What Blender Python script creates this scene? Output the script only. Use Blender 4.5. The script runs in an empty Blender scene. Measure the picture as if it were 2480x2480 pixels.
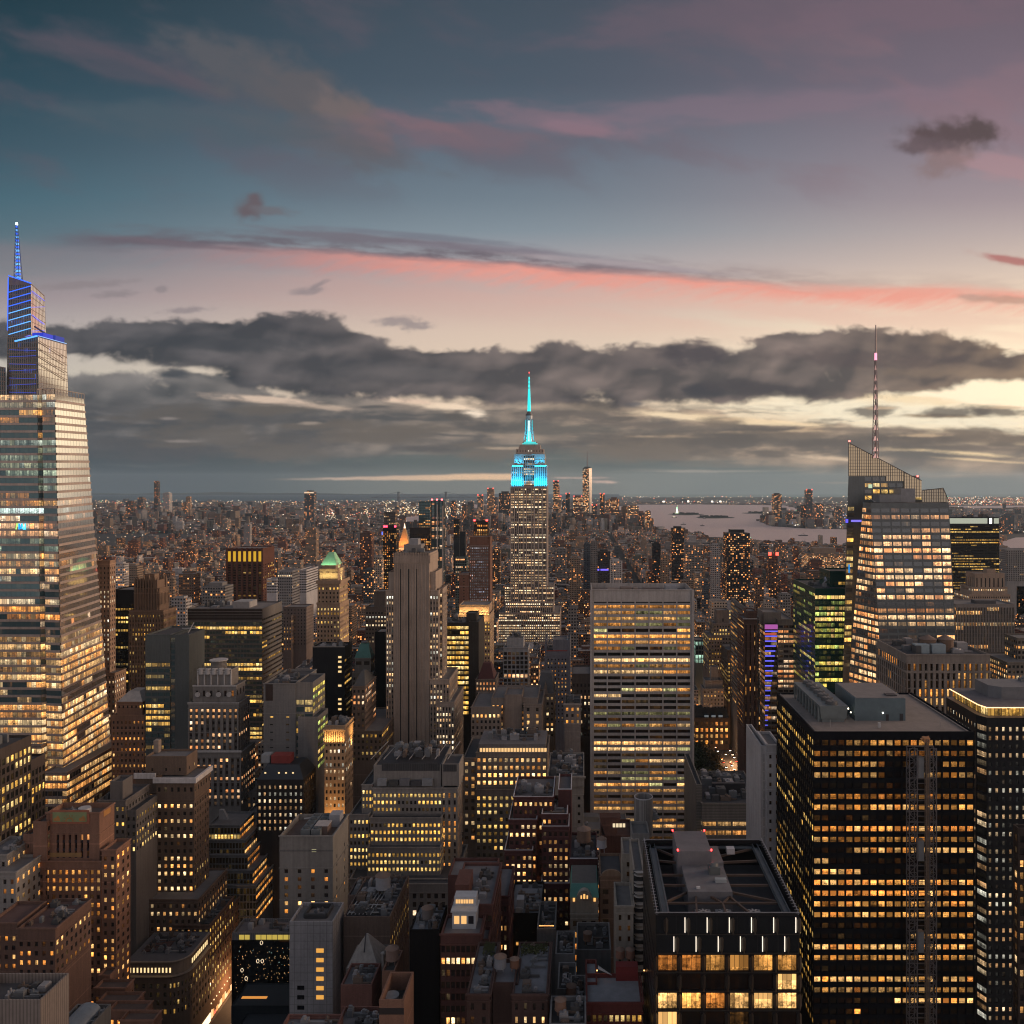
import bpy, math, random
import numpy as np
from mathutils import Vector, Matrix

# ---------------------------------------------------------------- scene, camera, light
SC = bpy.context.scene
COL = SC.collection
FPX, CX, HY, EYE = 2050.0, 1410.0, 1178.0, 262.0       # focal length, vanishing point and eye level in photo pixels; eye height in metres

cam_d = bpy.data.cameras.new('camera')
cam = bpy.data.objects.new('camera', cam_d); COL.objects.link(cam)
cam.location = (0, 0, EYE); cam.rotation_euler = (math.radians(90), 0, 0)
cam_d.sensor_width = 36; cam_d.lens = FPX/2480*36
cam_d.shift_x = -(CX-1240)/2480; cam_d.shift_y = -(1240-HY)/2480
cam_d.clip_start = 1.0; cam_d.clip_end = 90000
SC.camera = cam
SC.view_settings.view_transform = 'Standard'; SC.view_settings.look = 'None'
SC.view_settings.exposure = 0; SC.view_settings.gamma = 1
SC.render.engine = 'CYCLES'
SC.cycles.max_bounces = 5; SC.cycles.diffuse_bounces = 2; SC.cycles.glossy_bounces = 3
SC.cycles.transmission_bounces = 3; SC.cycles.transparent_max_bounces = 8
SC.cycles.sample_clamp_indirect = 3.0; SC.cycles.volume_bounces = 1
SC.cycles.use_denoising = True
SC.cycles.pixel_filter_type = 'BLACKMAN_HARRIS'; SC.cycles.filter_width = 1.15

def lin(h, k=1.0):
    h = h.lstrip('#'); o = []
    for i in (0, 2, 4):
        c = int(h[i:i+2], 16)/255
        o.append((c/12.92 if c < .04045 else ((c+.055)/1.055)**2.4)*k)
    return tuple(o)+(1.0,)

class S:
    """a socket with arithmetic"""
    def __init__(s, nt, k): s.nt = nt; s.k = k
    def _m(s, op, *a):
        n = s.nt.nodes.new('ShaderNodeMath'); n.operation = op
        for i, v in enumerate((s,)+a):
            if isinstance(v, S): s.nt.links.new(v.k, n.inputs[i])
            else: n.inputs[i].default_value = v
        return S(s.nt, n.outputs[0])
    def __add__(s, o): return s._m('ADD', o)
    __radd__ = __add__
    def __sub__(s, o): return s._m('SUBTRACT', o)
    def __rsub__(s, o): return s._m('MULTIPLY', -1.0)._m('ADD', o)
    def __mul__(s, o): return s._m('MULTIPLY', o)
    __rmul__ = __mul__
    def __truediv__(s, o): return s._m('DIVIDE', o)
    def mx(s, o): return s._m('MAXIMUM', o)
    def mn(s, o): return s._m('MINIMUM', o)
    def lt(s, o): return s._m('LESS_THAN', o)
    def gt(s, o): return s._m('GREATER_THAN', o)
    def fl(s): return s._m('FLOOR')
    def fr(s): return s._m('FRACT')
    def ab(s): return s._m('ABSOLUTE')
    def pw(s, o): return s._m('POWER', o)
    def sm(s, a, b, c=0.0, d=1.0):
        n = s.nt.nodes.new('ShaderNodeMapRange'); n.interpolation_type = 'SMOOTHSTEP'
        s.nt.links.new(s.k, n.inputs['Value'])
        for nm, v in (('From Min', a), ('From Max', b), ('To Min', c), ('To Max', d)):
            if isinstance(v, S): s.nt.links.new(v.k, n.inputs[nm])
            else: n.inputs[nm].default_value = v
        return S(s.nt, n.outputs[0])
    def ln(s, a, b, c=0.0, d=1.0):
        r = s.sm(a, b, c, d); r.k.node.interpolation_type = 'LINEAR'; return r

def node(nt, t, **kw):
    n = nt.nodes.new(t)
    for k, v in kw.items(): setattr(n, k, v)
    return n
def setin(nt, n, name, v):
    i = n.inputs[name]
    if isinstance(v, S): nt.links.new(v.k, i)
    elif hasattr(v, 'is_output'): nt.links.new(v, i)
    else: i.default_value = v
def vec(nt, x, y, z):
    n = node(nt, 'ShaderNodeCombineXYZ')
    for i, v in enumerate((x, y, z)):
        if isinstance(v, S): nt.links.new(v.k, n.inputs[i])
        else: n.inputs[i].default_value = v
    return n.outputs[0]
def noise(nt, v, scale=1.0, detail=4.0, rough=.5, dist=0.0, lac=2.0):
    n = node(nt, 'ShaderNodeTexNoise'); nt.links.new(v, n.inputs['Vector'])
    n.inputs['Scale'].default_value = scale; n.inputs['Detail'].default_value = detail
    n.inputs['Roughness'].default_value = rough; n.inputs['Distortion'].default_value = dist
    n.inputs['Lacunarity'].default_value = lac
    return S(nt, n.outputs['Fac'])
def mixc(nt, a, b, f, mode='MIX'):
    n = node(nt, 'ShaderNodeMix', data_type='RGBA', blend_type=mode)
    if isinstance(f, S): nt.links.new(f.k, n.inputs[0])
    else: n.inputs[0].default_value = f
    for i, v in ((6, a), (7, b)):
        if isinstance(v, (tuple, list)): n.inputs[i].default_value = v if len(v) == 4 else tuple(v)+(1,)
        elif isinstance(v, S): nt.links.new(v.k, n.inputs[i])
        else: nt.links.new(v, n.inputs[i])
    return n.outputs[2]
def ramp(nt, f, stops):
    n = node(nt, 'ShaderNodeValToRGB'); nt.links.new(f.k, n.inputs[0])
    el = n.color_ramp.elements
    while len(el) > 1: el.remove(el[-1])
    el[0].position = stops[0][0]; el[0].color = stops[0][1]
    for p, c in stops[1:]:
        e = el.new(p); e.color = c
    return n.outputs[0]
def curve(nt, x, pts):
    """piecewise curve through (x, y); returns y"""
    xs = [p[0] for p in pts]; ys = [p[1] for p in pts]
    x0, x1 = min(xs), max(xs); y0, y1 = min(ys)-1e-4, max(ys)+1e-4
    t = x.ln(x0, x1)
    n = node(nt, 'ShaderNodeFloatCurve'); nt.links.new(t.k, n.inputs['Value'])
    c = n.mapping.curves[0]
    P = [((a-x0)/(x1-x0), (b-y0)/(y1-y0)) for a, b in pts]
    c.points[0].location = P[0]; c.points[1].location = P[-1]
    for p in P[1:-1]: c.points.new(*p)
    n.mapping.update()
    return S(nt, n.outputs[0])*(y1-y0)+y0

SKW, SKH, A0, A1, E0, E1 = 1800, 760, -52.0, 52.0, -4.0, 40.0
def sky_array():
    """radiance of the dusk sky over bearings A0..A1 and elevations E0..E1, computed from noise"""
    f4 = np.float32
    A = np.radians(np.linspace(A0, A1, SKW, dtype=f4))[None, :]; El = np.radians(np.linspace(E0, E1, SKH, dtype=f4))[:, None]
    x = (1410+2050*np.tan(A)+0*El).astype(f4)                 # bearing and elevation as tangents
    y = (1178-2050*np.tan(El)/np.cos(A)).astype(f4)
    def perlin(u, v, seed):
        iu = np.floor(u).astype(np.int64); iv = np.floor(v).astype(np.int64)
        fu = (u-iu).astype(f4); fv = (v-iv).astype(f4)
        def grad(a, b, du, dv):
            h = (a*374761393+b*668265263+seed*1442695041) & 0xffffffff
            h = ((h ^ (h >> 13))*1274126177) & 0xffffffff
            h = (h ^ (h >> 16)) & 4095
            return TC[h]*du+TS[h]*dv
        su = fu*fu*fu*(fu*(fu*6-15)+10); sv = fv*fv*fv*(fv*(fv*6-15)+10)
        a = grad(iu, iv, fu, fv)*(1-su)+grad(iu+1, iv, fu-1, fv)*su
        b = grad(iu, iv+1, fu, fv-1)*(1-su)+grad(iu+1, iv+1, fu-1, fv-1)*su
        return (a*(1-sv)+b*sv)*1.4
    ang = np.arange(4096)*(2*np.pi/4096)
    TC = np.cos(ang).astype(f4); TS = np.sin(ang).astype(f4)
    def fbm(u, v, seed, octv=6, gain=.5, lac=2.07, billow=False):
        o = np.zeros_like(x); a = 1.0; t = 0
        for i in range(octv):
            n = perlin(u*lac**i+i*17.3, v*lac**i+i*9.1, seed+i*7)
            o += a*((1-2*np.abs(n)) if billow else n); t += a; a *= gain
        return (o/t).astype(f4)
    sm = lambda v, a, b: (lambda t: t*t*(3-2*t))(np.clip((v-a)/(b-a), 0, 1))
    L = lambda h, k=1.0: np.array(lin(h, k)[:3], dtype=f4)
    def mix(a, b, m): return a*(1-m[..., None])+b*m[..., None]
    cols = [(1230, '#3a4a50', '#5c6662', '#687068'), (1178, '#3c4e55', '#6b726c', '#666f6c'), (1130, '#3a4a51', '#6e726e', '#757b76'), (1080, '#5a6266', '#a08f80', '#c8ae90'),
            (1000, '#a39c95', '#dcc3a9', '#f7deb8'), (900, '#c5bdb1', '#e4cdb6', '#fcebcd'), (800, '#b4aca9', '#dcc4b2', '#f0dcc2'),
            (720, '#988f94', '#cbb2a9', '#e6cdb9'), (640, '#747b83', '#a8a2a6', '#cab6ad'), (560, '#566f7b', '#83909a', '#b5a5a4'),
            (480, '#476775', '#717f8b', '#a09096'), (360, '#3c5664', '#616e7c', '#8d808a'), (200, '#2c4856', '#4b5866', '#786b78'), (0, '#1f3a46', '#424f5c', '#6c5f6b'), (-400, '#20343f', '#3c4854', '#5c525e')]
    ys = np.array([c[0] for c in cols][::-1], dtype=f4)
    def col(k):
        m = np.stack([L(c[k])**.5 for c in cols][::-1])
        return np.stack([np.interp(y, ys, m[:, i]) for i in range(3)], -1).astype(f4)**2
    tl = sm(x, -150, 1300); tr = sm(x, 1150, 2600)
    bg = mix(mix(col(1), col(2), tl), col(3), tr)
    wu = fbm(x/260, y/150, 91, 4)*60; wv = fbm(x/260, y/150, 92, 4)*30          # domain warp
    xw, yw = x+wu, y+wv
    glow = np.exp(-(((x-2430)/620)**2+((y-965)/125)**2)); bg = mix(bg, L('#fff1d4', 1.05), np.clip(glow, 0, 1)*.8)
    glow = np.exp(-(((x-3300)/900)**2+((y-960)/260)**2)); bg = mix(bg, L('#ffe6bd', 1.5), np.clip(glow, 0, 1)*.9)
    left = sm(x, 300, 1900)
    def puff(cx, cy, rx, ry, c, amt, ang=0.0, seed=0, sx=90., sy=55., rough=.55, k=1.0, lo=.12, hi=.85, octv=7):
        nonlocal bg
        ca, sa = math.cos(math.radians(ang)), math.sin(math.radians(ang))
        u = (x-cx)*ca+(y-cy)*sa; v = (y-cy)*ca-(x-cx)*sa
        sel = (np.abs(u) < rx*3.2) & (np.abs(v) < ry*4.5+30)
        if not sel.any(): return
        rr, cc = np.where(sel.any(1))[0], np.where(sel.any(0))[0]
        sl = (slice(rr[0], rr[-1]+1), slice(cc[0], cc[-1]+1))
        u, v = u[sl], v[sl]
        n = np.zeros_like(u); a = 1.; t = 0
        for i in range(octv):
            n += a*perlin((u+wu[sl]*.4)/sx*2.07**i+seed*3.7+i*5, (v+wv[sl]*.4)/sy*2.07**i+i*9, seed*13+i); t += a; a *= rough
        n /= t
        d = np.exp(-((u/rx)**2+(v/ry)**2))
        m = sm(d+n*k*(.35+.65*d), lo, hi)
        cc_ = L(c) if isinstance(c, str) else c
        b = bg[sl]; bg[sl] = b*(1-m[..., None]*amt)+cc_*m[..., None]*amt
    # high veils
    ve = fbm((xw*.96+yw*.28)/520, (yw*.96-xw*.28)/170, 3, 7, .55)
    m = sm(ve, -.05, .42)*sm(y, 560, 380)
    bg = mix(bg, mix(np.broadcast_to(L('#625762'), bg.shape), L('#94727a'), tr), m*.45)
    puff(300, 160, 330, 34, '#5a535e', .55, 16, 1, 160, 40)
    puff(400, 175, 250, 16, '#62555f', .35, 20, 41, 160, 30)
    puff(560, 165, 190, 75, '#5a5a60', .85, 20, 2, 110, 60)
    puff(760, 250, 190, 75, '#5d5b60', .95, 33, 4, 90, 50)
    puff(850, 290, 110, 55, '#6f6566', 1.0, 35, 5, 70, 40)
    puff(905, 320, 70, 42, '#7d6668', .7, 38, 6, 60, 40)
    puff(800, 350, 230, 50, '#615f66', .75, 12, 7, 120, 50)
    puff(1090, 330, 260, 44, '#75646e', .8, 6, 8, 140, 45)
    puff(1020, 300, 120, 20, '#84686f', .5, 14, 42, 100, 25)
    puff(1350, 290, 240, 32, '#846d78', .6, 8, 9, 130, 35)
    puff(1420, 310, 120, 20, '#957580', .5, 8, 43, 100, 25)
    puff(500, 300, 400, 50, '#4f5c66', .6, 4, 10, 190, 50)
    puff(1750, 40, 420, 60, '#6a5c68', .6, -6, 11, 170, 50)
    puff(2200, 30, 320, 60, '#76626e', .6, -4, 12, 170, 50)
    puff(1850, 260, 500, 40, '#87717e', .5, -3, 13, 200, 40)
    puff(2480, 415, 260, 32, '#b48a8e', .5, 12, 14, 120, 30)
    puff(2470, 210, 160, 60, '#8b7079', .5, 0, 15, 100, 50)
    puff(607, 500, 38, 30, '#655a60', .95, -25, 16, 40, 34, .5, .9)
    puff(660, 512, 60, 12, '#6b6970', .8, 5, 17, 60, 20)
    puff(2300, 375, 90, 45, '#87706f', .7, -30, 20, 50, 40)
    puff(2290, 330, 105, 34, '#5b4c4f', 1.0, 4, 18, 48, 40, .55, .9)
    puff(2370, 312, 58, 30, '#594b4d', 1.0, 20, 19, 40, 36, .55, .9)
    puff(2240, 350, 80, 22, '#64555a', .9, -4, 21, 50, 36)
    # the salmon streak
    cy = np.interp(x, [-600, 100, 560, 840, 1240, 1700, 2100, 2480, 3600], [575, 590, 597, 612, 640, 675, 697, 703, 710]).astype(f4)
    n1 = fbm(x/420, (y-cy)/60, 20, 6, .55); n2 = fbm(x/150, (y-cy)/22, 21, 7, .62)
    n3 = fbm((x+(y-cy)*2.2)/38, (y-cy)/42, 22, 5, .6)      # fibres hanging from the streak
    d = (y-cy)+n1*26+n2*12                             # positive below
    it = .25+.75*sm(x, 200, 900)
    bg = mix(bg, mix(np.broadcast_to(L('#b9938f'), bg.shape), L('#e8b3a2'), left), sm(d, 8, 60)*sm(d, 190, 70)*it*.45*sm(n1, -.5, .2))
    pk = sm(d, -16, 16)*sm(d+n3*26, 66, 6)
    bg = mix(bg, mix(np.broadcast_to(L('#a07d80'), bg.shape), L('#f29a88'), sm(x, 350, 1250)), pk*it*.85)
    dk = sm(d, -52, -8)*sm(d+n2*14, 20, -10)*sm(n2, -.6, .3)
    bg = mix(bg, mix(np.broadcast_to(L('#665b65'), bg.shape), L('#8f6f76'), tr), dk*(.2+.75*sm(x, 2250, 1200))*sm(x, 40, 300))
    for a, b, c, e, q, s in [(1150, 598, 330, 12, '#7d7580', 30), (860, 575, 240, 14, '#6f6670', 31), (430, 590, 190, 8, '#70636c', 32), (1000, 570, 260, 8, '#727480', 33), (1500, 640, 300, 9, '#a99da1', 34)]:
        puff(a, b, c, e, q, .7, 5, s, 170, 16, .6)
    puff(2450, 632, 80, 11, '#b06a66', .85, 10, 35, 60, 16)
    puff(2430, 725, 90, 12, '#c39a88', .8, 2, 36, 50, 16); puff(2360, 722, 50, 8, '#c59f90', .8, 4, 37, 40, 14)
    for a, b, c, e, s in [(280, 712, 60, 9, 38), (390, 702, 18, 10, 39), (450, 752, 60, 8, 40), (745, 705, 40, 10, 44), (770, 690, 30, 6, 45), (200, 690, 130, 10, 46), (960, 778, 55, 12, 47), (1010, 790, 40, 12, 48)]:
        puff(a, b, c, e, '#8b8184', .7, -4 if s != 45 else -25, s, 30, 12, .6)
    # cloud banks
    big = fbm(xw/330, yw/130, 50, 5, .5); med = fbm(xw/120, yw/62, 51, 7, .53); fin = fbm(x/34+wu/40, y/22, 52, 5, .6)
    bil = fbm(xw/150, yw/75, 53, 6, .5, billow=True)
    dens = .5*med+.35*big+.45*(bil-.1)+.05*fin
    sh = .5*fbm(xw/170, yw/75, 57, 4, .42)+.5*fbm(xw/420, yw/120, 58, 4, .42)
    def shift(a, dxp, dyp): return np.roll(np.roll(a, dyp, 0), dxp, 1)
    def blur(a, k):
        for _ in range(2):
            a = (shift(a, k, 0)+shift(a, -k, 0)+a)/3; a = (shift(a, 0, k)+shift(a, 0, -k)+a)/3
        return a
    bf = fbm(xw/64+wu/70, yw/34, 59, 5, .52, billow=True)
    dens = dens+.16*(bf-.1)
    d1 = blur(dens, 1); dl = blur(dens, 3); d2 = blur(blur(dens, 5), 3)
    rel = np.clip(.5+(d1-shift(d1, -2, 3))*.6+(dl-shift(dl, -4, 6))*.8+(d2-shift(d2, -8, 11))*.8, 0, 1)    # relief lit from low right and above
    def bank(top, bot, at, ab, soft, cd, cl, amt=1.0, softb=22., tone=.0, relk=1.0, gaps=0.0):
        nonlocal bg
        T = np.interp(x, *zip(*top)); B = np.interp(x, *zip(*bot))
        dt = (y-T)+dens*at+fin*5; db = (B-y)+dens*ab+fin*7
        a = sm(dt, 0, soft)*sm(db, 0, softb)
        if gaps: a = a*(1-gaps*sm(-dens, .05, .33))
        core = sm(dt, 0, 60)
        s = np.clip(.25+tone+(rel-.5)*.9*relk+(1-core)*.16+sh*.65+.1*med-.18*sm(db, 50, 0)*core, 0, 1)
        bg = mix(bg, mix(cd, cl, s), a*amt)
    cst = lambda h: np.broadcast_to(L(h), bg.shape)
    cd = mix(mix(cst('#363a42'), L('#464348'), left), L('#54494a'), sm(x, 1900, 2500)); cl = mix(mix(cst('#6b676a'), L('#94827b'), left), L('#b3967a'), sm(x, 1900, 2500))
    # layered stratus behind
    bank([(-2000, 905), (160, 908), (420, 902), (560, 908), (620, 935), (700, 955), (780, 945), (900, 958), (1000, 978), (1080, 990), (1150, 985), (1210, 962), (1400, 958), (1600, 985), (1700, 1000), (1900, 1022), (2100, 1035), (2300, 1045), (2480, 1045), (5000, 1045)],
         [(-2000, 1400), (5000, 1400)], 34, 0, 16, mix(cst('#43474d'), L('#6b645f'), left), mix(cst('#85807e'), L('#c8ad93'), left), .97, tone=.16, relk=1.35, gaps=.45)
    rs = np.random.RandomState(5)
    st = fbm(xw/520, yw/30, 54, 7, .58); st2 = fbm(x/260+wu/90, y/13, 55, 6, .6)
    m = sm(st+st2*.35, -.02, .30)*sm(y, 960, 1010)*sm(y, 1140, 1080)
    bg = mix(bg, mix(cst('#3f454c'), L('#5d5957'), left), m*.78)
    m = sm(st*-1+st2*.3, .12, .42)*sm(y, 960, 1000)*sm(y, 1120, 1060)
    bg = mix(bg, mix(mix(cst('#77726f'), L('#c2a68d'), left), L('#f3d6ab'), sm(x, 1800, 2400)), m*.6)
    for a, b, c, e, q, am, s in [(1085, 985, 75, 9, '#f7dcc0', .95, 60), (985, 972, 70, 7, '#eccdb4', .85, 61), (640, 968, 130, 9, '#e3c8b2', .85, 62), (1150, 1003, 34, 12, '#ffe9d0', .95, 63), (760, 985, 100, 7, '#cdb4a0', .7, 64),
            (1640, 1008, 120, 9, '#ffe4bd', .9, 65), (1830, 1022, 180, 10, '#ffe2b8', .9, 66), (2200, 1005, 420, 30, '#fff0d2', .95, 67), (2150, 965, 200, 12, '#fbe0b6', .8, 71), (2290, 1096, 170, 5, '#ffe0b0', .95, 68), (2010, 1110, 110, 5, '#e7caab', .8, 69), (2380, 1116, 120, 3, '#f6d5a8', .9, 70)]:
        puff(a, b, c, e, q, am, 4, s, 70, 12, .62)
    for a, b, c, e, q, am, s in [(2020, 1040, 380, 7, '#84766a', .9, 72), (2290, 1008, 110, 5, '#9c8468', .85, 73), (2330, 1062, 330, 12, '#6f645c', .95, 74), (1960, 1072, 320, 13, '#6a625c', .9, 75), (2300, 1086, 260, 8, '#6d645e', .85, 76),
            (1560, 1030, 130, 12, '#6f655f', .9, 77), (1530, 978, 34, 9, '#55565f', .9, 78), (1110, 1010, 40, 10, '#5a5552', .9, 79), (1380, 1005, 160, 14, '#655d59', .9, 80), (2180, 1100, 160, 10, '#615f5c', .9, 81), (1320, 1040, 240, 14, '#5f5c59', .85, 82), (600, 1010, 260, 22, '#4a4b4f', .7, 83), (330, 990, 200, 24, '#4b4c50', .7, 84)]:
        puff(a, b, c, e, q, am, 1, s, 80, 14, .6)
    out = 1-.9*sm(x, 2520, 2760)
    bg = mix(bg, L('#ffe9c8', 1.8), (1-out)*sm(y, 840, 930)*.85)
    # blue-grey layer down to the horizon
    T = np.interp(x, [-2000, 200, 700, 1240, 1700, 2100, 2480, 5000], [1045, 1050, 1082, 1072, 1085, 1122, 1128, 1125])
    hcol = mix(mix(cst('#37444c'), L('#55605f'), sm(x, 300, 1150)), L('#5e6a6a'), sm(x, 1200, 2100))
    hcol = mix(hcol, mix(cst('#535a5d'), L('#83807a'), left), sm(st2+st*.6, .1, .6)*sm(y, 1172, 1120)*.8)
    hcol = mix(hcol, mix(cst('#333f48'), L('#4d5759'), left), sm(-st-st2*.4, .05, .4)*.6)
    bg = mix(bg, hcol, sm((y-T)+st2*22+st*20+med*12, 0, 44)*.97*out)
    bg = mix(bg, L('#7b7b73'), sm(y, 1120, 1172)*sm(x, 560, 1050)*sm(x, 1850, 1250)*.75)
    sc = 1158+(x-1000)*-.012+fbm(x/60, x/90, 56, 4)*2; wd = 1.2+8.5*sm(x, 600, 1180)
    m = (1-sm(np.abs(y-sc)/wd, .45, 1.05))*sm(x, 620, 840)*sm(x, 1262, 1236)
    bg = mix(bg, mix(cst('#d6b79f'), L('#ffd0a2', 1.05), sm(x, 780, 1180)), m)
    puff(1395, 1158, 70, 2.5, '#cfae9d', .8, 0, 85, 60, 6); puff(1462, 1168, 34, 3.5, '#dcb7a4', .95, 2, 86, 40, 6)
    puff(1700, 1142, 160, 2.5, '#a9a094', .7, 0, 87, 80, 6); puff(2050, 1170, 120, 2, '#9c8f80', .6, 0, 88, 80, 6)
    for i in range(46):
        cx_ = rs.uniform(80, 2450); cy_ = rs.uniform(985, 1100); w_ = rs.uniform(30, 120)*(1 if cy_ < 1050 else 1.5); k_ = min(1, max(0, (cx_-300)/1500))
        c_ = L(('#4a4c51', '#5a5654')[i % 2])*(1-k_)+L(('#5c5653', '#75695f')[i % 2])*k_
        puff(cx_, cy_, w_, w_*rs.uniform(.10, .22), c_, .85, rs.uniform(-3, 3), 200+i, 60, 16, .58)
        if i % 3 == 0: puff(cx_+w_*.3, cy_-w_*.12, w_*.6, 4, L('#8d8684')*(1-k_)+L('#d6b795')*k_, .7, 0, 300+i, 50, 9, .6)
    # the main dark bank
    bank([(-2000, 790), (60, 782), (200, 790), (400, 778), (560, 772), (690, 762), (740, 752), (810, 770), (850, 792), (910, 822), (980, 846), (1150, 862), (1260, 852), (1360, 838), (1480, 842), (1560, 835), (1640, 824), (1700, 822),
          (1770, 846), (1800, 838), (1870, 818), (1960, 806), (2050, 800), (2150, 806), (2250, 806), (2330, 812), (2390, 832), (2440, 848), (2600, 860), (5000, 900)],
         [(-2000, 868), (150, 868), (300, 876), (450, 888), (530, 905), (580, 938), (700, 960), (900, 968), (1150, 980), (1500, 985), (1620, 975), (1700, 970), (2050, 970), (2150, 958), (2330, 936), (2480, 926), (5000, 900)],
         50, 34, 20, cd, cl, .97, gaps=.22)
    for a, b, c, e, q, am, s in [(1680, 862, 105, 30, '#454148', .8, 90), (1700, 948, 60, 17, '#3f3f46', .9, 91), (1850, 942, 150, 22, '#474348', .85, 92), (1560, 880, 90, 20, '#655c5c', .6, 93), (2300, 900, 180, 18, '#8c7868', .6, 94), (2100, 868, 240, 26, '#554b4e', .6, 95), (420, 905, 40, 14, '#44484f', .95, 96), (520, 830, 300, 22, '#3b3f46', .55, 97), (900, 900, 240, 30, '#44454b', .5, 98), (1000, 905, 160, 16, '#6a6464', .4, 99)]:
        puff(a, b, c, e, q, am, 2, s, 70, 30, .55)
    return np.clip(bg, 0, 4)

def build_world():
    w = bpy.data.worlds.new('World'); SC.world = w; w.use_nodes = True
    nt = w.node_tree; nt.nodes.clear()
    arr = sky_array()
    im = bpy.data.images.new('dusk_sky', SKW, SKH, float_buffer=True, alpha=False)
    im.colorspace_settings.name = 'Non-Color'
    buf = np.ones((SKH, SKW, 4), dtype=np.float32); buf[..., :3] = arr
    im.pixels.foreach_set(buf.ravel()); im.update(); im.pack()
    tc = node(nt, 'ShaderNodeTexCoord'); sp = node(nt, 'ShaderNodeSeparateXYZ')
    nt.links.new(tc.outputs['Generated'], sp.inputs[0])
    dx, dy, dz = (S(nt, sp.outputs[i]) for i in range(3))
    h = (dx*dx+dy*dy).mx(1e-6).pw(.5)
    az = dx._m('ARCTAN2', dy)*57.29578; el = dz._m('ARCTAN2', h)*57.29578
    u = ((az-A0)/(A1-A0)).mn(.9995).mx(.0005); v = ((el-E0)/(E1-E0)).mn(.9995).mx(.0005)
    ti = node(nt, 'ShaderNodeTexImage', interpolation='Cubic', extension='EXTEND'); ti.image = im
    nt.links.new(vec(nt, u, v, 0.0), ti.inputs[0])
    bg = ti.outputs[0]
    # beyond the modelled window: unseen west and north brightened to light walls, dimmer overhead
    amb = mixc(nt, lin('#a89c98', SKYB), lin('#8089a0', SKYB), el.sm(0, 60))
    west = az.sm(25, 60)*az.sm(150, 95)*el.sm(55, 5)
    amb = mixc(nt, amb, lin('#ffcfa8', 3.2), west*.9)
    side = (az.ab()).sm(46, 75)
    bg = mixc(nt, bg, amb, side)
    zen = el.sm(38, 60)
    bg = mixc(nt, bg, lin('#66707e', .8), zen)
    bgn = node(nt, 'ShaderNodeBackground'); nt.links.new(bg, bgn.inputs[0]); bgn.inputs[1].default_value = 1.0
    sky = node(nt, 'ShaderNodeTexSky', sky_type='NISHITA'); sky.sun_disc = False
    sky.sun_elevation = math.radians(2); sky.sun_rotation = math.radians(48)
    b2 = node(nt, 'ShaderNodeBackground'); nt.links.new(sky.outputs[0], b2.inputs[0]); b2.inputs[1].default_value = .003
    add = node(nt, 'ShaderNodeAddShader'); nt.links.new(bgn.outputs[0], add.inputs[0]); nt.links.new(b2.outputs[0], add.inputs[1])
    o = node(nt, 'ShaderNodeOutputWorld'); nt.links.new(add.outputs[0], o.inputs[0])
    w.cycles.sampling_method = 'MANUAL'; w.cycles.sample_map_resolution = 512
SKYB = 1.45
USE_HAZE = True
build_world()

sd = bpy.data.lights.new('sun', 'SUN'); sd.energy = 1.5; sd.angle = math.radians(22); sd.color = (1, .74, .55)
sun = bpy.data.objects.new('sun', sd); COL.objects.link(sun)
_az, _el = math.radians(72), math.radians(12)
_d = Vector((math.sin(_az)*math.cos(_el), math.cos(_az)*math.cos(_el), math.sin(_el)))
sun.rotation_euler = _d.to_track_quat('Z', 'Y').to_euler()

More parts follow.
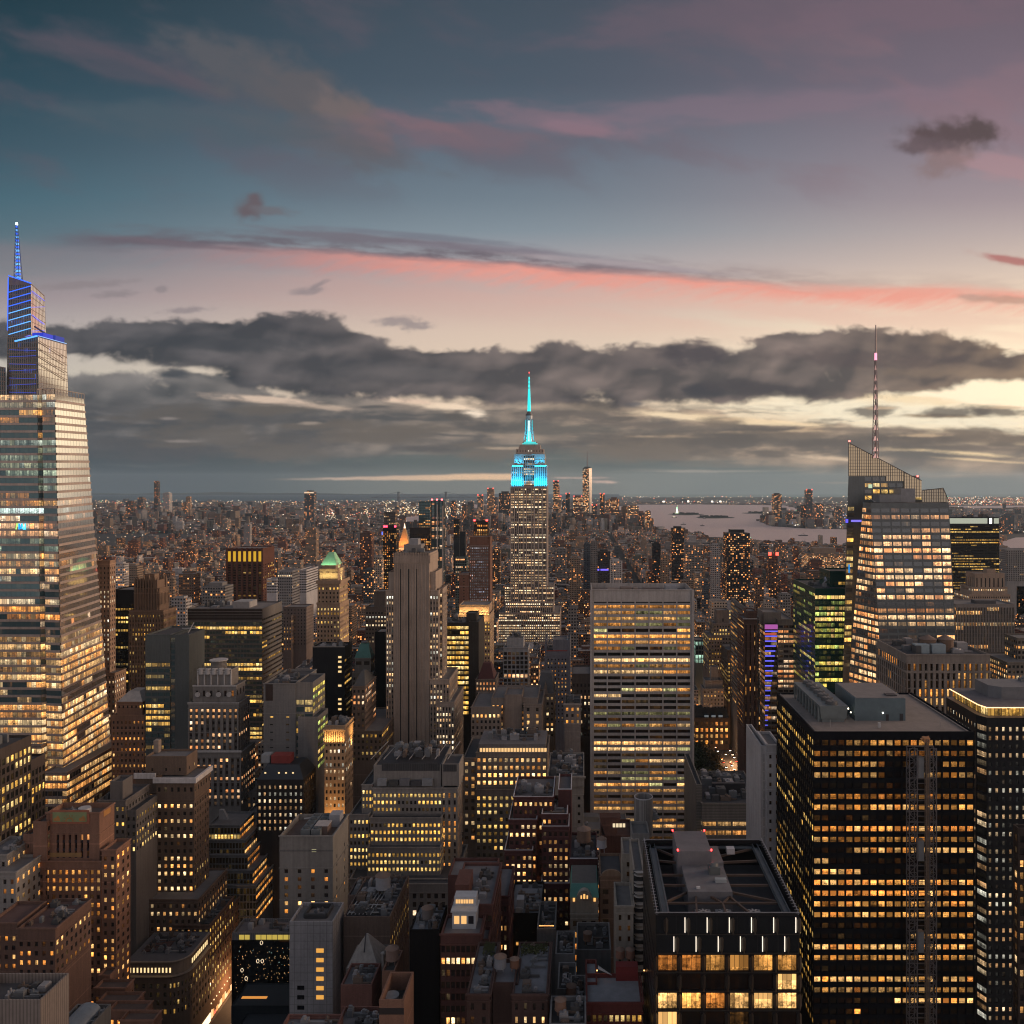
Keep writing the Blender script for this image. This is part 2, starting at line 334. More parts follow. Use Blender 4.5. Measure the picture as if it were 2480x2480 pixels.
# ---------------------------------------------------------------- materials
def newmat(name):
    m = bpy.data.materials.new(name); m.use_nodes = True; nt = m.node_tree; nt.nodes.clear()
    o = node(nt, 'ShaderNodeOutputMaterial'); p = node(nt, 'ShaderNodeBsdfPrincipled')
    nt.links.new(p.outputs[0], o.inputs[0])
    m.cycles.emission_sampling = 'NONE'
    return m, nt, p
_M = {}
def wall(rgb, rough=.85, kind='plain', spec=.3, metal=0.0):
    """facade stuff: uneven tone, rain streaks, optional panel joints or brick"""
    key = (tuple(rgb), rough, kind, metal)
    if key in _M: return _M[key]
    m, nt, p = newmat('wall_'+kind)
    g = node(nt, 'ShaderNodeNewGeometry'); sp = node(nt, 'ShaderNodeSeparateXYZ'); nt.links.new(g.outputs['Position'], sp.inputs[0])
    x, y, z = (S(nt, sp.outputs[i]) for i in range(3))
    n1 = noise(nt, vec(nt, x*.06, y*.06, z*.05), 1, 5, .6); n2 = noise(nt, vec(nt, x*.9, y*.9, z*.05), 1, 4, .6); n3 = noise(nt, g.outputs['Position'], .9, 3, .6)
    k = (n1-.5)*.8+(n2-.5)*.75+(n3-.5)*.4+1.0
    if kind == 'panel':
        j = ((x+y)/1.5).fr().lt(.05)._m('MAXIMUM', (z/3.6).fr().lt(.03)); k = k*(1-j*.3)
    elif kind == 'tile':
        j = ((x+y)/2.4).fr().lt(.07)._m('MAXIMUM', (z/3.0).fr().lt(.05)); k = k*(1-j*.45)
    elif kind == 'rib':
        j = ((x+y)/.9).fr().lt(.4); k = k*(1-j*.35)
    elif kind == 'brick':
        b = noise(nt, vec(nt, x*2.0, y*2.0, z*5.0), 1, 2, .5); k = k*((b-.5)*.7+1)
        band = (z/14.4).fr().lt(.03); k = k*(1+band*.5)
    elif kind == 'louver':
        j = (z/.8).fr().lt(.4); k = k*(1-j*.5)
    c = node(nt, 'ShaderNodeMix', data_type='RGBA', blend_type='MULTIPLY'); c.inputs[0].default_value = 1
    c.inputs[6].default_value = (*rgb, 1); nt.links.new(k.k, c.inputs[7]); nt.links.new(c.outputs[2], p.inputs['Base Color'])
    p.inputs['Roughness'].default_value = rough; p.inputs['Metallic'].default_value = metal
    p.inputs['Specular IOR Level'].default_value = spec if rgb[0] > .05 else spec*.25
    _M[key] = m; _RGB[m.name] = rgb; return m
def emit(rgb, s=1.0, name='light'):
    key = ('e', rgb, s)
    if key in _M: return _M[key]
    m, nt, p = newmat(name); p.inputs['Base Color'].default_value = (*[c*.1 for c in rgb], 1)
    p.inputs['Emission Color'].default_value = (*rgb, 1); p.inputs['Emission Strength'].default_value = s
    _M[key] = m; return m
def plain(rgb, rough=.6, metal=0.0, name='paint'):
    key = ('p', rgb, rough, metal)
    if key in _M: return _M[key]
    m, nt, p = newmat(name)
    g = node(nt, 'ShaderNodeNewGeometry'); n = noise(nt, g.outputs['Position'], .35, 5, .65)
    k = (n-.5)*.8+1.0
    c = node(nt, 'ShaderNodeMix', data_type='RGBA', blend_type='MULTIPLY'); c.inputs[0].default_value = 1
    c.inputs[6].default_value = (*rgb, 1); nt.links.new(k.k, c.inputs[7]); nt.links.new(c.outputs[2], p.inputs['Base Color'])
    p.inputs['Roughness'].default_value = rough; p.inputs['Metallic'].default_value = metal
    _M[key] = m; return m
def winmat(name, single, tint=(.012, .014, .018), refl=.5, rough=.06, metal=0.0):
    """window glass with the lit room seen through it; the room's colour comes with each window"""
    key = ('w', name, single)
    if key in _M: return _M[key]
    m, nt, p = newmat('window_'+name)
    if single:
        a = node(nt, 'ShaderNodeObjectInfo'); col = a.outputs['Color']; al = S(nt, a.outputs['Alpha'])
    else:
        a = node(nt, 'ShaderNodeAttribute', attribute_name='lit'); col = a.outputs['Color']; al = S(nt, a.outputs['Alpha'])
    uv = node(nt, 'ShaderNodeUVMap'); sp = node(nt, 'ShaderNodeSeparateXYZ'); nt.links.new(uv.outputs[0], sp.inputs[0])
    u, v = S(nt, sp.outputs[0]), S(nt, sp.outputs[1])
    g = node(nt, 'ShaderNodeNewGeometry'); gp = node(nt, 'ShaderNodeSeparateXYZ'); nt.links.new(g.outputs['Position'], gp.inputs[0])
    X, Y, Z = (S(nt, gp.outputs[i]) for i in range(3))
    n1 = noise(nt, vec(nt, X*.9, Y*.9+al*31, Z*1.3), 1, 3, .65); n2 = noise(nt, vec(nt, X*2.6, Y*2.6, Z*1.9+al*17), 1, 2, .5)
    wb = node(nt, 'ShaderNodeTexWhiteNoise', noise_dimensions='3D'); nt.links.new(vec(nt, ((X+Y)*.75+al*9).fl(), (Z*.85+al*5).fl(), (al*40).fl()), wb.inputs['Vector']); blk = S(nt, wb.outputs['Value'])
    room = (n1-.5)*2.2+(n2-.5)*1.0+(blk-.5)*.9+1.0
    desk = v.sm(.5, .28)*n2.sm(.42, .62); room = room*(1-desk*.7)
    lamp = v.sm(.72, .86)*v.sm(.98, .9)*n2.sm(.45, .6); room = room+lamp*.9
    isb = (al*7.13).fr().gt(.62); bl = (al*13.7).fr()
    blind = isb*v.gt(bl); room = room*(1-blind)+blind*(((u*6).fr()-.5)*.25+.72)
    fu = u.fr(); fr = fu.lt(.06)._m('MAXIMUM', fu.gt(.94)); room = room*(1-fr*.75)
    wq = node(nt, 'ShaderNodeTexWhiteNoise', noise_dimensions='2D'); nt.links.new(vec(nt, u.fl(), al*77, 0.0), wq.inputs['Vector']); room = room*(S(nt, wq.outputs['Value'])*1.1+.4)
    room = room.mx(.02)
    p.inputs['Base Color'].default_value = (*tint, 1); p.inputs['Roughness'].default_value = rough
    p.inputs['Specular IOR Level'].default_value = refl; p.inputs['Metallic'].default_value = metal
    nt.links.new(col, p.inputs['Emission Color']); nt.links.new(room.k, p.inputs['Emission Strength'])
    _M[key] = m; return m
WIN = {'std': dict(refl=.18, rough=.15), 'dark': dict(refl=.04, rough=.3, tint=(.006, .007, .009)), 'mirror': dict(refl=.6, metal=.92, tint=(.80, .78, .74), rough=.05),
       'teal': dict(refl=.6, metal=.55, tint=(.08, .15, .17), rough=.07), 'grey': dict(refl=.6, metal=.6, tint=(.14, .16, .175), rough=.1),
       'green': dict(refl=.5, metal=.5, tint=(.03, .09, .07), rough=.09)}
ROOF = (.13, .125, .125); ROOFD = (.045, .045, .05); ROOFL = (.24, .22, .21)
# albedos
LIME = (.33, .285, .24); CONC = (.27, .26, .25); TAN = (.29, .215, .16); BROWN = (.17, .105, .07); BRICK = (.145, .078, .055); DBRICK = (.075, .03, .028)
BLACK = (.007, .008, .011); DARK = (.035, .035, .038); WHITE = (.48, .46, .44); GREY = (.17, .17, .175); SLATE = (.08, .085, .09); COPPER = (.10, .26, .20)
# room light colours
PAL = {'amber': [(1.0, .36, .06), (1.0, .44, .10), (.95, .32, .06), (1.0, .54, .18)], 'warm': [(1.0, .48, .14), (1.0, .57, .22), (1.0, .40, .10), (1.0, .68, .34)],
       'gold': [(1.0, .54, .11), (.95, .60, .17), (.9, .46, .08), (1.0, .68, .25)], 'peach': [(1.0, .46, .18), (1.0, .54, .26), (1.0, .35, .11), (1.0, .68, .42)],
       'green': [(.75, .68, .12), (.9, .66, .12), (.50, .60, .15), (1.0, .62, .2)], 'cool': [(.62, .72, .48), (.75, .72, .42), (.8, .88, .7), (.55, .60, .40)],
       'white': [(1.0, .74, .44), (1.0, .64, .33), (.9, .86, .7), (1.0, .55, .24)], 'mix': [(1.0, .5, .18), (1.0, .66, .32), (1.0, .4, .1), (.8, .78, .55)]}
_RGB = {}

# ---------------------------------------------------------------- mesh building
def V3(*a): return Vector(a)
class MB:
    def __init__(s): s.v = []; s.f = []
    def quad(s, a, b, c, d):
        n = len(s.v); s.v += [tuple(a), tuple(b), tuple(c), tuple(d)]; s.f.append((n, n+1, n+2, n+3))
    def tri(s, a, b, c):
        n = len(s.v); s.v += [tuple(a), tuple(b), tuple(c)]; s.f.append((n, n+1, n+2))
    def poly(s, P):
        n = len(s.v); s.v += [tuple(p) for p in P]; s.f.append(tuple(range(n, n+len(P))))
    def box(s, x0, x1, y0, y1, z0, z1, bottom=True):
        n = len(s.v); s.v += [(x0, y0, z0), (x1, y0, z0), (x1, y1, z0), (x0, y1, z0), (x0, y0, z1), (x1, y0, z1), (x1, y1, z1), (x0, y1, z1)]
        F = [(4, 5, 6, 7), (0, 1, 5, 4), (1, 2, 6, 5), (2, 3, 7, 6), (3, 0, 4, 7)]+([(3, 2, 1, 0)] if bottom else [])
        s.f += [tuple(n+i for i in f) for f in F]
    def rbox(s, cx, cy, w, d, z0, z1, a):
        n = len(s.v); ca, sa = math.cos(a), math.sin(a)
        for z in (z0, z1):
            for ux, uy in ((-w/2, -d/2), (w/2, -d/2), (w/2, d/2), (-w/2, d/2)): s.v.append((cx+ux*ca-uy*sa, cy+ux*sa+uy*ca, z))
        s.f += [tuple(n+i for i in f) for f in [(4, 5, 6, 7), (0, 1, 5, 4), (1, 2, 6, 5), (2, 3, 7, 6), (3, 0, 4, 7)]]
    def frustum(s, P, Q, cap=True):
        """P bottom ring, Q top ring (same count), counter-clockwise from above"""
        n = len(s.v); k = len(P); s.v += [tuple(p) for p in P]+[tuple(q) for q in Q]
        for i in range(k): s.f.append((n+i, n+(i+1) % k, n+k+(i+1) % k, n+k+i))
        if cap: s.f.append(tuple(n+k+i for i in range(k)))
    def cyl(s, cx, cy, z0, z1, r0, r1=None, n=16, cap=True):
        r1 = r0 if r1 is None else r1
        s.frustum([(cx+r0*math.cos(t*2*math.pi/n), cy+r0*math.sin(t*2*math.pi/n), z0) for t in range(n)],
                  [(cx+r1*math.cos(t*2*math.pi/n), cy+r1*math.sin(t*2*math.pi/n), z1) for t in range(n)], cap)
    def pyr(s, x0, x1, y0, y1, z0, z1, tx=0.0, ty=0.0):
        cx, cy = (x0+x1)/2, (y0+y1)/2
        s.frustum([(x0, y0, z0), (x1, y0, z0), (x1, y1, z0), (x0, y1, z0)], [(cx-tx, cy-ty, z1), (cx+tx, cy-ty, z1), (cx+tx, cy+ty, z1), (cx-tx, cy+ty, z1)])
    def beam(s, p, q, w, h=None):
        p, q = Vector(p), Vector(q); d = q-p
        if d.length < 1e-6: return
        d.normalize(); h = h or w
        up = Vector((0, 0, 1)) if abs(d.z) < .95 else Vector((0, 1, 0))
        a = d.cross(up).normalized()*w/2; b = a.cross(d).normalized()*h/2
        s.frustum([p-a-b, p+a-b, p+a+b, p-a+b], [q-a-b, q+a-b, q+a+b, q-a+b])
        n = len(s.v); s.f.append((n-8+3, n-8+2, n-8+1, n-8))
def mkmesh(name, mb, mat, org=(0, 0, 0)):
    me = bpy.data.meshes.new(name)
    ox, oy, oz = org
    me.from_pydata([(a-ox, b-oy, c-oz) for a, b, c in mb.v], [], mb.f)
    if mat: me.materials.append(mat)
    return me
def link(name, data, parent=None, loc=(0, 0, 0)):
    o = bpy.data.objects.new(name, data); COL.objects.link(o); o.location = loc
    if parent: o.parent = parent
    return o
def tag(o, label=None, cat=None, group=None, kind=None):
    if label: o['label'] = label
    if cat: o['category'] = cat
    if group: o['group'] = group
    if kind: o['kind'] = kind
    return o

def wx(px, Y): return (px-CX)/FPX*Y
def wz(py, Y): return EYE-(py-HY)/FPX*Y
FOOT = []          # footprints already built on
TOPS = []          # the same with their heights
NWIN = [0]
_wm = {}
ST = dict(bay=3.0, fl=3.7, ww=.6, wh=.55, rec=.35, po=0.0, so=0.0, top=1.5, bot=0.0, lit=.55, pf=.9, run=.7, pal='warm', br=1.0, glass='std', panes=1, sill=.5, mar=0.0, skip=None, low=.0)
def style(**k): d = dict(ST); d.update(k); return d

class Bld:
    def __init__(s, name, label, cat, seed=None, group=None, kind=None):
        s.name, s.label, s.cat, s.group, s.kind = name, label, cat, group, kind
        s.P = {}; s.win = {}; s.rng = random.Random(seed if seed is not None else label); s.foot = []; s.lo = 10.0
    def part(s, pn, mat, inst=0, under=None):
        k = (pn, inst, under)
        if k not in s.P: s.P[k] = (MB(), mat)
        return s.P[k][0]
    def patch(s, A, B, C, D, st, wm, zlo=None, wallpart='wall'):
        """a facade between four corners (bottom left, bottom right, top right, top left seen from outside)"""
        A, B, C, D = Vector(A), Vector(B), Vector(C), Vector(D)
        W = ((B-A).length+(C-D).length)/2; H = max((D-A).z, .01)
        N = (B-A).cross(D-A).normalized()
        m = s.part(wallpart, wm); m2 = s.part('spandrel', wall(st['sp'], .6)) if st.get('sp') else m
        rng = s.rng
        Wn = W-2*st['mar']; nx = max(1, round(Wn/st['bay'])); bw = Wn/nx; m0 = st['mar']
        zlo = s.lo if zlo is None else zlo
        nz = int((H-st['top']-max(0, zlo-A.z)-st['bot'])/st['fl'])
        def P(u, v, o=0.0):
            a, b = u/W, v/H
            return A*(1-a)*(1-b)+B*a*(1-b)+C*a*b+D*(1-a)*b+N*o
        po, so, rc = st['po'], st['so'], st['rec']
        if nz < 1: m.quad(P(0, 0), P(W, 0), P(W, H), P(0, H)); return
        v0 = H-st['top']-nz*st['fl']
        fl = st['fl']; hw = fl*st['wh']; ho = (fl-hw)*st['sill']
        gw = bw*st['ww']; go = (bw-gw)/2
        if v0 > .01: m.quad(P(0, 0, so), P(W, 0, so), P(W, v0, so), P(0, v0, so))
        if st['top'] > .01: m.quad(P(0, H-st['top'], so), P(W, H-st['top'], so), P(W, H, so), P(0, H, so))
        Ht = H-st['top']
        # piers
        us = [0.0]+[m0+i*bw+go for i in range(nx)]; ue = [m0+i*bw+go+gw for i in range(nx)]
        edges = [(0.0, m0+go)]+[(m0+i*bw+go+gw, m0+(i+1)*bw+go) for i in range(nx-1)]+[(m0+(nx-1)*bw+go+gw, W)]
        for (a, b) in edges:
            if b-a < .005: continue
            m.quad(P(a, v0, po), P(b, v0, po), P(b, Ht, po), P(a, Ht, po))
            if a > 0: m.quad(P(a, v0, -rc), P(a, v0, po), P(a, Ht, po), P(a, Ht, -rc))
            if b < W: m.quad(P(b, v0, po), P(b, v0, -rc), P(b, Ht, -rc), P(b, Ht, po))
        if po > so: m.quad(P(0, Ht, so), P(W, Ht, so), P(W, Ht, po), P(0, Ht, po)) if False else None
        pal = PAL[st['pal']] if isinstance(st['pal'], str) else st['pal']
        for k in range(nz):
            vb = v0+k*fl; y0, y1 = vb+ho, vb+ho+hw
            fon = rng.random() < st['pf']; fc = rng.choice(pal); fb = (.3+rng.random()**1.2*1.35)*st['br']; fp = min(1, st['lit']*(.6+1.1*rng.random())) if st['lit'] < .97 else st['lit']
            state = rng.random() < fp
            for i in range(nx):
                if i == 0 or rng.random() > st['run']: state = rng.random() < fp
                a, b = m0+i*bw+go, m0+i*bw+go+gw
                if st['skip'] and st['skip'](i, nz-1-k, nx, nz):
                    m.quad(P(a, vb, so), P(b, vb, so), P(b, vb+fl, so), P(a, vb+fl, so)); continue
                # spandrel strips with sill and head
                m2.quad(P(a, vb, so), P(b, vb, so), P(b, y0, so), P(a, y0, so))
                if vb+fl-y1 > .01: m2.quad(P(a, y1, so), P(b, y1, so), P(b, vb+fl, so), P(a, vb+fl, so))
                m2.quad(P(a, y0, so), P(b, y0, so), P(b, y0, -rc), P(a, y0, -rc))
                m2.quad(P(a, y1, -rc), P(b, y1, -rc), P(b, y1, so), P(a, y1, so))
                w = [P(a, y0, -rc), P(b, y0, -rc), P(b, y1, -rc), P(a, y1, -rc)]
                if fon and state:
                    c = fc if rng.random() < .55 else rng.choice(pal); q = fb*(.55+.75*rng.random())
                    col = (c[0]*q, c[1]*q, c[2]*q, rng.random())
                else:
                    q = .005 if rng.random() < .8 else .04*st['br']; c = rng.choice(pal); col = (c[0]*q+st['low'], c[1]*q+st['low'], c[2]*q+st['low'], rng.random())
                s.win.setdefault(st['glass'], []).append((w, col, st['panes']))
    def block(s, X0, X1, Y0, Y1, z0, z1, wm, st=None, st2=None, zlo=None, roof=ROOF, par=1.1, both=None, front=True, trim=True):
        if st2 is None: st2 = st
        if st2: st2 = dict(st2, rec=min(st2['rec'], .14), po=min(st2['po'], .12))
        f = lambda a, b, c, d, t: s.patch(a, b, c, d, t, wm, zlo) if t else s.part('wall', wm).quad(a, b, c, d)
        both = (X0 < 45 and X1 > -45) if both is None else both
        f((X0, Y0, z0), (X1, Y0, z0), (X1, Y0, z1), (X0, Y0, z1), st if front else None)
        f((X1, Y0, z0), (X1, Y1, z0), (X1, Y1, z1), (X1, Y0, z1), st2 if (X1 < 0 or both) else None)
        f((X0, Y1, z0), (X0, Y0, z0), (X0, Y0, z1), (X0, Y1, z1), st2 if (X0 > 0 or both) else None)
        f((X1, Y1, z0), (X0, Y1, z0), (X0, Y1, z1), (X1, Y1, z1), None)
        rgb = _RGB.get(wm.name, (0, 0, 0))
        if st and trim and rgb[0] > .05 and z1-z0 > 12 and X1-X0 > 5:
            lg = s.part('ledge', wall(tuple(q*1.15 for q in rgb), .85)); H_ = z1-z0
            for zz, o, h in ((z1-.1, .35, .55), (z1-st['top']-.25, .22, .35), (z1-st['top']-st['fl']*4-.2, .2, .35), (z1-st['top']-st['fl']*12-.2, .2, .35)):
                if zz < z0+4: continue
                lg.box(X0-o, X1+o, Y0-st['po']-o, Y0-st['po']-.01, zz-h/2, zz+h/2); lg.box(X1+.13, X1+o+.1, Y0, Y1, zz-h/2, zz+h/2) if X1 < 45 else lg.box(X0-o-.1, X0-.13, Y0, Y1, zz-h/2, zz+h/2)
        m = s.part('wall', wm); t = .45
        so = st['so'] if st and front else 0
        a, b, c, d = X0+t, X1-t, Y0+t, Y1-t
        m.quad((X0, Y0-so, z1), (X1, Y0-so, z1), (b, c, z1), (a, c, z1)); m.quad((X1, Y0, z1), (X1, Y1, z1), (b, d, z1), (b, c, z1))
        m.quad((X1, Y1, z1), (X0, Y1, z1), (a, d, z1), (b, d, z1)); m.quad((X0, Y1, z1), (X0, Y0, z1), (a, c, z1), (a, d, z1))
        zr = z1-par
        m.quad((b, c, zr), (a, c, zr), (a, c, z1), (b, c, z1)); m.quad((b, d, zr), (b, c, zr), (b, c, z1), (b, d, z1))
        m.quad((a, d, zr), (b, d, zr), (b, d, z1), (a, d, z1)); m.quad((a, c, zr), (a, d, zr), (a, d, z1), (a, c, z1))
        s.part('roof', plain(roof, .9, name='roofing')).quad((a, c, zr), (b, c, zr), (b, d, zr), (a, d, zr))
        s.foot.append((X0, X1, Y0, Y1)); FOOT.append((X0, X1, Y0, Y1)); TOPS.append(((X0, X1, Y0, Y1), z1))
        return X0, X1, Y0, Y1, zr
    def box(s, x0, x1, yt, Y, D, wm, st=None, st2=None, zb=0.0, lo=None, **k):
        """front face from photo pixels x0..x1 with its top at yt, standing Y metres away and D deep"""
        z = wz(yt, Y); zl = None if lo is None else wz(lo, Y)
        return s.block(wx(x0, Y), wx(x1, Y), Y, Y+D, zb, z, wm, st, st2, zlo=zl, **k)
    def gear(s, R, n=6, big=1.0, tank=0):
        X0, X1, Y0, Y1, z = R; rng = s.rng; W, Dp = X1-X0, Y1-Y0
        mats = [plain((.15, .16, .17), .5, .3), plain((.05, .052, .055), .6), plain((.26, .26, .27), .5, .4), plain((.10, .075, .06), .8)]
        placed = []
        for i in range(int(n*1.7)):
            for t in range(12):
                w = rng.uniform(1.0, 4.2)*big; d = rng.uniform(1.0, 4.2)*big
                if w > W*.6 or d > Dp*.6: w = min(w, W*.4); d = min(d, Dp*.4)
                x = rng.uniform(X0+1, max(X0+1.1, X1-w-1)); y = rng.uniform(Y0+1, max(Y0+1.1, Y1-d-1))
                if all(x+w < q[0] or x > q[1] or y+d < q[2] or y > q[3] for q in placed): break
            else: continue
            placed.append((x-.3, x+w+.3, y-.3, y+d+.3))
            h = rng.uniform(1.0, 3.2)*(big if big < 1.6 else 1.4)
            m = s.part('roof_unit', mats[i % 4], inst=i)
            k = rng.random()
            m.box(x, x+w, y, y+d, z, z+h, False)
            if k < .45: m.box(x+.2, x+w-.2, y+.2, y+d-.2, z+h, z+h+.25, False)
            if k > .3:
                for j in range(rng.randint(1, 3)):
                    r = min(w, d)*.28; m.cyl(x+w*(.3+.4*rng.random()), y+d*(.3+.4*rng.random()), z+h, z+h+rng.uniform(.4, 1.0), r, r*.9, 10)
            if k > .35:
                m.beam((x+w, y+d/2, z+.5), (min(X1-.8, x+w+rng.uniform(2, 7)), y+d/2, z+.5), .5, .6)
        for i in range(tank):
            x = rng.uniform(X0+3, X1-3); y = rng.uniform(Y0+2.5, Y1-2.5); s.tank(x, y, z, 2.0+rng.random()*.6, i)
    def tank(s, x, y, z, r=2.2, i=0, leg=3.0, col=(.13, .085, .06)):
        m = s.part('water_tank', plain(col, .9), inst=i)
        for a in range(4):
            t = a*math.pi/2+.78; m.beam((x+r*.75*math.cos(t), y+r*.75*math.sin(t), z), (x+r*.75*math.cos(t), y+r*.75*math.sin(t), z+leg), .25)
        m.cyl(x, y, z+leg, z+leg+.3, r*1.05, r*1.05, 16); m.cyl(x, y, z+leg+.3, z+leg+r*1.7, r, r*.96, 16)
        for k in range(5): m.cyl(x, y, z+leg+.6+k*r*.3, z+leg+.68+k*r*.3, r*1.02, r*1.02, 16, False)
        s.part('tank_lid', plain((.16, .11, .085), .8), inst=i, under=('water_tank', i)).cyl(x, y, z+leg+r*1.7, z+leg+r*2.25, r*1.08, .15, 16)
    def done(s, maxwin=100, minpx=2.6):
        if s.foot:
            X0 = min(f[0] for f in s.foot); X1 = max(f[1] for f in s.foot); Y0 = min(f[2] for f in s.foot); Y1 = max(f[3] for f in s.foot)
            org = ((X0+X1)/2, (Y0+Y1)/2, 0.0)
        else:
            v = next(iter(s.P.values()))[0].v; org = (sum(p[0] for p in v)/len(v), sum(p[1] for p in v)/len(v), min(p[2] for p in v))
        root = link(s.name, None, None, org); tag(root, s.label, s.cat, s.group, s.kind)
        objs = {}
        for pas in (0, 1):
            for (pn, inst, under), (mb, mat) in s.P.items():
                if (under is not None) != bool(pas) or not mb.f: continue
                par = root
                if under: par = next((o for (a, b, c), o in objs.items() if a == under[0] and b == under[1]), root)
                objs[(pn, inst, under)] = link(pn, mkmesh(pn, mb, mat, org), par)
        for g, L in s.win.items():
            def vis(w):
                c = w[0][0]; h = (w[0][3]-w[0][0]).length/max(c.y, 1)*FPX*1024/2480
                n = (w[0][1]-w[0][0]).cross(w[0][3]-w[0][0]); n = n.normalized(); ctr = (w[0][0]+w[0][2])/2; ray = ctr-Vector((0, 0, EYE))
                py = HY-(ctr.z-EYE)/ctr.y*FPX; px = CX+ctr.x/ctr.y*FPX
                ar = -n.dot(ray.normalized())*(w[0][1]-w[0][0]).length*h
                inside = py < 2475 and 5 < px < 2475
                return (ar if inside else 0, h)
            sc = [(vis(w), i) for i, w in enumerate(L)]
            own = sorted([(a[0], i) for a, i in sc if a[1] >= minpx and a[0] > 0], reverse=True)[:maxwin]
            own = set(i for _, i in own); maxwin -= len(own)
            wm1, wmm = winmat(g, True, **WIN[g]), winmat(g, False, **WIN[g])
            rest = []
            for i, (w, c, pn) in enumerate(L):
                if i in own:
                    ctr = (w[0]+w[2])/2; key = (g, pn)+tuple(round(q*50) for p in w for q in (p-ctr))
                    me = _wm.get(key)
                    if me is None:
                        me = bpy.data.meshes.new('window'); me.from_pydata([tuple(p-ctr) for p in w], [], [(0, 1, 2, 3)])
                        uv = me.uv_layers.new(name='UVMap'); uv.data.foreach_set('uv', [0, 0, pn, 0, pn, 1, 0, 1]); me.materials.append(wm1); _wm[key] = me
                    o = link('window', me, root, (ctr.x-org[0], ctr.y-org[1], ctr.z-org[2])); o.color = c
                else: rest.append((w, c, pn))
            NWIN[0] += len(own)
            if rest:
                v = []; f = []; uvs = []; cs = []
                for w, c, pn in rest:
                    n = len(v); v += [(p.x-org[0], p.y-org[1], p.z-org[2]) for p in w]; f.append((n, n+1, n+2, n+3)); uvs += [0, 0, pn, 0, pn, 1, 0, 1]; cs += list(c)
                me = bpy.data.meshes.new('windows'); me.from_pydata(v, [], f); uv = me.uv_layers.new(name='UVMap'); uv.data.foreach_set('uv', uvs)
                at = me.attributes.new('lit', 'FLOAT_COLOR', 'FACE'); at.data.foreach_set('color', cs); me.materials.append(wmm)
                o = link('window', me, root)
                if own or len(rest) > 100: o['kind'] = 'stuff'
        return root
def flood(loc, target, sx, sy, power, col):
    l = bpy.data.lights.new('floodlight', 'AREA'); l.shape = 'RECTANGLE'; l.size = sx; l.size_y = sy; l.energy = power; l.color = col; l.spread = math.radians(95)
    o = link('floodlight', l, None, loc); o.rotation_euler = (Vector(target)-Vector(loc)).to_track_quat('-Z', 'Y').to_euler(); return o
def text(body, size, mat, loc, rot, ext=.05, name='lettering', parent=None):
    c = bpy.data.curves.new(name, 'FONT'); c.body = body; c.size = size; c.extrude = ext; c.align_x = 'CENTER'; c.align_y = 'CENTER'; c.materials.append(mat)
    o = link(name, c, parent, loc); o.rotation_euler = rot; return o

# ---------------------------------------------------------------- ground, water, far land
def gpt(px, py, z=0.0):
    Y = EYE*FPX/(py-HY); return (wx(px, Y), Y, z)
def structure(name, mb, mat, **k): return tag(link(name, mkmesh(name, mb, mat)), k.get('label'), k.get('cat'), None, 'structure')
def ground_mat():
    m, nt, p = newmat('ground'); g = node(nt, 'ShaderNodeNewGeometry')
    a = noise(nt, g.outputs['Position'], .004, 6, .65); b = noise(nt, g.outputs['Position'], .05, 4, .6)
    c = ramp(nt, (a*.6+b*.4), [(.3, (.012, .018, .012, 1)), (.5, (.03, .03, .03, 1)), (.7, (.055, .05, .045, 1))])
    nt.links.new(c, p.inputs['Base Color']); p.inputs['Roughness'].default_value = .9; return m
m = MB(); m.poly([(-40000, -800, 0), (40000, -800, 0), (40000, 20500, 0), (1500, 20500, 0), (-1000, 29500, 0), (-40000, 29500, 0)])
structure('ground', m, ground_mat(), label='dark city ground running out to the sea', cat='ground')
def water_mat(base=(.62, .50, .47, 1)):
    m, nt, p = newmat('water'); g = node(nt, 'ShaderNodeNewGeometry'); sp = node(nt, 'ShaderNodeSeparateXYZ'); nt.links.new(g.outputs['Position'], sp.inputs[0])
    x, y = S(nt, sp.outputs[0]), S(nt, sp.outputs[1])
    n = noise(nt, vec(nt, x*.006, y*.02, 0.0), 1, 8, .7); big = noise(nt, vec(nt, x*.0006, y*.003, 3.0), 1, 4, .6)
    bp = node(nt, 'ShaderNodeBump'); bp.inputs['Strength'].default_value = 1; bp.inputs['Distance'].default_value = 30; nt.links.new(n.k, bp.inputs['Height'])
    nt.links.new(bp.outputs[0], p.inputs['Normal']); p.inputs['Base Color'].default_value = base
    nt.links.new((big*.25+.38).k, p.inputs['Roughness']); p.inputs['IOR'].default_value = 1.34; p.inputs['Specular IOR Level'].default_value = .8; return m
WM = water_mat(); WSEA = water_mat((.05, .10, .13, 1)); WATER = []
def pip(x, y, P):
    r = False; j = len(P)-1
    for i in range(len(P)):
        if (P[i][1] > y) != (P[j][1] > y) and x < (P[j][0]-P[i][0])*(y-P[i][1])/(P[j][1]-P[i][1])+P[i][0]: r = not r
        j = i
    return r
def water(name, pts, label):
    P = [gpt(a, b, .5) for a, b in pts]; m = MB(); m.poly(P); WATER.append([(p[0], p[1]) for p in P]); structure(name, m, WSEA if name == 'sea_water' else WM, label=label, cat='water')
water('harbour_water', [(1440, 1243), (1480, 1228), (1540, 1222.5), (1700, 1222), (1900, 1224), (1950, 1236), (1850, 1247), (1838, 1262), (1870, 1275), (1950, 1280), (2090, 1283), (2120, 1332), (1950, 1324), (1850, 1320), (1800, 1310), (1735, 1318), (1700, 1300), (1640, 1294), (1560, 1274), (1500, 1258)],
      'pale pink harbour water beyond the city')
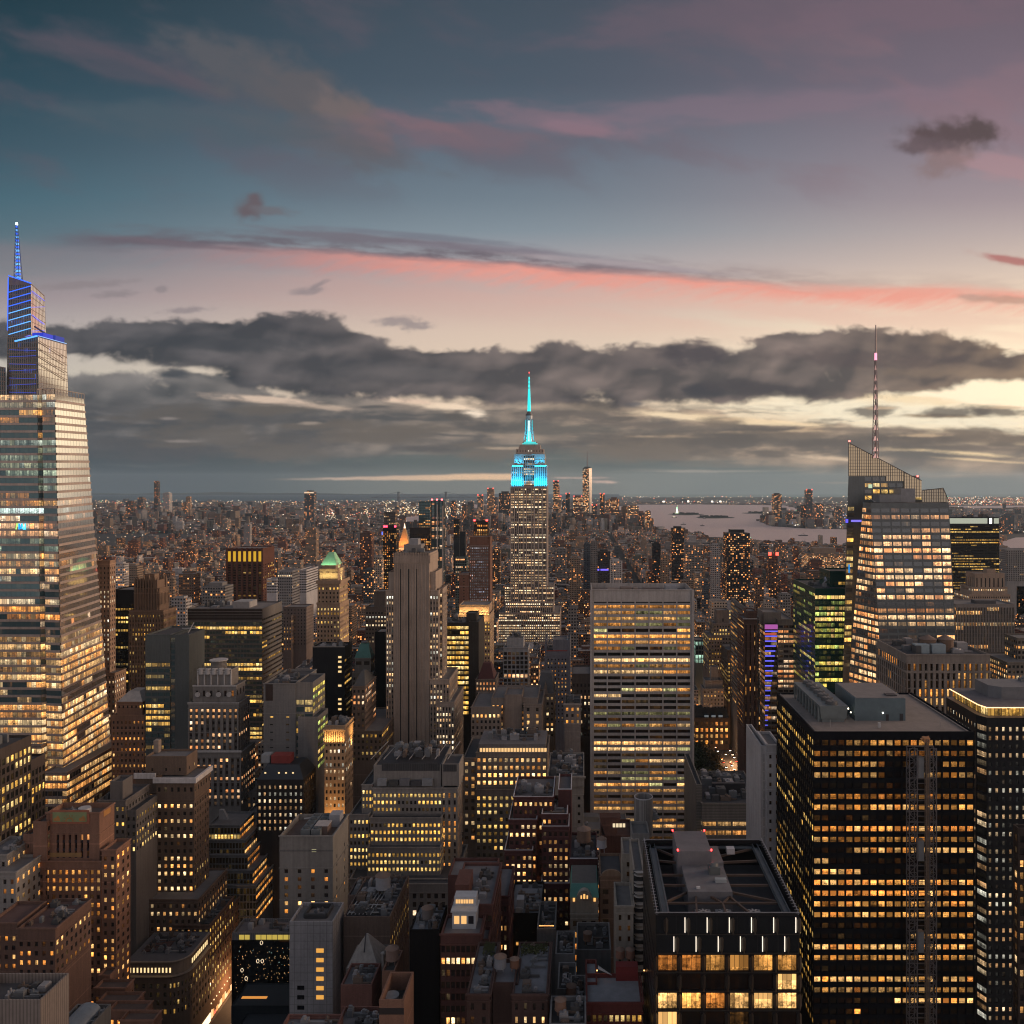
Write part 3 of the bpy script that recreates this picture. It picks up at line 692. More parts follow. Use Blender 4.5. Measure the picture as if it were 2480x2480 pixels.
water('sea_water', [(-900, 1196.6), (700, 1196.6), (1500, 1197.2), (1500, 1207), (1250, 1213), (1000, 1213), (600, 1214), (240, 1212), (-900, 1210)], 'dark blue sea along the horizon')
water('river_water', [(955, 1256), (1020, 1248), (1024, 1266), (960, 1271)], 'short reach of grey river left of centre')
water('bay_water', [(2250, 1226), (2700, 1223), (2700, 1231), (2330, 1231)], 'thin strip of bay at the far right')
water('west_river_water', [(2418, 1314), (2460, 1302), (2700, 1296), (2700, 1350), (2470, 1345), (2430, 1336)], 'patch of pink river at the right edge')
water('narrows_water', [(1140, 1222), (1260, 1220), (1260, 1230), (1140, 1232)], 'strip of water behind the downtown towers')
WATER_RIDGE = WATER[1]
def land_mat(c):
    m, nt, p = newmat('land'); g = node(nt, 'ShaderNodeNewGeometry'); n = noise(nt, g.outputs['Position'], .01, 6, .7)
    nt.links.new(ramp(nt, n, [(.3, (c[0]*.5, c[1]*.5, c[2]*.5, 1)), (.7, (c[0]*1.5, c[1]*1.5, c[2]*1.5, 1))]), p.inputs['Base Color']); p.inputs['Roughness'].default_value = .95; return m
def ridge(name, x0, x1, Y, D, h, seed, label):
    rng = random.Random(seed); m = MB(); n = 120; hs = []
    ph = [rng.uniform(0, 6.28) for _ in range(8)]
    for i in range(n+1):
        t = i/n; v = sum(math.sin(t*(3+k*5)*1.7+ph[k])/(1+k) for k in range(8))*.28+.62
        hs.append(max(.08, v)*h*min(1, t*7, (1-t)*7+.2))
    X = [x0+(x1-x0)*i/n for i in range(n+1)]
    for i in range(n):
        m.quad((X[i], Y, 0), (X[i+1], Y, 0), (X[i+1], Y+D*.4, hs[i+1]), (X[i], Y+D*.4, hs[i]))
        m.quad((X[i], Y+D*.4, hs[i]), (X[i+1], Y+D*.4, hs[i+1]), (X[i+1], Y+D, 0), (X[i], Y+D, 0))
    structure(name, m, land_mat((.03, .04, .035)), label=label, cat='hills')
ridge('hills', wx(1470, 16500), wx(2800, 16500), 15500, 4600, 34, 3, 'low dark hills beyond the harbour')
ridge('hills', wx(-300, 27500), wx(900, 27500), 26500, 2500, 60, 5, 'far low ridge on the left horizon')
ridge('hills', wx(1980, 12500), wx(2800, 12500), 12000, 2000, 22, 8, 'low wooded shore at the far right')
def island(x0, x1, yp, seed, label):
    Y = EYE*FPX/(yp-HY); rng = random.Random(seed); m = MB(); a, b = wx(x0, Y), wx(x1, Y); n = 28
    P = []; Q = []
    for i in range(n):
        t = i/n*2*math.pi; r = 1+.12*math.sin(3*t+seed)+.06*math.sin(7*t)
        P.append(((a+b)/2+(b-a)/2*math.cos(t)*r, Y+210*math.sin(t)*r, .4)); Q.append(((a+b)/2+(b-a)/2*.9*math.cos(t)*r, Y+185*math.sin(t)*r, 3))
    m.frustum(P, Q)
    for k in range(60):
        t, r = rng.uniform(0, 6.28), rng.random()**.5*.72; w = rng.uniform(10, 34)
        m.box((a+b)/2+(b-a)/2*math.cos(t)*r, (a+b)/2+(b-a)/2*math.cos(t)*r+w, Y+150*math.sin(t)*r, Y+150*math.sin(t)*r+w, 2.5, 3+rng.uniform(4, 16), False)
    structure('island', m, land_mat((.03, .035, .028)), label=label, cat='island'); return Y
island(1618, 1702, 1246, 1, 'small dark island carrying the statue')
island(1682, 1775, 1253.5, 2, 'larger dark island right of the statue')
island(1800, 1880, 1243, 4, 'long low pier island in the harbour')

# haze
hz = MB(); hz.box(-42000, 42000, -900, 30500, -1.2, 700)
hm = bpy.data.materials.new('haze'); hm.use_nodes = True; hm.node_tree.nodes.clear()
_o = node(hm.node_tree, 'ShaderNodeOutputMaterial'); _v = node(hm.node_tree, 'ShaderNodeVolumePrincipled')
_v.inputs['Color'].default_value = (.62, .84, 1.0, 1); _v.inputs['Density'].default_value = HAZE = 1.9e-5; _v.inputs['Anisotropy'].default_value = .2
hm.node_tree.links.new(_v.outputs[0], _o.inputs['Volume'])
if USE_HAZE: tag(link('haze', mkmesh('haze', hz, hm)), 'blue evening haze over the distant city', 'haze', None, 'stuff')

# ---------------------------------------------------------------- avenues
AVE = [(-170, -142, 'avenue left of the centre between office blocks'), (129, 157, 'sixth avenue with traffic beside the park')]
ASPH = plain((.045, .045, .048), .75, name='asphalt'); PAVE = plain((.13, .125, .12), .85, name='pavement'); PAINT = plain((.6, .6, .58), .6, name='road_paint')
def road(x0, x1, y0, y1, label):
    m = MB(); m.quad((x0, y0, .01), (x1, y0, .01), (x1, y1, .01), (x0, y1, .01)); structure('road', m, ASPH, label=label, cat='road')
    m = MB()
    m.box(x0-5, x0, y0, y1, 0, .14); m.box(x1, x1+5, y0, y1, 0, .14); structure('pavement', m, PAVE, label='pavements along the '+label, cat='pavement')
    m = MB(); y = y0
    while y < y1:
        for q in (.25, .5, .75):
            x = x0+(x1-x0)*q; m.quad((x-.08, y, .016), (x+.08, y, .016), (x+.08, y+3, .016), (x-.08, y+3, .016))
        y += 9
    for k in range(int((y1-y0)/80)):
        yy = y0+k*80
        for j in range(12): 
            x = x0+1+j*(x1-x0-2)/12; m.quad((x, yy, .016), (x+.9, yy, .016), (x+.9, yy+3, .016), (x, yy+3, .016))
    structure('road_marking', m, PAINT, label='white markings on the '+label, cat='road marking')
road(-181, -142, 60, 1500, 'avenue left of centre'); road(129, 157, 60, 1500, 'avenue beside the park')
# park floor
m = MB(); m.quad((-20, 640, .02), (118, 640, .02), (118, 835, .02), (-20, 835, .02)); structure('park_lawn', m, plain((.025, .04, .018), .95, name='lawn'), label='dark park lawn under the trees', cat='lawn')
FOOT.append((-22, 120, 620, 838))
LEAF = []
for c in ((.03, .045, .015), (.045, .055, .02), (.06, .05, .02)):
    LEAF.append(plain(c, .8, name='foliage'))
def make_tree(seed, mat):
    rng = random.Random(seed)
    r = link('street_tree', None); t = MB()
    t.cyl(0, 0, 0, 5, .45, .28, 8)
    tips = []
    for k in range(7):
        a = k*.9+rng.random(); L = rng.uniform(3, 5.5); q = (L*math.cos(a)*.8, L*math.sin(a)*.8, 5+rng.uniform(3, 7)); t.beam((0, 0, 4.6), q, .25); tips.append(q)
    link('trunk', mkmesh('trunk', t, plain((.05, .035, .025), .9)), r)
    c = MB()
    for k in range(1500):
        q = rng.choice(tips); R = rng.gauss(0, 1), rng.gauss(0, 1), rng.gauss(0, 1)
        p = Vector((q[0]*rng.uniform(.2, 1.1)+R[0]*1.5, q[1]*rng.uniform(.2, 1.1)+R[1]*1.5, q[2]+1+R[2]*1.3))
        n = Vector((rng.gauss(0, 1), rng.gauss(0, 1), rng.gauss(0, 1))).normalized(); a = n.orthogonal().normalized()*rng.uniform(.25, .6); b = n.cross(a)
        c.quad(p-a-b, p+a-b, p+a+b, p-a+b)
    link('crown', mkmesh('crown', c, mat), r); return r
def copy_tree(o, parent=None):
    c = o.copy(); COL.objects.link(c); c.parent = parent
    for ch in o.children: copy_tree(ch, c)
    return c
rng = random.Random(11); protos = [make_tree(i, LEAF[i]) for i in range(3)]; used = [0, 0, 0]
spots = [(x+rng.uniform(-2.5, 2.5), y+rng.uniform(-3, 3)) for y in (742, 757, 772, 788, 804, 822) for x in range(36, 118, 10)]
for i, (x, y) in enumerate(spots):
    k = i % 3; o = protos[k] if not used[k] else copy_tree(protos[k]); used[k] = 1
    o.location = (x, y, 0); s_ = rng.uniform(.9, 1.25); o.scale = (s_, s_, s_*rng.uniform(.9, 1.1)); o.rotation_euler.z = rng.uniform(0, 6.28)
    tag(o, 'leafy dark tree in the park grove beside the avenue', 'tree', 'park trees beside the avenue')
# street lamps and traffic
def make_lamp():
    r = link('street_lamp', None); m = MB(); m.cyl(0, 0, 0, 8.5, .12, .08, 8); m.beam((0, 0, 8.4), (2.2, 0, 9), .1); link('pole', mkmesh('pole', m, plain((.08, .08, .08), .6)), r)
    m = MB(); m.box(1.7, 2.7, -.25, .25, 8.8, 9.1); link('lamp_head', mkmesh('lamp_head', m, emit((1, .55, .22), 9, 'lamp')), r); return r
lp = make_lamp(); first = True
for X, sg in ((127, 1), (159, -1), (-140, -1)):
    for y in range(640, 1180, 36):
        o = lp if first else copy_tree(lp); first = False; o.location = (X, y, .14); o.rotation_euler.z = 0 if sg > 0 else math.pi
        tag(o, 'street lamp with glowing head on the avenue kerb', 'street lamp', 'street lamps along the avenues')
for X, y, pw in [(143, 720, 30000), (143, 800, 38000), (143, 870, 38000), (143, 950, 30000), (143, 1050, 26000), (70, 838, 9000), (-156, 800, 30000), (-156, 900, 30000), (-160, 520, 16000), (-173, 432, 14000)]:
    l = bpy.data.lights.new('street_glow', 'POINT'); l.energy = pw; l.color = (1, .5, .22); l.shadow_soft_size = 1.5; link('street_glow', l, None, (X, y, 9))
def make_car(col):
    r = link('car', None); m = MB()
    m.frustum([(-.9, -2.2, .35), (.9, -2.2, .35), (.9, 2.2, .35), (-.9, 2.2, .35)], [(-.88, -2.15, .85), (.88, -2.15, .85), (.88, 2.15, .9), (-.88, 2.15, .9)])
    link('body', mkmesh('body', m, plain(col, .35, .2)), r)
    m = MB(); m.frustum([(-.8, -1.5, .85), (.8, -1.5, .85), (.8, 1.1, .85), (-.8, 1.1, .85)], [(-.65, -1.0, 1.4), (.65, -1.0, 1.4), (.65, .5, 1.4), (-.65, .5, 1.4)]); link('cabin', mkmesh('cabin', m, plain((.02, .02, .025), .2)), r)
    w = MB(); n = 12
    for sx in (0,):
        w.frustum([(sx, .33*math.cos(t*math.pi*2/n), .33+.33*math.sin(t*math.pi*2/n)) for t in range(n)], [(sx+.17, .33*math.cos(t*math.pi*2/n), .33+.33*math.sin(t*math.pi*2/n)) for t in range(n)])
    wmesh = mkmesh('wheel', w, plain((.02, .02, .02), .9))
    for y in (-1.4, 1.4):
        for sx in (-.92, .75): link('wheel', wmesh, r, (sx, y, 0))
    for x in (-.6, .6):
        m = MB(); m.box(x-.2, x+.2, 2.14, 2.24, .6, .8); link('tail_light', mkmesh('tail_light', m, emit((1, .06, .03), 14, 'tail')), r)
        m = MB(); m.box(x-.2, x+.2, -2.28, -2.18, .6, .8); link('headlight', mkmesh('headlight', m, emit((1, .85, .65), 22, 'head')), r)
    return r
cars = [make_car(c) for c in ((.5, .3, .02), (.02, .02, .02), (.35, .35, .36), (.15, .02, .02))]; used = [0]*4; rng = random.Random(4)
for X0, nl, ys in ((131, 4, (735, 1180)), (-168, 4, (640, 1100))):
    for lane in range(nl):
        y = ys[0]+rng.uniform(0, 8)
        while y < ys[1]:
            k = rng.randrange(4); o = cars[k] if not used[k] else copy_tree(cars[k]); used[k] = 1
            o.location = (X0+3+lane*6.2, y, .012); o.rotation_euler.z = 0 if rng.random() < .55 else math.pi
            tag(o, 'car with its lights on in the avenue traffic', 'car', 'cars in the avenue traffic'); y += rng.uniform(7, 26)

# ---------------------------------------------------------------- the towers, one by one
def B(label, cat='office tower', name='office_tower', **k): return Bld(name, label, cat, **k)
mt = lambda c=(.16, .17, .18): plain(c, .5, .2)

# -- black tower with the hoist, right foreground
b = B('huge black tower with rows of amber windows and a grey gravel roof, right foreground')
sb = style(bay=2.6, fl=3.48, ww=.8, wh=.5, rec=.35, top=1.9, lit=.76, pf=.84, run=.84, pal='amber', br=.78, glass='dark', po=.05)
R = b.box(1970, 2360, 1772, 274, 52, wall(BLACK, .7, 'plain', .2), sb, style(bay=2.6, fl=3.48, ww=.7, wh=.5, top=1.9, lit=.5, pf=.95, run=.6, pal='gold', br=.6, glass='dark'), lo=2500, roof=(.19, .165, .15), par=.6)
X0, X1, Y0, Y1, z = R; z = z
PB = plain((.085, .125, .145), .55, .2, name='steel_cladding')
m = b.part('penthouse', PB); ya, yb = 289, 312; xa, xb = wx(2080, 285), wx(2204, 285); m.box(xa, xb, ya, yb, z, z+7.6, False)
b.part('penthouse_roof', plain((.16, .15, .15), .9)).box(xa+.4, xb-.4, ya+.4, yb-.4, z+7.6, z+7.75, False)
m = b.part('penthouse_door', mt((.03, .03, .035))); m.box(xa+10.5, xa+11.5, ya-.06, ya, z, z+2.2); m.box(xb-2.0, xb-.8, ya-.05, ya, z, z+2.4)
b.part('hatch', mt((.03, .03, .035))).box(xb-5.5, xb-2, ya+2.5, ya+5.5, z+7.75, z+8.1, False)
b.part('lamp', emit((1, .9, .7), 7, 'lamp')).box(xa+9.3, xa+9.7, ya-.15, ya, z+2.5, z+2.9)
b.part('lamp', emit((1, .9, .7), 7, 'lamp'), 1).box(xa-1.9, xa-1.5, ya+2, ya+2.3, z+3.4, z+3.8); b.part('lamp', emit((1, .9, .7), 7, 'lamp'), 2).box(xa-1.2, xa-.9, ya+1, ya+1.3, z+2.4, z+2.7)
m = b.part('cooling_tower', plain((.13, .155, .16), .5, .2)); cx0, cx1 = xa-12.2, xa-3.6
for (za, zb2, ex) in ((0, 1.2, .6),): m.box(cx0+.5, cx1-.5, 287.4, 321, z, z+1.2)
m.frustum([(cx0, 287, z+1.2), (cx1, 287, z+1.2), (cx1, 321.5, z+1.2), (cx0, 321.5, z+1.2)], [(cx0-.5, 286.6, z+5.6), (cx1+.5, 286.6, z+5.6), (cx1+.5, 322, z+5.6), (cx0-.5, 322, z+5.6)])
for i in range(7):
    fy = 289.5+i*5.0
    b.part('fan', plain((.06, .065, .07), .5, .4), i).cyl((cx0+cx1)/2, fy, z+5.6, z+6.7, 2.1, 1.9, 20)
    f = b.part('fan_blade', plain((.2, .2, .2), .5, .4), i, ('fan', i))
    for a in range(6):
        t = a*math.pi/3; f.beam(((cx0+cx1)/2, fy, z+6.75), ((cx0+cx1)/2+1.6*math.cos(t), fy+1.6*math.sin(t), z+6.75), .5, .08)
for i in range(9):
    b.part('cooling_tower', None).box(cx0-.9, cx0-.5, 287+i*4, 288+i*4, z+.2, z+5.0)
m = b.part('roof_rail', mt((.22, .2, .19)))
for (p, q) in (((X0+1.2, Y0+1.5), (X0+1.2, Y1-1)), ((X1-1.5, Y0+1.5), (X1-1.5, Y1-1))): m.beam((p[0], p[1], z+.3), (q[0], q[1], z+.3), .35, .25)
b.part('roof_vent', mt((.4, .4, .4))).box(wx(2133, 278), wx(2139, 278), 280, 280.8, z, z+1.8)
m = b.part('mast_pipe', mt((.25, .25, .25)))
for q in (2013, 2280): m.cyl(wx(q, 280), 281, z, z+2.6, .08, .08, 6)
b.done()

# hoist towers in front of it
b = Bld('construction_hoist', 'tall lattice builders hoist climbing the face of the black tower', 'hoist')
def lattice(m, x0, x1, y0, y1, z0, z1, st, w=.14, chord=.28):
    for x in (x0, x1):
        for y in (y0, y1): m.beam((x, y, z0), (x, y, z1), chord)
    n = max(1, int((z1-z0)/st)); h = (z1-z0)/n
    for i in range(n):
        a, c = z0+i*h, z0+(i+1)*h; f = i % 2
        for y in (y0, y1):
            m.beam((x0 if f else x1, y, a), (x1 if f else x0, y, c), w); m.beam((x0, y, c), (x1, y, c), w)
        for x in (x0, x1): m.beam((x, y0 if f else y1, a), (x, y1 if f else y0, c), w)
LM = plain((.10, .095, .10), .6, .3, name='galvanised'); YH = 270.5
ztop = wz(1808, YH)
m = b.part('mast', LM, 0); lattice(m, wx(2197, YH), wx(2216, YH), 268.6, 271.0, 40, ztop, 2.3)
m = b.part('mast', LM, 1); lattice(m, wx(2246, YH), wx(2262, YH), 268.6, 271.0, 40, ztop, 2.3)
m = b.part('crane_mast', plain((.13, .095, .07), .6), 0); lattice(m, wx(2236, YH), wx(2242, YH), 268.2, 269.2, 40, wz(1786, YH), 1.2, .1, .18)
m = b.part('tie_frame', LM)
zz = ztop
while zz > 60:
    m.beam((wx(2197, YH), 271, zz), (wx(2262, YH), 271, zz), .3); m.beam((wx(2216, YH), 269, zz-.8), (wx(2246, YH), 269, zz-.8), .18); zz -= 3.48
for i, py_ in enumerate((1880, 2080, 2300)):
    b.part('cab', plain((.14, .145, .15), .5), i).box(wx(2219, YH), wx(2233, YH), 268.8, 270.8, wz(py_, YH), wz(py_, YH)+6.5)
b.part('hoist_head', plain((.4, .2, .09), .6)).box(wx(2232, YH), wx(2246, YH), 268.4, 270.4, wz(1794, YH), wz(1783, YH))
b.part('hoist_head', plain((.4, .2, .09), .6), 1).beam((wx(2226, YH), 269.3, wz(1787, YH)), (wx(2246, YH), 269.3, wz(1781, YH)), .4)
b.part('bracing', LM, 0).box(wx(2218, YH), wx(2245, YH), 270.9, 271.2, ztop-.3, ztop)
b.done()

# -- chamfered dark tower with glowing terrace at the right edge
b = B('dark tower with chamfered corner, pale square windows and a glowing rooftop terrace, right edge')
Y = 350; wm = wall((.016, .017, .02), .5, 'plain', .4); xL = wx(2365, Y+5); xC = wx(2390, Y); xR = wx(2620, Y); zt = wz(1738, Y)
s1 = style(bay=2.9, fl=3.62, ww=.42, wh=.5, rec=.35, top=3.0, lit=.8, pf=.8, run=.85, pal='white', br=.55, glass='dark', low=.01)
b.patch((xC, Y, 0), (xR, Y, 0), (xR, Y, zt), (xC, Y, zt), s1, wm, wz(2490, Y))
b.patch((xL-.2, Y+5, 0), (xC, Y, 0), (xC, Y, zt), (xL-.2, Y+5, zt), style(bay=6, fl=3.62, ww=.9, wh=.62, top=3.0, lit=.9, pf=.8, pal='white', br=.42, panes=4, glass='dark'), wm, wz(2490, Y))
b.patch((xL-.2, Y+34, 0), (xL-.2, Y+5, 0), (xL-.2, Y+5, zt), (xL-.2, Y+34, zt), style(bay=2.9, fl=3.62, ww=.42, wh=.5, top=3.0, lit=.9, pf=.8, pal='white', br=.45, glass='dark'), wm, 60)
b.part('wall', wm).quad((xR, Y, 0), (xR, Y+34, 0), (xR, Y+34, zt), (xR, Y, zt))
b.part('terrace_floor', mt((.2, .17, .15))).poly([(xC, Y, zt), (xR, Y, zt), (xR, Y+34, zt), (xL-.2, Y+34, zt), (xL-.2, Y+5, zt)])
ring = lambda o, z_: [(xC+o*.6, Y+o, z_), (xR-o, Y+o, z_), (xR-o, Y+34-o, z_), (xL+o, Y+34-o, z_), (xL+o, Y+5+o*.6, z_)]
P, Q = ring(2.4, zt), ring(2.4, zt+3.8)
pc = 0
for i in (4, 0, 3):
    j = (i+1) % 5; A_, B_, C_, D_ = P[i], P[j], Q[j], Q[i]
    b.patch(A_, B_, C_, D_, style(bay=1.5, fl=3.7, ww=.9, wh=.92, rec=.1, top=.05, lit=1, pf=1, pal='gold', br=.8, sill=.4), mt((.1, .08, .05)), zt, 'screen')
b.part('terrace_roof', plain((.13, .12, .125), .9)).frustum(ring(1.0, zt+3.8), ring(1.0, zt+4.3))
lr = emit((1, .55, .25), 3.2, 'light_strip')
RR = ring(.95, zt+3.9)
for i in (4, 0, 3): b.part('light_strip', lr, i).beam(RR[i], RR[(i+1) % 5], .35, .3)
px0, px1 = wx(2420, Y+16), wx(2640, Y+16); zz = zt+4.3
b.part('penthouse', plain((.13, .135, .145), .6)).frustum([(px0, Y+14, zz), (px1, Y+14, zz), (px1, Y+30, zz), (px0-4, Y+30, zz), (px0-4, Y+18, zz)], [(px0, Y+14, zz+5), (px1, Y+14, zz+5), (px1, Y+30, zz+5), (px0-4, Y+30, zz+5), (px0-4, Y+18, zz+5)])
b.foot.append((xL, xR, Y, Y+34)); FOOT.append(b.foot[0]); b.gear((px0+2, px1, Y+19, Y+29, zz+5), 5)
b.done()
b = B('narrow dark bronze slab rising at the lower right corner')
b.box(2466, 2560, 2006, 250, 3, wall((.035, .028, .025), .6), style(bay=2.2, fl=3.6, ww=.5, lit=.6, pal='warm', br=.7), lo=2500); b.done()

# -- glass tower with folded facade and open roof, centre right foreground
b = B('dark faceted glass tower with open girdered roof, fans and vertical light bars')
Y = 212; XA, XB = wx(1588, Y), wx(1936, Y); YB = 256; zr = wz(2211, Y); fl = 4.75
wmg = wall((.018, .017, .018), .3, 'plain', .5)
def gskip(i, k, nx, nz): return k < 2
sg = style(bay=5.55, fl=fl, ww=.78, wh=.86, rec=.5, top=.6, lit=.82, pf=.92, run=.7, pal='amber', br=1.35, glass='dark', panes=4, skip=gskip, sill=.35)
b.block(XA, XB, Y, YB, 0, zr, wmg, sg, style(bay=1.9, fl=fl, ww=.4, wh=.5, top=10, lit=.25, pf=.6, pal='white', br=.3, glass='dark'), zlo=70, roof=(.05, .05, .055), par=7.5)
# folded piers, staggered floor by floor
m = b.part('folded_pier', plain((.045, .036, .03), .4, .3, name='bronze'))
GL = winmat('mirror', False, **WIN['mirror'])
gp = b.part('dark_glass', plain((.02, .022, .025), .08, .3))
lb = 0
for k in range(14):
    z1 = zr-.6-k*fl; z0 = z1-fl
    for i in range(8):
        xx = XA+(i+(.5 if k == 0 else 0))*(5.55 if k < 2 else 5.998)-(.2 if k < 2 else 0)
        if xx < XA or xx > XB: continue
        w = 1.15; zm = (z0+z1)/2
        m.poly([(xx-w/2, Y-.02, z0+fl*.25), (xx, Y-.75, z0+.1), (xx, Y-.75, z1-.1), (xx-w/2, Y-.02, z1-fl*.25)]); m.poly([(xx, Y-.75, z0+.1), (xx+w/2, Y-.02, z0+fl*.25), (xx+w/2, Y-.02, z1-fl*.25), (xx, Y-.75, z1-.1)])
        m.tri((xx-w/2, Y-.02, z0+fl*.25), (xx+w/2, Y-.02, z0+fl*.25), (xx, Y-.75, z0+.1)); m.tri((xx+w/2, Y-.02, z1-fl*.25), (xx-w/2, Y-.02, z1-fl*.25), (xx, Y-.75, z1-.1))
        if k < 2 and not (k == 0 and i in (0,)):
            b.part('light_bar', emit((1, .86, .68), 1.5, 'light_bar'), lb).box(xx-.9, xx-.72, Y-.25, Y-.05, z0+.5, z1-.5); lb += 1
    b.part('floor_edge', plain((.03, .026, .024), .4, .3), 0).box(XA, XB, Y-.12, Y, z0-.14, z0+.14)
for k in range(2):
    z1 = zr-.7-k*fl
    for i in range(7): gp.quad((XA+.2+i*5.1, Y-.05, z1-fl+.3), (XA+5.0+i*5.1, Y-.05, z1-fl+.3), (XA+5.0+i*5.1, Y-.03, z1), (XA+.2+i*5.1, Y-.03, z1))
RT = plain((.075, .095, .11), .45, .4, name='roof_steel'); m = b.part('roof_track', RT)
for a, c in (((XA+2.6, Y+1.2), (XA+2.6, YB-1.5)), ((XB-2.6, Y+1.2), (XB-2.6, YB-1.5)), ((XA+1.5, YB-2.4), (XB-1.5, YB-2.4))):
    m.beam((a[0], a[1], zr-1.2), (c[0], c[1], zr-1.2), 2.2, .4); m.beam((a[0]-.7, a[1], zr-.7), (c[0]-.7, c[1], zr-.7), .22); m.beam((a[0]+.7, a[1], zr-.7), (c[0]+.7, c[1], zr-.7), .22)
m = b.part('parapet_rail', plain((.3, .31, .33), .4, .5))
for x in (XA+.3, XB-.3):
    m.beam((x, Y, zr+.5), (x, YB, zr+.5), .16); y = Y
    while y < YB: m.beam((x, y, zr-.4), (x, y+.4, zr+.5), .14); m.beam((x-.6, y, zr), (x+.6, y, zr), .12); y += 1.6
m.beam((XA, Y+.1, zr+.05), (XB, Y+.1, zr+.05), .2); m.beam((XA, YB-.2, zr+.1), (XB, YB-.2, zr+.1), .2)
cx0, cx1 = XA+8.6, XA+24.5
b.part('core_box', plain((.12, .12, .13), .8)).box(cx0+1, cx1-3.2, Y+11.5, Y+27, zr-7.5, zr-.2, False)
b.part('core_box', plain((.13, .125, .135), .8), 1).box(cx0, cx0+9.5, Y+27, Y+41, zr-7.5, zr+3.8, False)
b.part('core_box', plain((.14, .135, .14), .8), 2).box(cx0+9.5, cx1-3, Y+27, Y+38, zr-7.5, zr+.6, False)
m = b.part('girder', plain((.10, .07, .055), .5, .3))
C = ((XA+XB)/2-2, Y+20)
for (p, q) in [((cx0+1, Y+14), (XA+3.8, Y+9)), ((cx0+1, Y+18), (XA+3.8, Y+18)), ((cx0+1, Y+24), (XA+3.8, Y+24)), ((cx0, Y+32), (XA+3.8, Y+33)), ((cx0, Y+36), (XA+3.8, Y+41)),
               ((cx1-3.2, Y+14), (XB-3.8, Y+9)), ((cx1-3.2, Y+18), (XB-3.8, Y+18)), ((cx1-3.2, Y+24), (XB-3.8, Y+24)), ((cx1-3, Y+32), (XB-3.8, Y+33)), ((cx1-3, Y+36), (XB-3.8, Y+41)),
               ((cx0+3, Y+11.5), (cx0+2, Y+2)), ((cx0+7, Y+11.5), (cx0+9.5, Y+8)), ((cx0+12, Y+11.5), (cx0+9.5, Y+8)), ((cx0+9.5, Y+8), (cx0+9.5, Y+2)), ((cx1-4, Y+11.5), (cx1, Y+2))]:
    m.beam((p[0], p[1], zr-1.6), (q[0], q[1], zr-1.6), .45, .6)
m.beam((XA+3.7, Y+8, zr-1.5), (XB-3.7, Y+8, zr-1.5), .4, .5)
for i, fx in enumerate((XA+12.6, XA+17.9, XA+25.4)):
    b.part('fan_housing', plain((.19, .2, .21), .5, .3), i).box(fx-2, fx+2, Y+2.3, Y+6.6, zr-6, zr-2.4, False)
    b.part('fan', plain((.05, .05, .055), .5), i, ('fan_housing', i)).cyl(fx, Y+4.4, zr-2.4, zr-2.1, 1.75, 1.75, 24)
    f = b.part('fan_blade', plain((.3, .3, .3), .5, .3), i, ('fan_housing', i))
    for a in range(9):
        t = a*math.pi/4.5; f.beam((fx+.35*math.cos(t), Y+4.4+.35*math.sin(t), zr-1.95), (fx+1.6*math.cos(t+.2), Y+4.4+1.6*math.sin(t+.2), zr-1.95), .4, .08)
for i, (dx_, dy_) in enumerate(((0, 27.3), (9.5, 27.3), (0, 41), (9.5, 41))): b.part('beacon', emit((1, .03, .03), 12, 'beacon'), i).box(cx0+dx_-.18, cx0+dx_+.18, Y+dy_-.18, Y+dy_+.18, zr+3.8, zr+4.25)
m = b.part('roof_unit', mt((.1, .11, .11)), 20); m.box(cx0+8, cx0+11, Y+21, Y+24, zr-.2, zr+1.8); m.cyl(cx0+9.5, Y+22.5, zr+1.8, zr+2.6, 1.1, .9, 12)
b.part('skylight', mt((.3, .33, .34)), 0).box(cx0+9, cx0+12, Y+16.5, Y+17.8, zr-.2, zr+.7); b.part('skylight', mt((.45, .45, .45)), 1).box(cx0+3.4, cx0+4.4, Y+13, Y+13.7, zr-.2, zr+.3); b.part('skylight', mt((.45, .45, .47)), 2).box(XA+24, XA+26.3, Y+36, Y+38, zr-1, zr+.6)
b.done()

# -- white slab with ribbon of windows between
b = B('slender pale grey slab tower squeezed beside the black tower')
b.box(1858, 1890, 1803, 330, 18, wall((.33, .33, .34), .7), style(bay=2.1, fl=3.6, ww=.36, wh=.42, lit=.12, pf=.6, pal='amber', br=.6, top=3), lo=2120)
b.box(1843, 1858, 1806, 331, 30, wall((.42, .41, .42), .6), style(bay=2.3, fl=3.6, ww=.1, wh=.9, lit=.0, top=3), lo=2120); b.done()

# -- low building right of the pale slab tower
b = B('low concrete building with a patterned band and lit ribbon windows beside the ribbed slab', 'building', 'office_building')
Y = 440; w_ = wall((.15, .14, .125), .85, 'louver')
R = b.box(1700, 1846, 1945, Y, 50, w_, style(bay=8.2, fl=4.6, ww=.9, wh=.5, top=8.6, lit=.95, pf=.95, pal='warm', br=1.1, panes=8, rec=.5), lo=2060, roof=ROOFD)
b.gear((R[0]+2, R[1]-2, R[2]+4, R[3]-2, R[4]), 14, 1.6)
b.part('screen', mt((.03, .03, .035))).box(R[0]+8, R[0]+26, R[2]+18, R[2]+20, R[4], R[4]+5)
b.box(1686, 1700, 1900, Y+2, 52, wall((.10, .1, .1), .8), None); b.done()

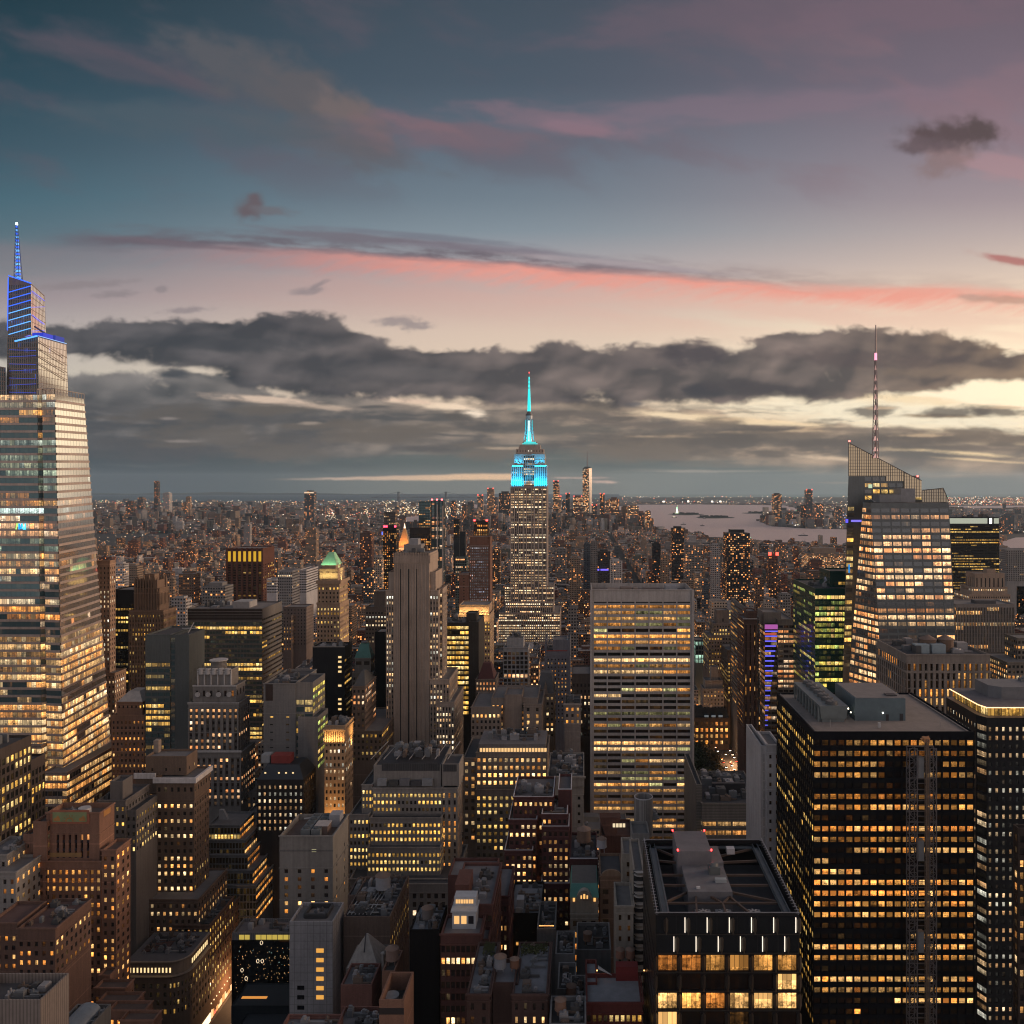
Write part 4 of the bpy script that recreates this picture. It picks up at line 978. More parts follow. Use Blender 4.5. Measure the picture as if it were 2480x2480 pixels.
# -- ribbed stone building
b = B('square grey building with tall dark slots between stone piers and tanks on its roof')
Y = 430; w_ = wall((.20, .175, .155), .85)
sv = style(bay=2.85, fl=4.4, ww=.48, wh=.86, rec=.9, po=.35, top=4.2, lit=.5, pf=.7, pal='amber', br=.8, glass='dark', sill=.5, skip=None)
R = b.box(2195, 2398, 1585, Y, 44, w_, sv, sv, lo=1840, roof=ROOFD)
m = b.part('band', w_); zb_ = wz(1630, Y); m.box(R[0]-.5, R[1]+.5, Y-.5, Y, zb_, zb_+1.2); m.box(R[0]-.5, R[0], Y, Y+44, zb_, zb_+1.2)
b.gear((R[0]+3, R[1]-3, R[2]+3, R[3]-3, R[4]), 9, 1.5)
for i in range(2): b.tank(wx(2255+i*42, Y+12), Y+16, R[4]-2, 4.2, i, 1)
for i in range(2): b.part('chiller', plain((.22, .28, .31), .5), i).box(R[0]+8+i*8.5, R[0]+15+i*8.5, Y+8, Y+13+i, R[4], R[4]+4.5)
b.done()

# -- faceted crystal tower with the spire
b = Bld('crystal_tower', 'grey glass crystal shaped tower with sloping lattice crown and slim spire', 'skyscraper')
Y = 560; wm = wall((.085, .10, .105), .3, 'plain', .6)
s = style(bay=1.55*4, fl=4.42, ww=.86, wh=.6, rec=.12, top=2.5, lit=.62, pf=.86, run=.5, pal=[(1, .44, .15), (1, .52, .22), (1, .36, .1), (1, .62, .3)], br=1.35, glass='grey', panes=4, sill=.35)
def Pt(px, py, Y): return (wx(px, Y), Y, wz(py, Y))
def Pz(px, Y, z): return (wx(px, Y), Y, z)
zt = wz(1218, Y); zb_ = 0.0
def xl(pt, pb, Y, z):   # interpolate an edge given its px at z=zt and px at py=1700
    zl = wz(1700, Y); t = (z-zl)/(wz(1218, Y)-zl); return pb+(pt-pb)*t
b.patch(Pz(xl(2108, 2140, Y, 0), Y, 0), Pz(xl(2298, 2322, Y, 0), Y, 0), Pz(2298, Y, zt), Pz(2108, Y, zt), s, wm, wz(1720, Y))
sf = style(bay=5.2, fl=4.42, ww=.84, wh=.6, rec=.12, top=2.5, lit=.72, pf=.95, run=.55, pal=[(1, .44, .15), (1, .52, .22), (1, .36, .1), (1, .62, .3)], br=1.25, glass='grey', panes=3, sill=.35)
YL = 606
b.patch(Pz(xl(2036, 2028, Y, 0), YL, 0), Pz(xl(2108, 2140, Y, 0), Y, 0), Pz(2108, Y, zt), Pz(2090, 575, zt), sf, wm, wz(1720, Y))
b.patch(Pz(2298, Y, 0), Pz(2300, Y+40, 0), Pz(2280, Y+38, zt), Pz(2298, Y, zt), None or style(bay=4, fl=4.42, ww=.8, top=3, lit=.5, pal='peach', glass='grey'), wm, 100) if False else None
b.part('wall', wm).quad(Pz(2322, Y, 0), Pz(2290, Y+46, 0), Pz(2278, Y+46, zt), Pz(2298, Y, zt))
b.part('roof', plain(ROOFD, .9)).poly([Pz(2108, Y, zt-.4), Pz(2298, Y, zt-.4), Pz(2278, Y+46, zt-.4), Pz(2090, Y+46, zt-.4), Pz(2090, 575, zt-.4)])
# rear, taller volume
YR = 600; zs = wz(1222, YR)
s2 = style(bay=6.0, fl=4.42, ww=.82, wh=.6, rec=.12, top=0.5, lit=.45, pf=.75, run=.8, pal='gold', br=.9, glass='grey', panes=4, sill=.35, skip=lambda i, k, nx, nz: (i in (1,) or (k % 3 == 0 and i > 1)))
b.patch(Pz(2030, YR, 0), Pz(2250, YR, 0), Pz(2236, YR, zs), Pz(2052, YR, zs), s2, wm, 130)
zt2 = wz(1152, YR)
b.patch(Pz(2052, YR, zs), Pz(2236, YR, zs), Pz(2226, YR, zt2), Pz(2055, YR, zt2), style(bay=6, fl=4.42, ww=.82, wh=.6, rec=.12, top=.1, lit=.35, pf=.7, run=.8, pal='gold', br=.6, glass='grey', panes=4, skip=lambda i, k, nx, nz: i in (0, 1)), wm, 0)
b.part('wall', wm).quad(Pz(2250, YR, 0), Pz(2230, YR+40, 0), Pz(2214, YR+40, zt2), Pz(2226, YR, zt2)); b.part('wall', wm).quad(Pz(2036, YR+40, 0), Pz(2030, YR, 0), Pz(2055, YR, zt2), Pz(2062, YR+40, zt2))
# crown screens: glass panes lit from inside, in a steel grid
pane = emit((.70, .50, .32), .5, 'screen_glass'); pane2 = emit((.5, .38, .27), .5, 'screen_glass')
def screen(x0, x1, ya, yb, pyb, Y, nm, mat, bot=None):
    """screen between pixels x0..x1 whose top slopes from ya to yb and whose foot is at pyb"""
    n = max(2, int(abs(wx(x1, Y)-wx(x0, Y))/1.55)); zb = wz(pyb, Y)
    sc_ = b.part('crown_pane', mat, nm); fr_ = b.part('crown_frame', plain((.10, .095, .09), .5, .3), nm)
    for i in range(n):
        a, c = x0+(x1-x0)*i/n, x0+(x1-x0)*(i+1)/n; za, zc = wz(ya+(yb-ya)*i/n, Y), wz(ya+(yb-ya)*(i+1)/n, Y)
        f0 = zb if bot is None else wz(bot(a), Y)
        sc_.quad(Pz(a, Y, f0), Pz(c, Y, f0), Pz(c, Y, zc), Pz(a, Y, za))
        xm = wx(a, Y); fr_.box(xm-.2, xm+.2, Y-.3, Y-.02, f0, za)
    z = zb
    zmx = max(wz(ya, Y), wz(yb, Y))
    while z < zmx:
        t = 1.0 if yb == ya else (HY-(z-EYE)/Y*FPX-ya)/(yb-ya)
        xe = x1 if t >= 1 or yb == ya else x0+(x1-x0)*max(0, t)
        fr_.box(wx(x0, Y), wx(xe, Y), Y-.25, Y-.02, z-.1, z+.12) if yb > ya else fr_.box(wx(x1 if t >= 1 else x0+(x1-x0)*(0 if t < 0 else 0), Y), wx(x1, Y), Y-.25, Y-.02, z-.1, z+.12)
        z += 2.2
    fr_.beam(Pt(x0, ya, Y), Pt(x1, yb, Y), .5)
screen(2055, 2226, 1072, 1162, 1152, YR-.1, 0, pane, bot=lambda a: 1153 if a < 2144 else (1165 if a < 2190 else 1182))
screen(2190, 2232, 1144, 1164, 1215, YR-.9, 1, pane, bot=lambda a: 1205)
screen(2233, 2284, 1188, 1182, 1216, 582, 2, pane2)
screen(2284, 2298, 1182, 1214, 1216, 581, 3, pane2)
b.part('penthouse', plain((.2, .205, .215), .5)).box(wx(2182, 576), wx(2217, 576), 576, 590, zt, wz(1183, 576)); b.part('penthouse', plain((.17, .18, .19), .5), 1).box(wx(2130, 575), wx(2182, 575), 575, 588, zt, wz(1198, 575))
b.part('corner_fin', mt((.25, .26, .27))).beam(Pt(2098, 1202, 572), Pt(2120, 1216, 562), .4)
b.part('sign', emit((.12, .1, .9), 1.3, 'blue_sign')).box(wx(2048, YR-1), wx(2054, YR-1), YR-1.2, YR-.9, wz(1266, YR), wz(1257, YR))
b.part('sign', emit((.25, .2, .9), 1.0, 'violet_sign'), 1).box(wx(2062, YR-1), wx(2088, YR-1), YR-.6, YR-.3, wz(1264, YR), wz(1259, YR))
b.part('sign', emit((.6, .75, .5), .9, 'sign'), 2).box(wx(2104, YR-1), wx(2113, YR-1), YR-.5, YR-.3, wz(1182, YR), wz(1173, YR))
b.part('sign', emit((.02, .3, .8), .8, 'blue_sign'), 3).box(wx(2057, YR-18), wx(2061, YR-18), YR-16, YR-15.6, wz(1382, YR), wz(1362, YR))
for i, (px_, py_) in enumerate(((2057, 1070), (2222, 1155))): b.part('beacon', emit((1, .1, .08), 8, 'beacon'), i).box(wx(px_, YR)-.5, wx(px_, YR)+.5, YR-.6, YR+.4, wz(py_, YR), wz(py_, YR)+1)
# spire
YS = 598; sx = wx(2121, YS); SP = plain((.30, .25, .24), .4, .5, name='spire_steel'); m = b.part('spire', SP); SL = emit((1, .55, .48), .6, 'spire_light')
zs0, zs1 = wz(1110, YS), wz(787, YS)
def sw(z): t = (z-zs0)/(zs1-zs0); return max(.7, 2.5*(1-t*.95))
levels = [zs0+(zs1-zs0)*t for t in (0, .05, .13, .21, .285, .36, .44, .51, .58, .66, .735, .8, 1.0)]
for i in range(len(levels)-1):
    a, c = levels[i], levels[i+1]; wa, wc = sw(a), sw(c)
    if i < 10:
        for q in range(3):
            t = q*2.094+.4; t2 = (q+1)*2.094+.4
            m.beam((sx+wa*math.cos(t), YS+wa*math.sin(t), a), (sx+wc*math.cos(t), YS+wc*math.sin(t), c), .5); m.beam((sx+wa*math.cos(t), YS+wa*math.sin(t), a), (sx+wc*math.cos(t2), YS+wc*math.sin(t2), c), .22)
        m.cyl(sx, YS, a, c, wa*.35, wc*.35, 6)
        b.part('spire_light', SL, i).cyl(sx, YS, a+.3, a+5.0, wa*.75, .3, 6)
    else: m.cyl(sx, YS, a, c, .9 if i == 10 else .75, .75 if i == 10 else .35, 8)
b.part('spire_light', emit((1, .35, .5), 1.6, 'spire_light2'), 20).cyl(sx, YS, levels[10], levels[11]-1, .98, .9, 8)
FOOT.append((wx(2020, 560), wx(2330, 560), 556, 650)); b.foot.append(FOOT[-1]); b.done()

# -- green glass tower
b = B('green glass tower with yellow lit floors, left of the crystal tower')
Y = 622; wm = wall((.012, .05, .042), .3, 'plain', .6)
sg = style(bay=2.9, fl=4.05, ww=.92, wh=.62, rec=.15, top=4.5, lit=.9, pf=.93, run=.85, pal='green', br=1.0, glass='green', panes=2)
R = b.box(1974, 2060, 1425, Y, 64, wm, sg, style(bay=4, fl=4.05, ww=.85, wh=.5, top=3, lit=.5, pf=.9, run=.5, pal='green', br=.7, glass='green', panes=3), lo=1680, roof=(.06, .06, .065))
R2 = b.block(wx(2010, Y+16), wx(2080, Y+16), Y+16, Y+44, R[4], wz(1383, Y+16), wm, style(bay=3, fl=4.6, ww=.92, wh=.5, top=7, lit=.4, pf=.9, pal='gold', br=.5, glass='green'), style(bay=4, fl=4.6, ww=.8, lit=.1, pal='gold', br=.5, glass='green'), zlo=0, roof=(.1, .06, .05))
b.part('coping', plain((.45, .38, .32), .6)).box(R2[0]-.1, R2[0]+.35, Y+16, Y+44, R2[4]+1.1, R2[4]+1.4)
tb = b.part('cloud_sign', plain((.45, .5, .62), .5)); 
for dy_, dz_, r_ in ((2.2, 0, 1.3), (0, .4, 1.8), (-2.2, 0, 1.2), (.9, -.6, 1.6)): 
    n = 14; tb.frustum([(R2[0]-.3, Y+27+dy_+r_*math.cos(q*2*math.pi/n), R2[4]-6.5+dz_+r_*math.sin(q*2*math.pi/n)) for q in range(n)], [(R2[0]-.45, Y+27+dy_+r_*math.cos(q*2*math.pi/n), R2[4]-6.5+dz_+r_*math.sin(q*2*math.pi/n)) for q in range(n)])
b.gear(R, 4); b.done()

# -- right middle distance
b = B('dark far tower with glowing pale band around its top, behind the crystal tower')
Y = 1270; b.box(2298, 2420, 1253, Y, 30, wall((.02, .022, .026), .5), style(bay=1.6, fl=4.0, ww=.85, wh=.4, top=12, lit=.55, pf=.8, run=.85, pal='gold', br=.9, glass='dark'), lo=1480)
m = b.part('light_band', emit((.62, .66, .52), .62, 'light_band')); m.box(wx(2299, Y), wx(2391, Y), Y-.3, Y, wz(1268, Y), wz(1255, Y)); m.box(wx(2407, Y), wx(2419, Y), Y-.3, Y, wz(1268, Y), wz(1255, Y))
b.part('corner_lamp', emit((1, .95, .8), 3, 'lamp')).box(wx(2396, Y), wx(2402, Y), Y-.4, Y, wz(1268, Y), wz(1255, Y)); b.gear((wx(2300, Y), wx(2418, Y), Y+4, Y+26, wz(1253, Y)), 6, 2); b.done()
b = B('masonry tower with stepped rounded top behind the pinstriped slab')
Y = 1000; w_ = wall(TAN, .85); sm_ = style(bay=2.6, fl=3.8, ww=.5, wh=.55, lit=.6, pf=.75, pal='white', br=.9)
b.box(2347, 2447, 1440, Y, 40, w_, sm_, lo=1480); b.box(2353, 2440, 1422, Y+3, 30, w_, sm_, zb=120, lo=1440); b.box(2361, 2433, 1389, Y+6, 24, w_, style(bay=5, fl=16, ww=.3, wh=.7, top=3, lit=0), zb=130, lo=1440); b.box(2390, 2412, 1379, Y+9, 10, w_, None, zb=150); b.done()
b = B('wide pinstriped slab with thin white mullions below the stepped masonry tower')
Y = 850; R = b.box(2315, 2457, 1463, Y, 36, wall((.2, .18, .165), .8), style(bay=1.55, fl=3.8, ww=.55, wh=.97, rec=.6, po=.25, top=3, lit=.55, pf=.45, run=.95, pal='warm', br=1.1, glass='dark'), lo=1660)
b.part('penthouse', mt((.06, .06, .065))).box(wx(2362, Y+10), wx(2412, Y+10), Y+10, Y+20, R[4], R[4]+3.5); b.part('lamp_row', emit((1, .7, .4), .6, 'l')).box(R[0]+20, R[0]+34, Y+.3, Y+.6, R[4]+.3, R[4]+.7) if False else None; b.done()
b = B('round cornered striped apartment tower at the far right edge', 'apartment tower', 'apartment_tower')
b.box(2438, 2530, 1331, 1500, 40, wall((.24, .23, .22), .8), style(bay=3.2, fl=3.4, ww=.55, wh=.6, lit=.12, pal='warm', br=.8, po=.6), lo=1410); b.done()
b = B('brown stone office block with lit storeys at the right edge above the terrace', 'office building', 'office_building')
b.box(2440, 2560, 1604, 640, 40, wall((.15, .13, .11), .85), style(bay=3, fl=3.9, ww=.6, wh=.55, lit=.6, pal='warm', br=.9), lo=1720); b.box(2464, 2560, 1545, 655, 20, wall((.17, .15, .12), .85), style(bay=3, fl=3.9, lit=.2), zb=100, lo=1610); b.done()
b = B('grey building with violet crown and stacked blue light strips down its corner')
Y = 700; w_ = wall((.19, .165, .145), .8)
R = b.box(1884, 1924, 1500, Y, 60, w_, style(bay=4.6, fl=4.1, ww=.86, wh=.5, lit=.75, pf=.75, run=.6, pal='peach', br=1.0, panes=3, top=4), style(bay=5, fl=4.1, ww=.9, wh=.45, lit=.4, pal='peach', br=.7, top=4, panes=4), lo=1720)
BL = emit((.10, .12, 1.0), 1.5, 'blue_led'); zc = wz(1500, Y)
Xa, Xb = wx(1853, Y), wx(1884, Y)
b.block(Xa, Xb-.05, Y+1.5, Y+20, 0, wz(1512, Y), wall((.1, .09, .1), .7), style(bay=5, fl=4.1, ww=.9, wh=.6, lit=.35, pal='peach', br=.4, top=2, panes=3), zlo=0)
for i in range(20):
    z_ = wz(1516, Y)-5.0-i*4.1; x_ = Xa+(Xb-Xa)*(1-.045*i)
    b.part('blue_strip', emit((.14+.02*(i < 4), .14, 1.0), 1.25 if i < 12 else .8, 'blue_led%d' % (i < 12)), i).box(Xa+.2, max(x_, Xa+2.5), Y+1.1, Y+1.4, z_, z_+.85)
b.part('violet_band', emit((.5, .12, .45), .8, 'violet')).box(Xa, Xb+2, Y+1.0, Y+1.3, wz(1512, Y)-4.2, wz(1512, Y)-.4); b.part('red_band', emit((.7, .12, .06), .7, 'redl')).box(Xa, Xb-1, Y+1.0, Y+1.3, wz(1512, Y)-9, wz(1512, Y)-7.4)
b.block(Xa, Xb+4, Y+6, Y+30, zc-4, zc+5, wall((.02, .03, .035), .6), None); b.done()
b = B('brown brick shaft with dark vertical slots left of the blue lit building')
Y = 690; b.box(1801, 1833, 1500, Y, 28, wall((.11, .06, .045), .85, 'brick'), style(bay=4.2, fl=3.4, ww=.28, wh=.98, po=.7, rec=.4, lit=.25, pf=.7, pal='amber', br=.5, top=4), style(bay=4, fl=3.9, ww=.86, wh=.3, lit=.35, pal='amber', br=.6), lo=1780)
b.box(1812, 1833, 1480, Y+5, 20, wall((.1, .055, .045), .85, 'brick'), None, zb=100); b.part('coping', plain((.4, .38, .36), .7)).box(wx(1801, Y)-.3, wx(1833, Y)+.2, Y-.4, Y+.4, wz(1500, Y), wz(1500, Y)+.7); b.done()
b = B('long banded slab with diagonal rows of dim windows beside the brick shaft')
b.box(1834, 1838, 1494, 726, 130, wall((.13, .125, .12), .8), None, style(bay=5, fl=4.1, ww=.92, wh=.45, lit=.35, pf=.9, pal='amber', br=.6, panes=3, top=3), lo=1790) ; b.done()
b = B('dark masonry block with evenly lit square windows near the park', 'office building', 'office_building')
Y = 860; b.box(1762, 1802, 1575, Y, 40, wall((.07, .055, .045), .85), style(bay=3.1, fl=4.1, ww=.45, wh=.5, lit=.7, pal='gold', br=.95, top=12), lo=1710); b.box(1776, 1802, 1548, Y+8, 20, wall((.13, .12, .12), .8), None, zb=60); b.done()
b = B('setback brick building with a tall narrow penthouse behind the park grove', 'office building', 'office_building')
Y = 900; w_ = wall((.15, .12, .1), .85); sm_ = style(bay=3, fl=3.9, ww=.5, wh=.5, lit=.45, pal='gold', br=.9)
b.box(1716, 1790, 1540, Y, 40, w_, sm_, lo=1640); b.box(1728, 1782, 1510, Y+4, 30, w_, sm_, zb=80, lo=1540); b.box(1736, 1766, 1478, Y+8, 20, w_, style(bay=20, fl=18, ww=.1, wh=.2, lit=0), zb=90); b.done()
b = B('pale stone block with a tiered top and orange windows above the park', 'hotel', 'hotel_building')
Y = 850; w_ = wall((.25, .225, .2), .85); b.box(1703, 1753, 1668, Y, 20, w_, style(bay=3.4, fl=3.9, ww=.4, wh=.5, lit=.3, pal='amber', br=.9), lo=1725); b.box(1708, 1750, 1648, Y+3, 16, w_, style(bay=4.6, fl=6, ww=.4, wh=.4, lit=.3, pal='amber'), zb=50, lo=1660); b.box(1722, 1740, 1615, Y+5, 10, w_, None, zb=60); b.done()
b = B('dark hotel with arched golden windows at the edge of the park grove', 'hotel', 'hotel_building')
Y = 842; w_ = wall((.05, .04, .035), .8); R = b.box(1682, 1766, 1738, Y, 24, w_, style(bay=5.2, fl=6.2, ww=.5, wh=.55, lit=.55, pf=.9, pal='amber', br=1.3, top=3, panes=2), lo=1850, roof=(.02, .02, .022))
b.part('attic', wall((.025, .028, .03), .6)).pyr(R[0], R[1], Y+1, Y+23, R[4]+1, R[4]+9, 15, 6); b.gear((R[0]+8, R[1]-8, Y+6, Y+16, R[4]+9), 3)
for i in range(3): b.part('attic_window', emit((.16, .22, .26), .5, 'aw'), i).box(R[0]+10+i*7, R[0]+14+i*7, Y-.2, Y+.9, R[4]+1.6, R[4]+3.4)
b.done()
b = B('glowing glass podium beside the avenue under the blue lit building', 'building', 'office_building')
Y = 752; b.box(1836, 1862, 1730, Y, 60, wall((.12, .10, .08), .8), style(bay=4, fl=4.3, ww=.9, wh=.6, lit=.9, pal='warm', br=1.0), style(bay=3.4, fl=4.3, ww=.84, wh=.6, lit=.92, pf=.95, run=.5, pal='warm', br=1.15), lo=1900); b.done()
b = B('white roofed block with lit clerestory above the park towers', 'office building', 'office_building')
Y = 1120; R = b.box(1740, 1790, 1462, Y, 34, wall((.26, .26, .27), .7), style(bay=6, fl=4.4, ww=.94, wh=.45, lit=.9, pal='gold', br=1.0, top=8), lo=1530); b.done()
b = B('mint lit glass facade block between the pale slab and the park towers', 'office building', 'office_building')
b.box(1684, 1706, 1550, 960, 20, wall((.08, .1, .1), .6), style(bay=3, fl=5, ww=.85, wh=.8, lit=.9, pf=1, pal=[(.5, .8, .6), (.4, .7, .55)], br=.7), lo=1610); b.done()

# -- centre: the pale gridded slab
b = Bld('ribbed_slab_tower', 'broad pale concrete slab tower with seven bays of lit ribbon windows, centre', 'skyscraper')
Y = 560; wm = wall((.33, .31, .295), .8, 'plain'); zt = wz(1428, Y)
X0, X1 = wx(1433, Y), wx(1677, Y); bw = (X1-X0-2.2)/7
R = b.block(X0, X1, Y, Y+38, 0, zt, wm, style(bay=bw, fl=3.925, ww=.92, wh=.56, rec=.9, po=.25, top=wz(1428, Y)-wz(1462, Y), mar=1.1, lit=.66, pf=.74, run=.55, pal=[(1, .42, .10), (1, .5, .17), (.95, .48, .14), (1, .62, .27), (1, .4, .09), (.42, .38, .16)], br=1.15, glass='dark', panes=6, sill=.45), None, zlo=wz(2080, Y), roof=(.12, .10, .095), par=3.2)
m = b.part('edge_fin', wm); m.box(X0-1.0, X0+.3, Y-1.2, Y+.02, 0, zt); m.box(X1-.3, X1+1.0, Y-1.2, Y+.02, 0, zt)
m = b.part('louvre_slot', plain((.02, .02, .02), .8))
for i in range(7): m.box(X0+1.1+bw*i+.4, X0+1.1+bw*(i+1)-.4, Y-.06, Y, wz(1461, Y), wz(1457.5, Y)); 
m = b.part('panel_joint', plain((.16, .15, .145), .9))
for i in range(8): m.box(X0+1.1+bw*i-.08, X0+1.1+bw*i+.08, Y-.04, Y, wz(1455, Y), zt-.3)
for i, (a, c, d, h, col) in enumerate(((1472, 1502, 8, 2.6, (.2, .15, .12)), (1503, 1530, 10, 3.4, (.17, .13, .11)), (1612, 1640, 9, 4.6, (.25, .26, .28)), (1440, 1450, 6, 1.5, (.3, .3, .3)), (1534, 1545, 10, 3, (.2, .16, .13)), (1560, 1600, 16, 2.2, (.14, .11, .1)))):
    b.part('roof_unit', plain(col, .7), i).box(wx(a, Y+10), wx(c, Y+10), Y+d, Y+d+9, R[4], R[4]+h)
b.done()

# -- the tall stone skyscraper with the cyan crown
b = Bld('art_deco_skyscraper', 'tallest stone skyscraper with bright cyan lit crown and antenna, centre', 'skyscraper')
Y = 1265; wm = wall((.34, .29, .25), .8)
def epx(a, c, yt, Yd, D, zb, lo=None, st_=None, st2=None): 
    z = wz(yt, Yd); return b.block(wx(a, Yd), wx(c, Yd), Yd, Yd+D, zb, z, wm, st_, st2, zlo=None if lo is None else wz(lo, Yd), par=.6)
es = style(bay=3.06, fl=3.78, ww=.6, wh=.46, rec=.4, po=.5, top=2, lit=.7, pf=.9, run=.6, sp=(.10, .085, .075), pal=[(1, .66, .34), (1, .78, .5), (1, .55, .25)], br=1.7, glass='dark')
es2 = style(bay=3.06, fl=3.78, ww=.5, wh=.5, rec=.3, po=.4, top=2, lit=.3, pal='warm')
epx(1237, 1325, 1179, Y, 44, 0, 1540, es, es2)
# broad piers on the shaft
m = b.part('pier', wm)
for q in (1237.5, 1246, 1256, 1267.5, 1275.5, 1287, 1294, 1304.5, 1314, 1324): m.box(wx(q, Y)-.9, wx(q, Y)+.9, Y-1.5, Y-.02, 60, wz(1180, Y))
for (a, c, yt, Yd, D, lo) in ((1224, 1339, 1457, Y-3, 60, 1540), (1208, 1356, 1484, Y-10, 74, 1560)):
    epx(a, c, yt, Yd, D, 0, lo, es, es2)
epx(1222, 1238, 1418, Y+4, 30, 0, 1460, es, es2); epx(1323, 1341, 1418, Y+4, 30, 0, 1460, es, es2)
ec = style(bay=3.0, fl=3.78, ww=.36, wh=.5, rec=.5, po=.4, top=1.5, lit=.3, pf=.5, pal='white', br=1.2, glass='dark', sp=(.06, .06, .06))
zt1 = wz(1179, Y)
# first lit stage: two wings and the recessed middle
for (a, c) in ((1238.5, 1267.5), (1293.5, 1324)): b.block(wx(a, Y), wx(c, Y), Y+1.5, Y+40, zt1-.6, wz(1127, Y), wm, ec, es2, zlo=0, par=.5)
b.block(wx(1267.5, Y)+.02, wx(1293.5, Y)-.02, Y+5, Y+38, zt1-.6, wz(1100, Y), wm, style(bay=3.0, fl=3.78, ww=.62, wh=.5, rec=.3, po=.3, top=1.5, lit=.5, pf=.7, pal='white', br=1.2, glass='dark', sp=(.05, .045, .04)), None, zlo=0, par=.5)
zt2 = wz(1127, Y)
for (a, c) in ((1245.5, 1268), (1293, 1319)): b.block(wx(a, Y), wx(c, Y), Y+4.4, Y+37, zt2-.5, wz(1100, Y), wm, style(bay=4.6, fl=6, ww=.2, wh=.4, top=8, lit=0), None, zlo=0, par=.5)
zt3 = wz(1100, Y); dk = wall((.10, .085, .075), .7)
b.block(wx(1249, Y), wx(1316, Y), Y+7, Y+35, zt3-.5, wz(1087, Y), dk, style(bay=4, fl=4, ww=.3, wh=.5, lit=.1, pal='white', top=1), None, zlo=0, par=.4)
b.block(wx(1255, Y), wx(1308, Y), Y+10, Y+33, wz(1087, Y), wz(1081, Y), dk, None, None); b.block(wx(1257, Y), wx(1307, Y), Y+12, Y+31, wz(1081, Y), wz(1076, Y), dk, None, None)
b.block(wx(1264, Y), wx(1300, Y), Y+14, Y+28, wz(1076, Y), wz(1069, Y), wall((.3, .3, .3), .6), None, None)
cxm = wx(1281.5, Y+21); CYL = (0.0, .62, .85)
m = b.part('light_ring', emit((.05, .85, .85), 1.3, 'cyan')); m.box(wx(1264, Y)-.3, wx(1300, Y)+.3, Y+13.4, Y+13.9, wz(1074.6, Y), wz(1073, Y)); m.box(wx(1267, Y), wx(1297, Y), Y+13.5, Y+13.9, wz(1070.8, Y), wz(1069, Y))
# mooring mast with winged buttresses
mm = b.part('mast', plain((.30, .32, .34), .4, .4, name='mast_metal')); zz0, zz1 = wz(1069, Y), wz(1012, Y)
mm.cyl(cxm, Y+21, zz0, zz1, 4.8, 4.6, 16)
for t in range(8):
    a = t*math.pi/4+math.pi/8
    prof = [(8.8, zz0), (7.8, zz0+4), (6.6, zz0+10), (5.8, zz0+17), (5.2, zz0+26), (5.0, zz1)]
    for (r0, za), (r1, zc) in zip(prof, prof[1:]):
        mm.beam((cxm+r0*.5*math.cos(a), Y+21+r0*.5*math.sin(a), za), (cxm+r1*.5*math.cos(a), Y+21+r1*.5*math.sin(a), zc), 1.1, r0*.9 if abs(math.cos(a)) < .5 else 1.2)
        mm.beam((cxm+r0*math.cos(a), Y+21+r0*math.sin(a), za), (cxm+r1*math.cos(a), Y+21+r1*math.sin(a), zc), 1.3)
b.part('mast_window', emit((.45, 1.0, 1.0), 2.0, 'cyan_white')).box(cxm-1.4, cxm+1.4, Y+15.6, Y+15.9, zz0+1, zz1-3)
for i, sx_ in enumerate((-1, 1)): b.part('mast_window', emit((.0, .55, .62), 1.1, 'cyan_side'), 1+i).box(cxm+sx_*5.0-.35, cxm+sx_*5.0+.35, Y+16.5, Y+16.9, zz0+19, zz1-2)
for i in range(14): b.part('mast_bar', mt((.3, .4, .4)), 0).box(cxm-1.5, cxm+1.5, Y+15.4, Y+15.62, zz0+3+i*2.2, zz0+3.2+i*2.2)
mm.cyl(cxm, Y+21, zz1, wz(1004, Y), 5.1, 5.0, 20); b.part('mast_cap', mt((.08, .085, .09))).cyl(cxm, Y+21, wz(1004, Y), wz(1000, Y), 5.4, 5.0, 20); b.part('mast_cap', mt((.12, .12, .12)), 1).cyl(cxm, Y+21, wz(1000, Y), wz(995, Y), 4.2, 3.2, 20)
# antenna
za, zb_ = wz(995, Y), wz(898, Y); an = b.part('antenna', plain((.2, .22, .24), .5, .4))
segs = [(0, 2.2), (.14, 2.2), (.16, 1.9), (.40, 1.8), (.42, 1.4), (.62, 1.2), (.64, .9), (.85, .7), (1.0, .35)]
for (t0, r0), (t1, r1) in zip(segs, segs[1:]): an.cyl(cxm, Y+21, za+(zb_-za)*t0, za+(zb_-za)*t1, r0, r1, 10)
for i in range(26):
    t = .02+i*.034; z_ = za+(zb_-za)*t; r_ = 2.7*(1-t*.72); b.part('antenna_light', emit((.02, .8, .82), 1.5, 'cyan2'), i).cyl(cxm, Y+21, z_, z_+(zb_-za)*(.030 if t < .5 else .022), r_, r_, 8)
b.part('beacon', emit((1, .08, .08), 3, 'beacon')).cyl(cxm, Y+21, zb_-1, zb_+1.2, .7, .5, 8)
b.done()
CY_ = (.0, .50, 1.0)
for (a, c) in ((1238.5, 1267.5), (1293.5, 1324)):
    xm = (wx(a, Y)+wx(c, Y))/2; w_ = wx(c, Y)-wx(a, Y)
    flood((xm, Y-3.5, zt1-1), (xm, Y+2.2, zt1+16), w_, 1.2, 30000, CY_); flood((xm, Y+1.0, zt2-1), (xm, Y+5.2, zt2+9), w_*.85, 1, 18000, CY_)
flood((cxm, Y+8, zz0-2), (cxm, Y+19, zz0+24), 12, 2, 16000, (.0, .75, 1.0)); flood((wx(1325, Y)+5, Y+16, zt1), (wx(1325, Y), Y+18, zt1+18), 2, 14, 6000, CY_)

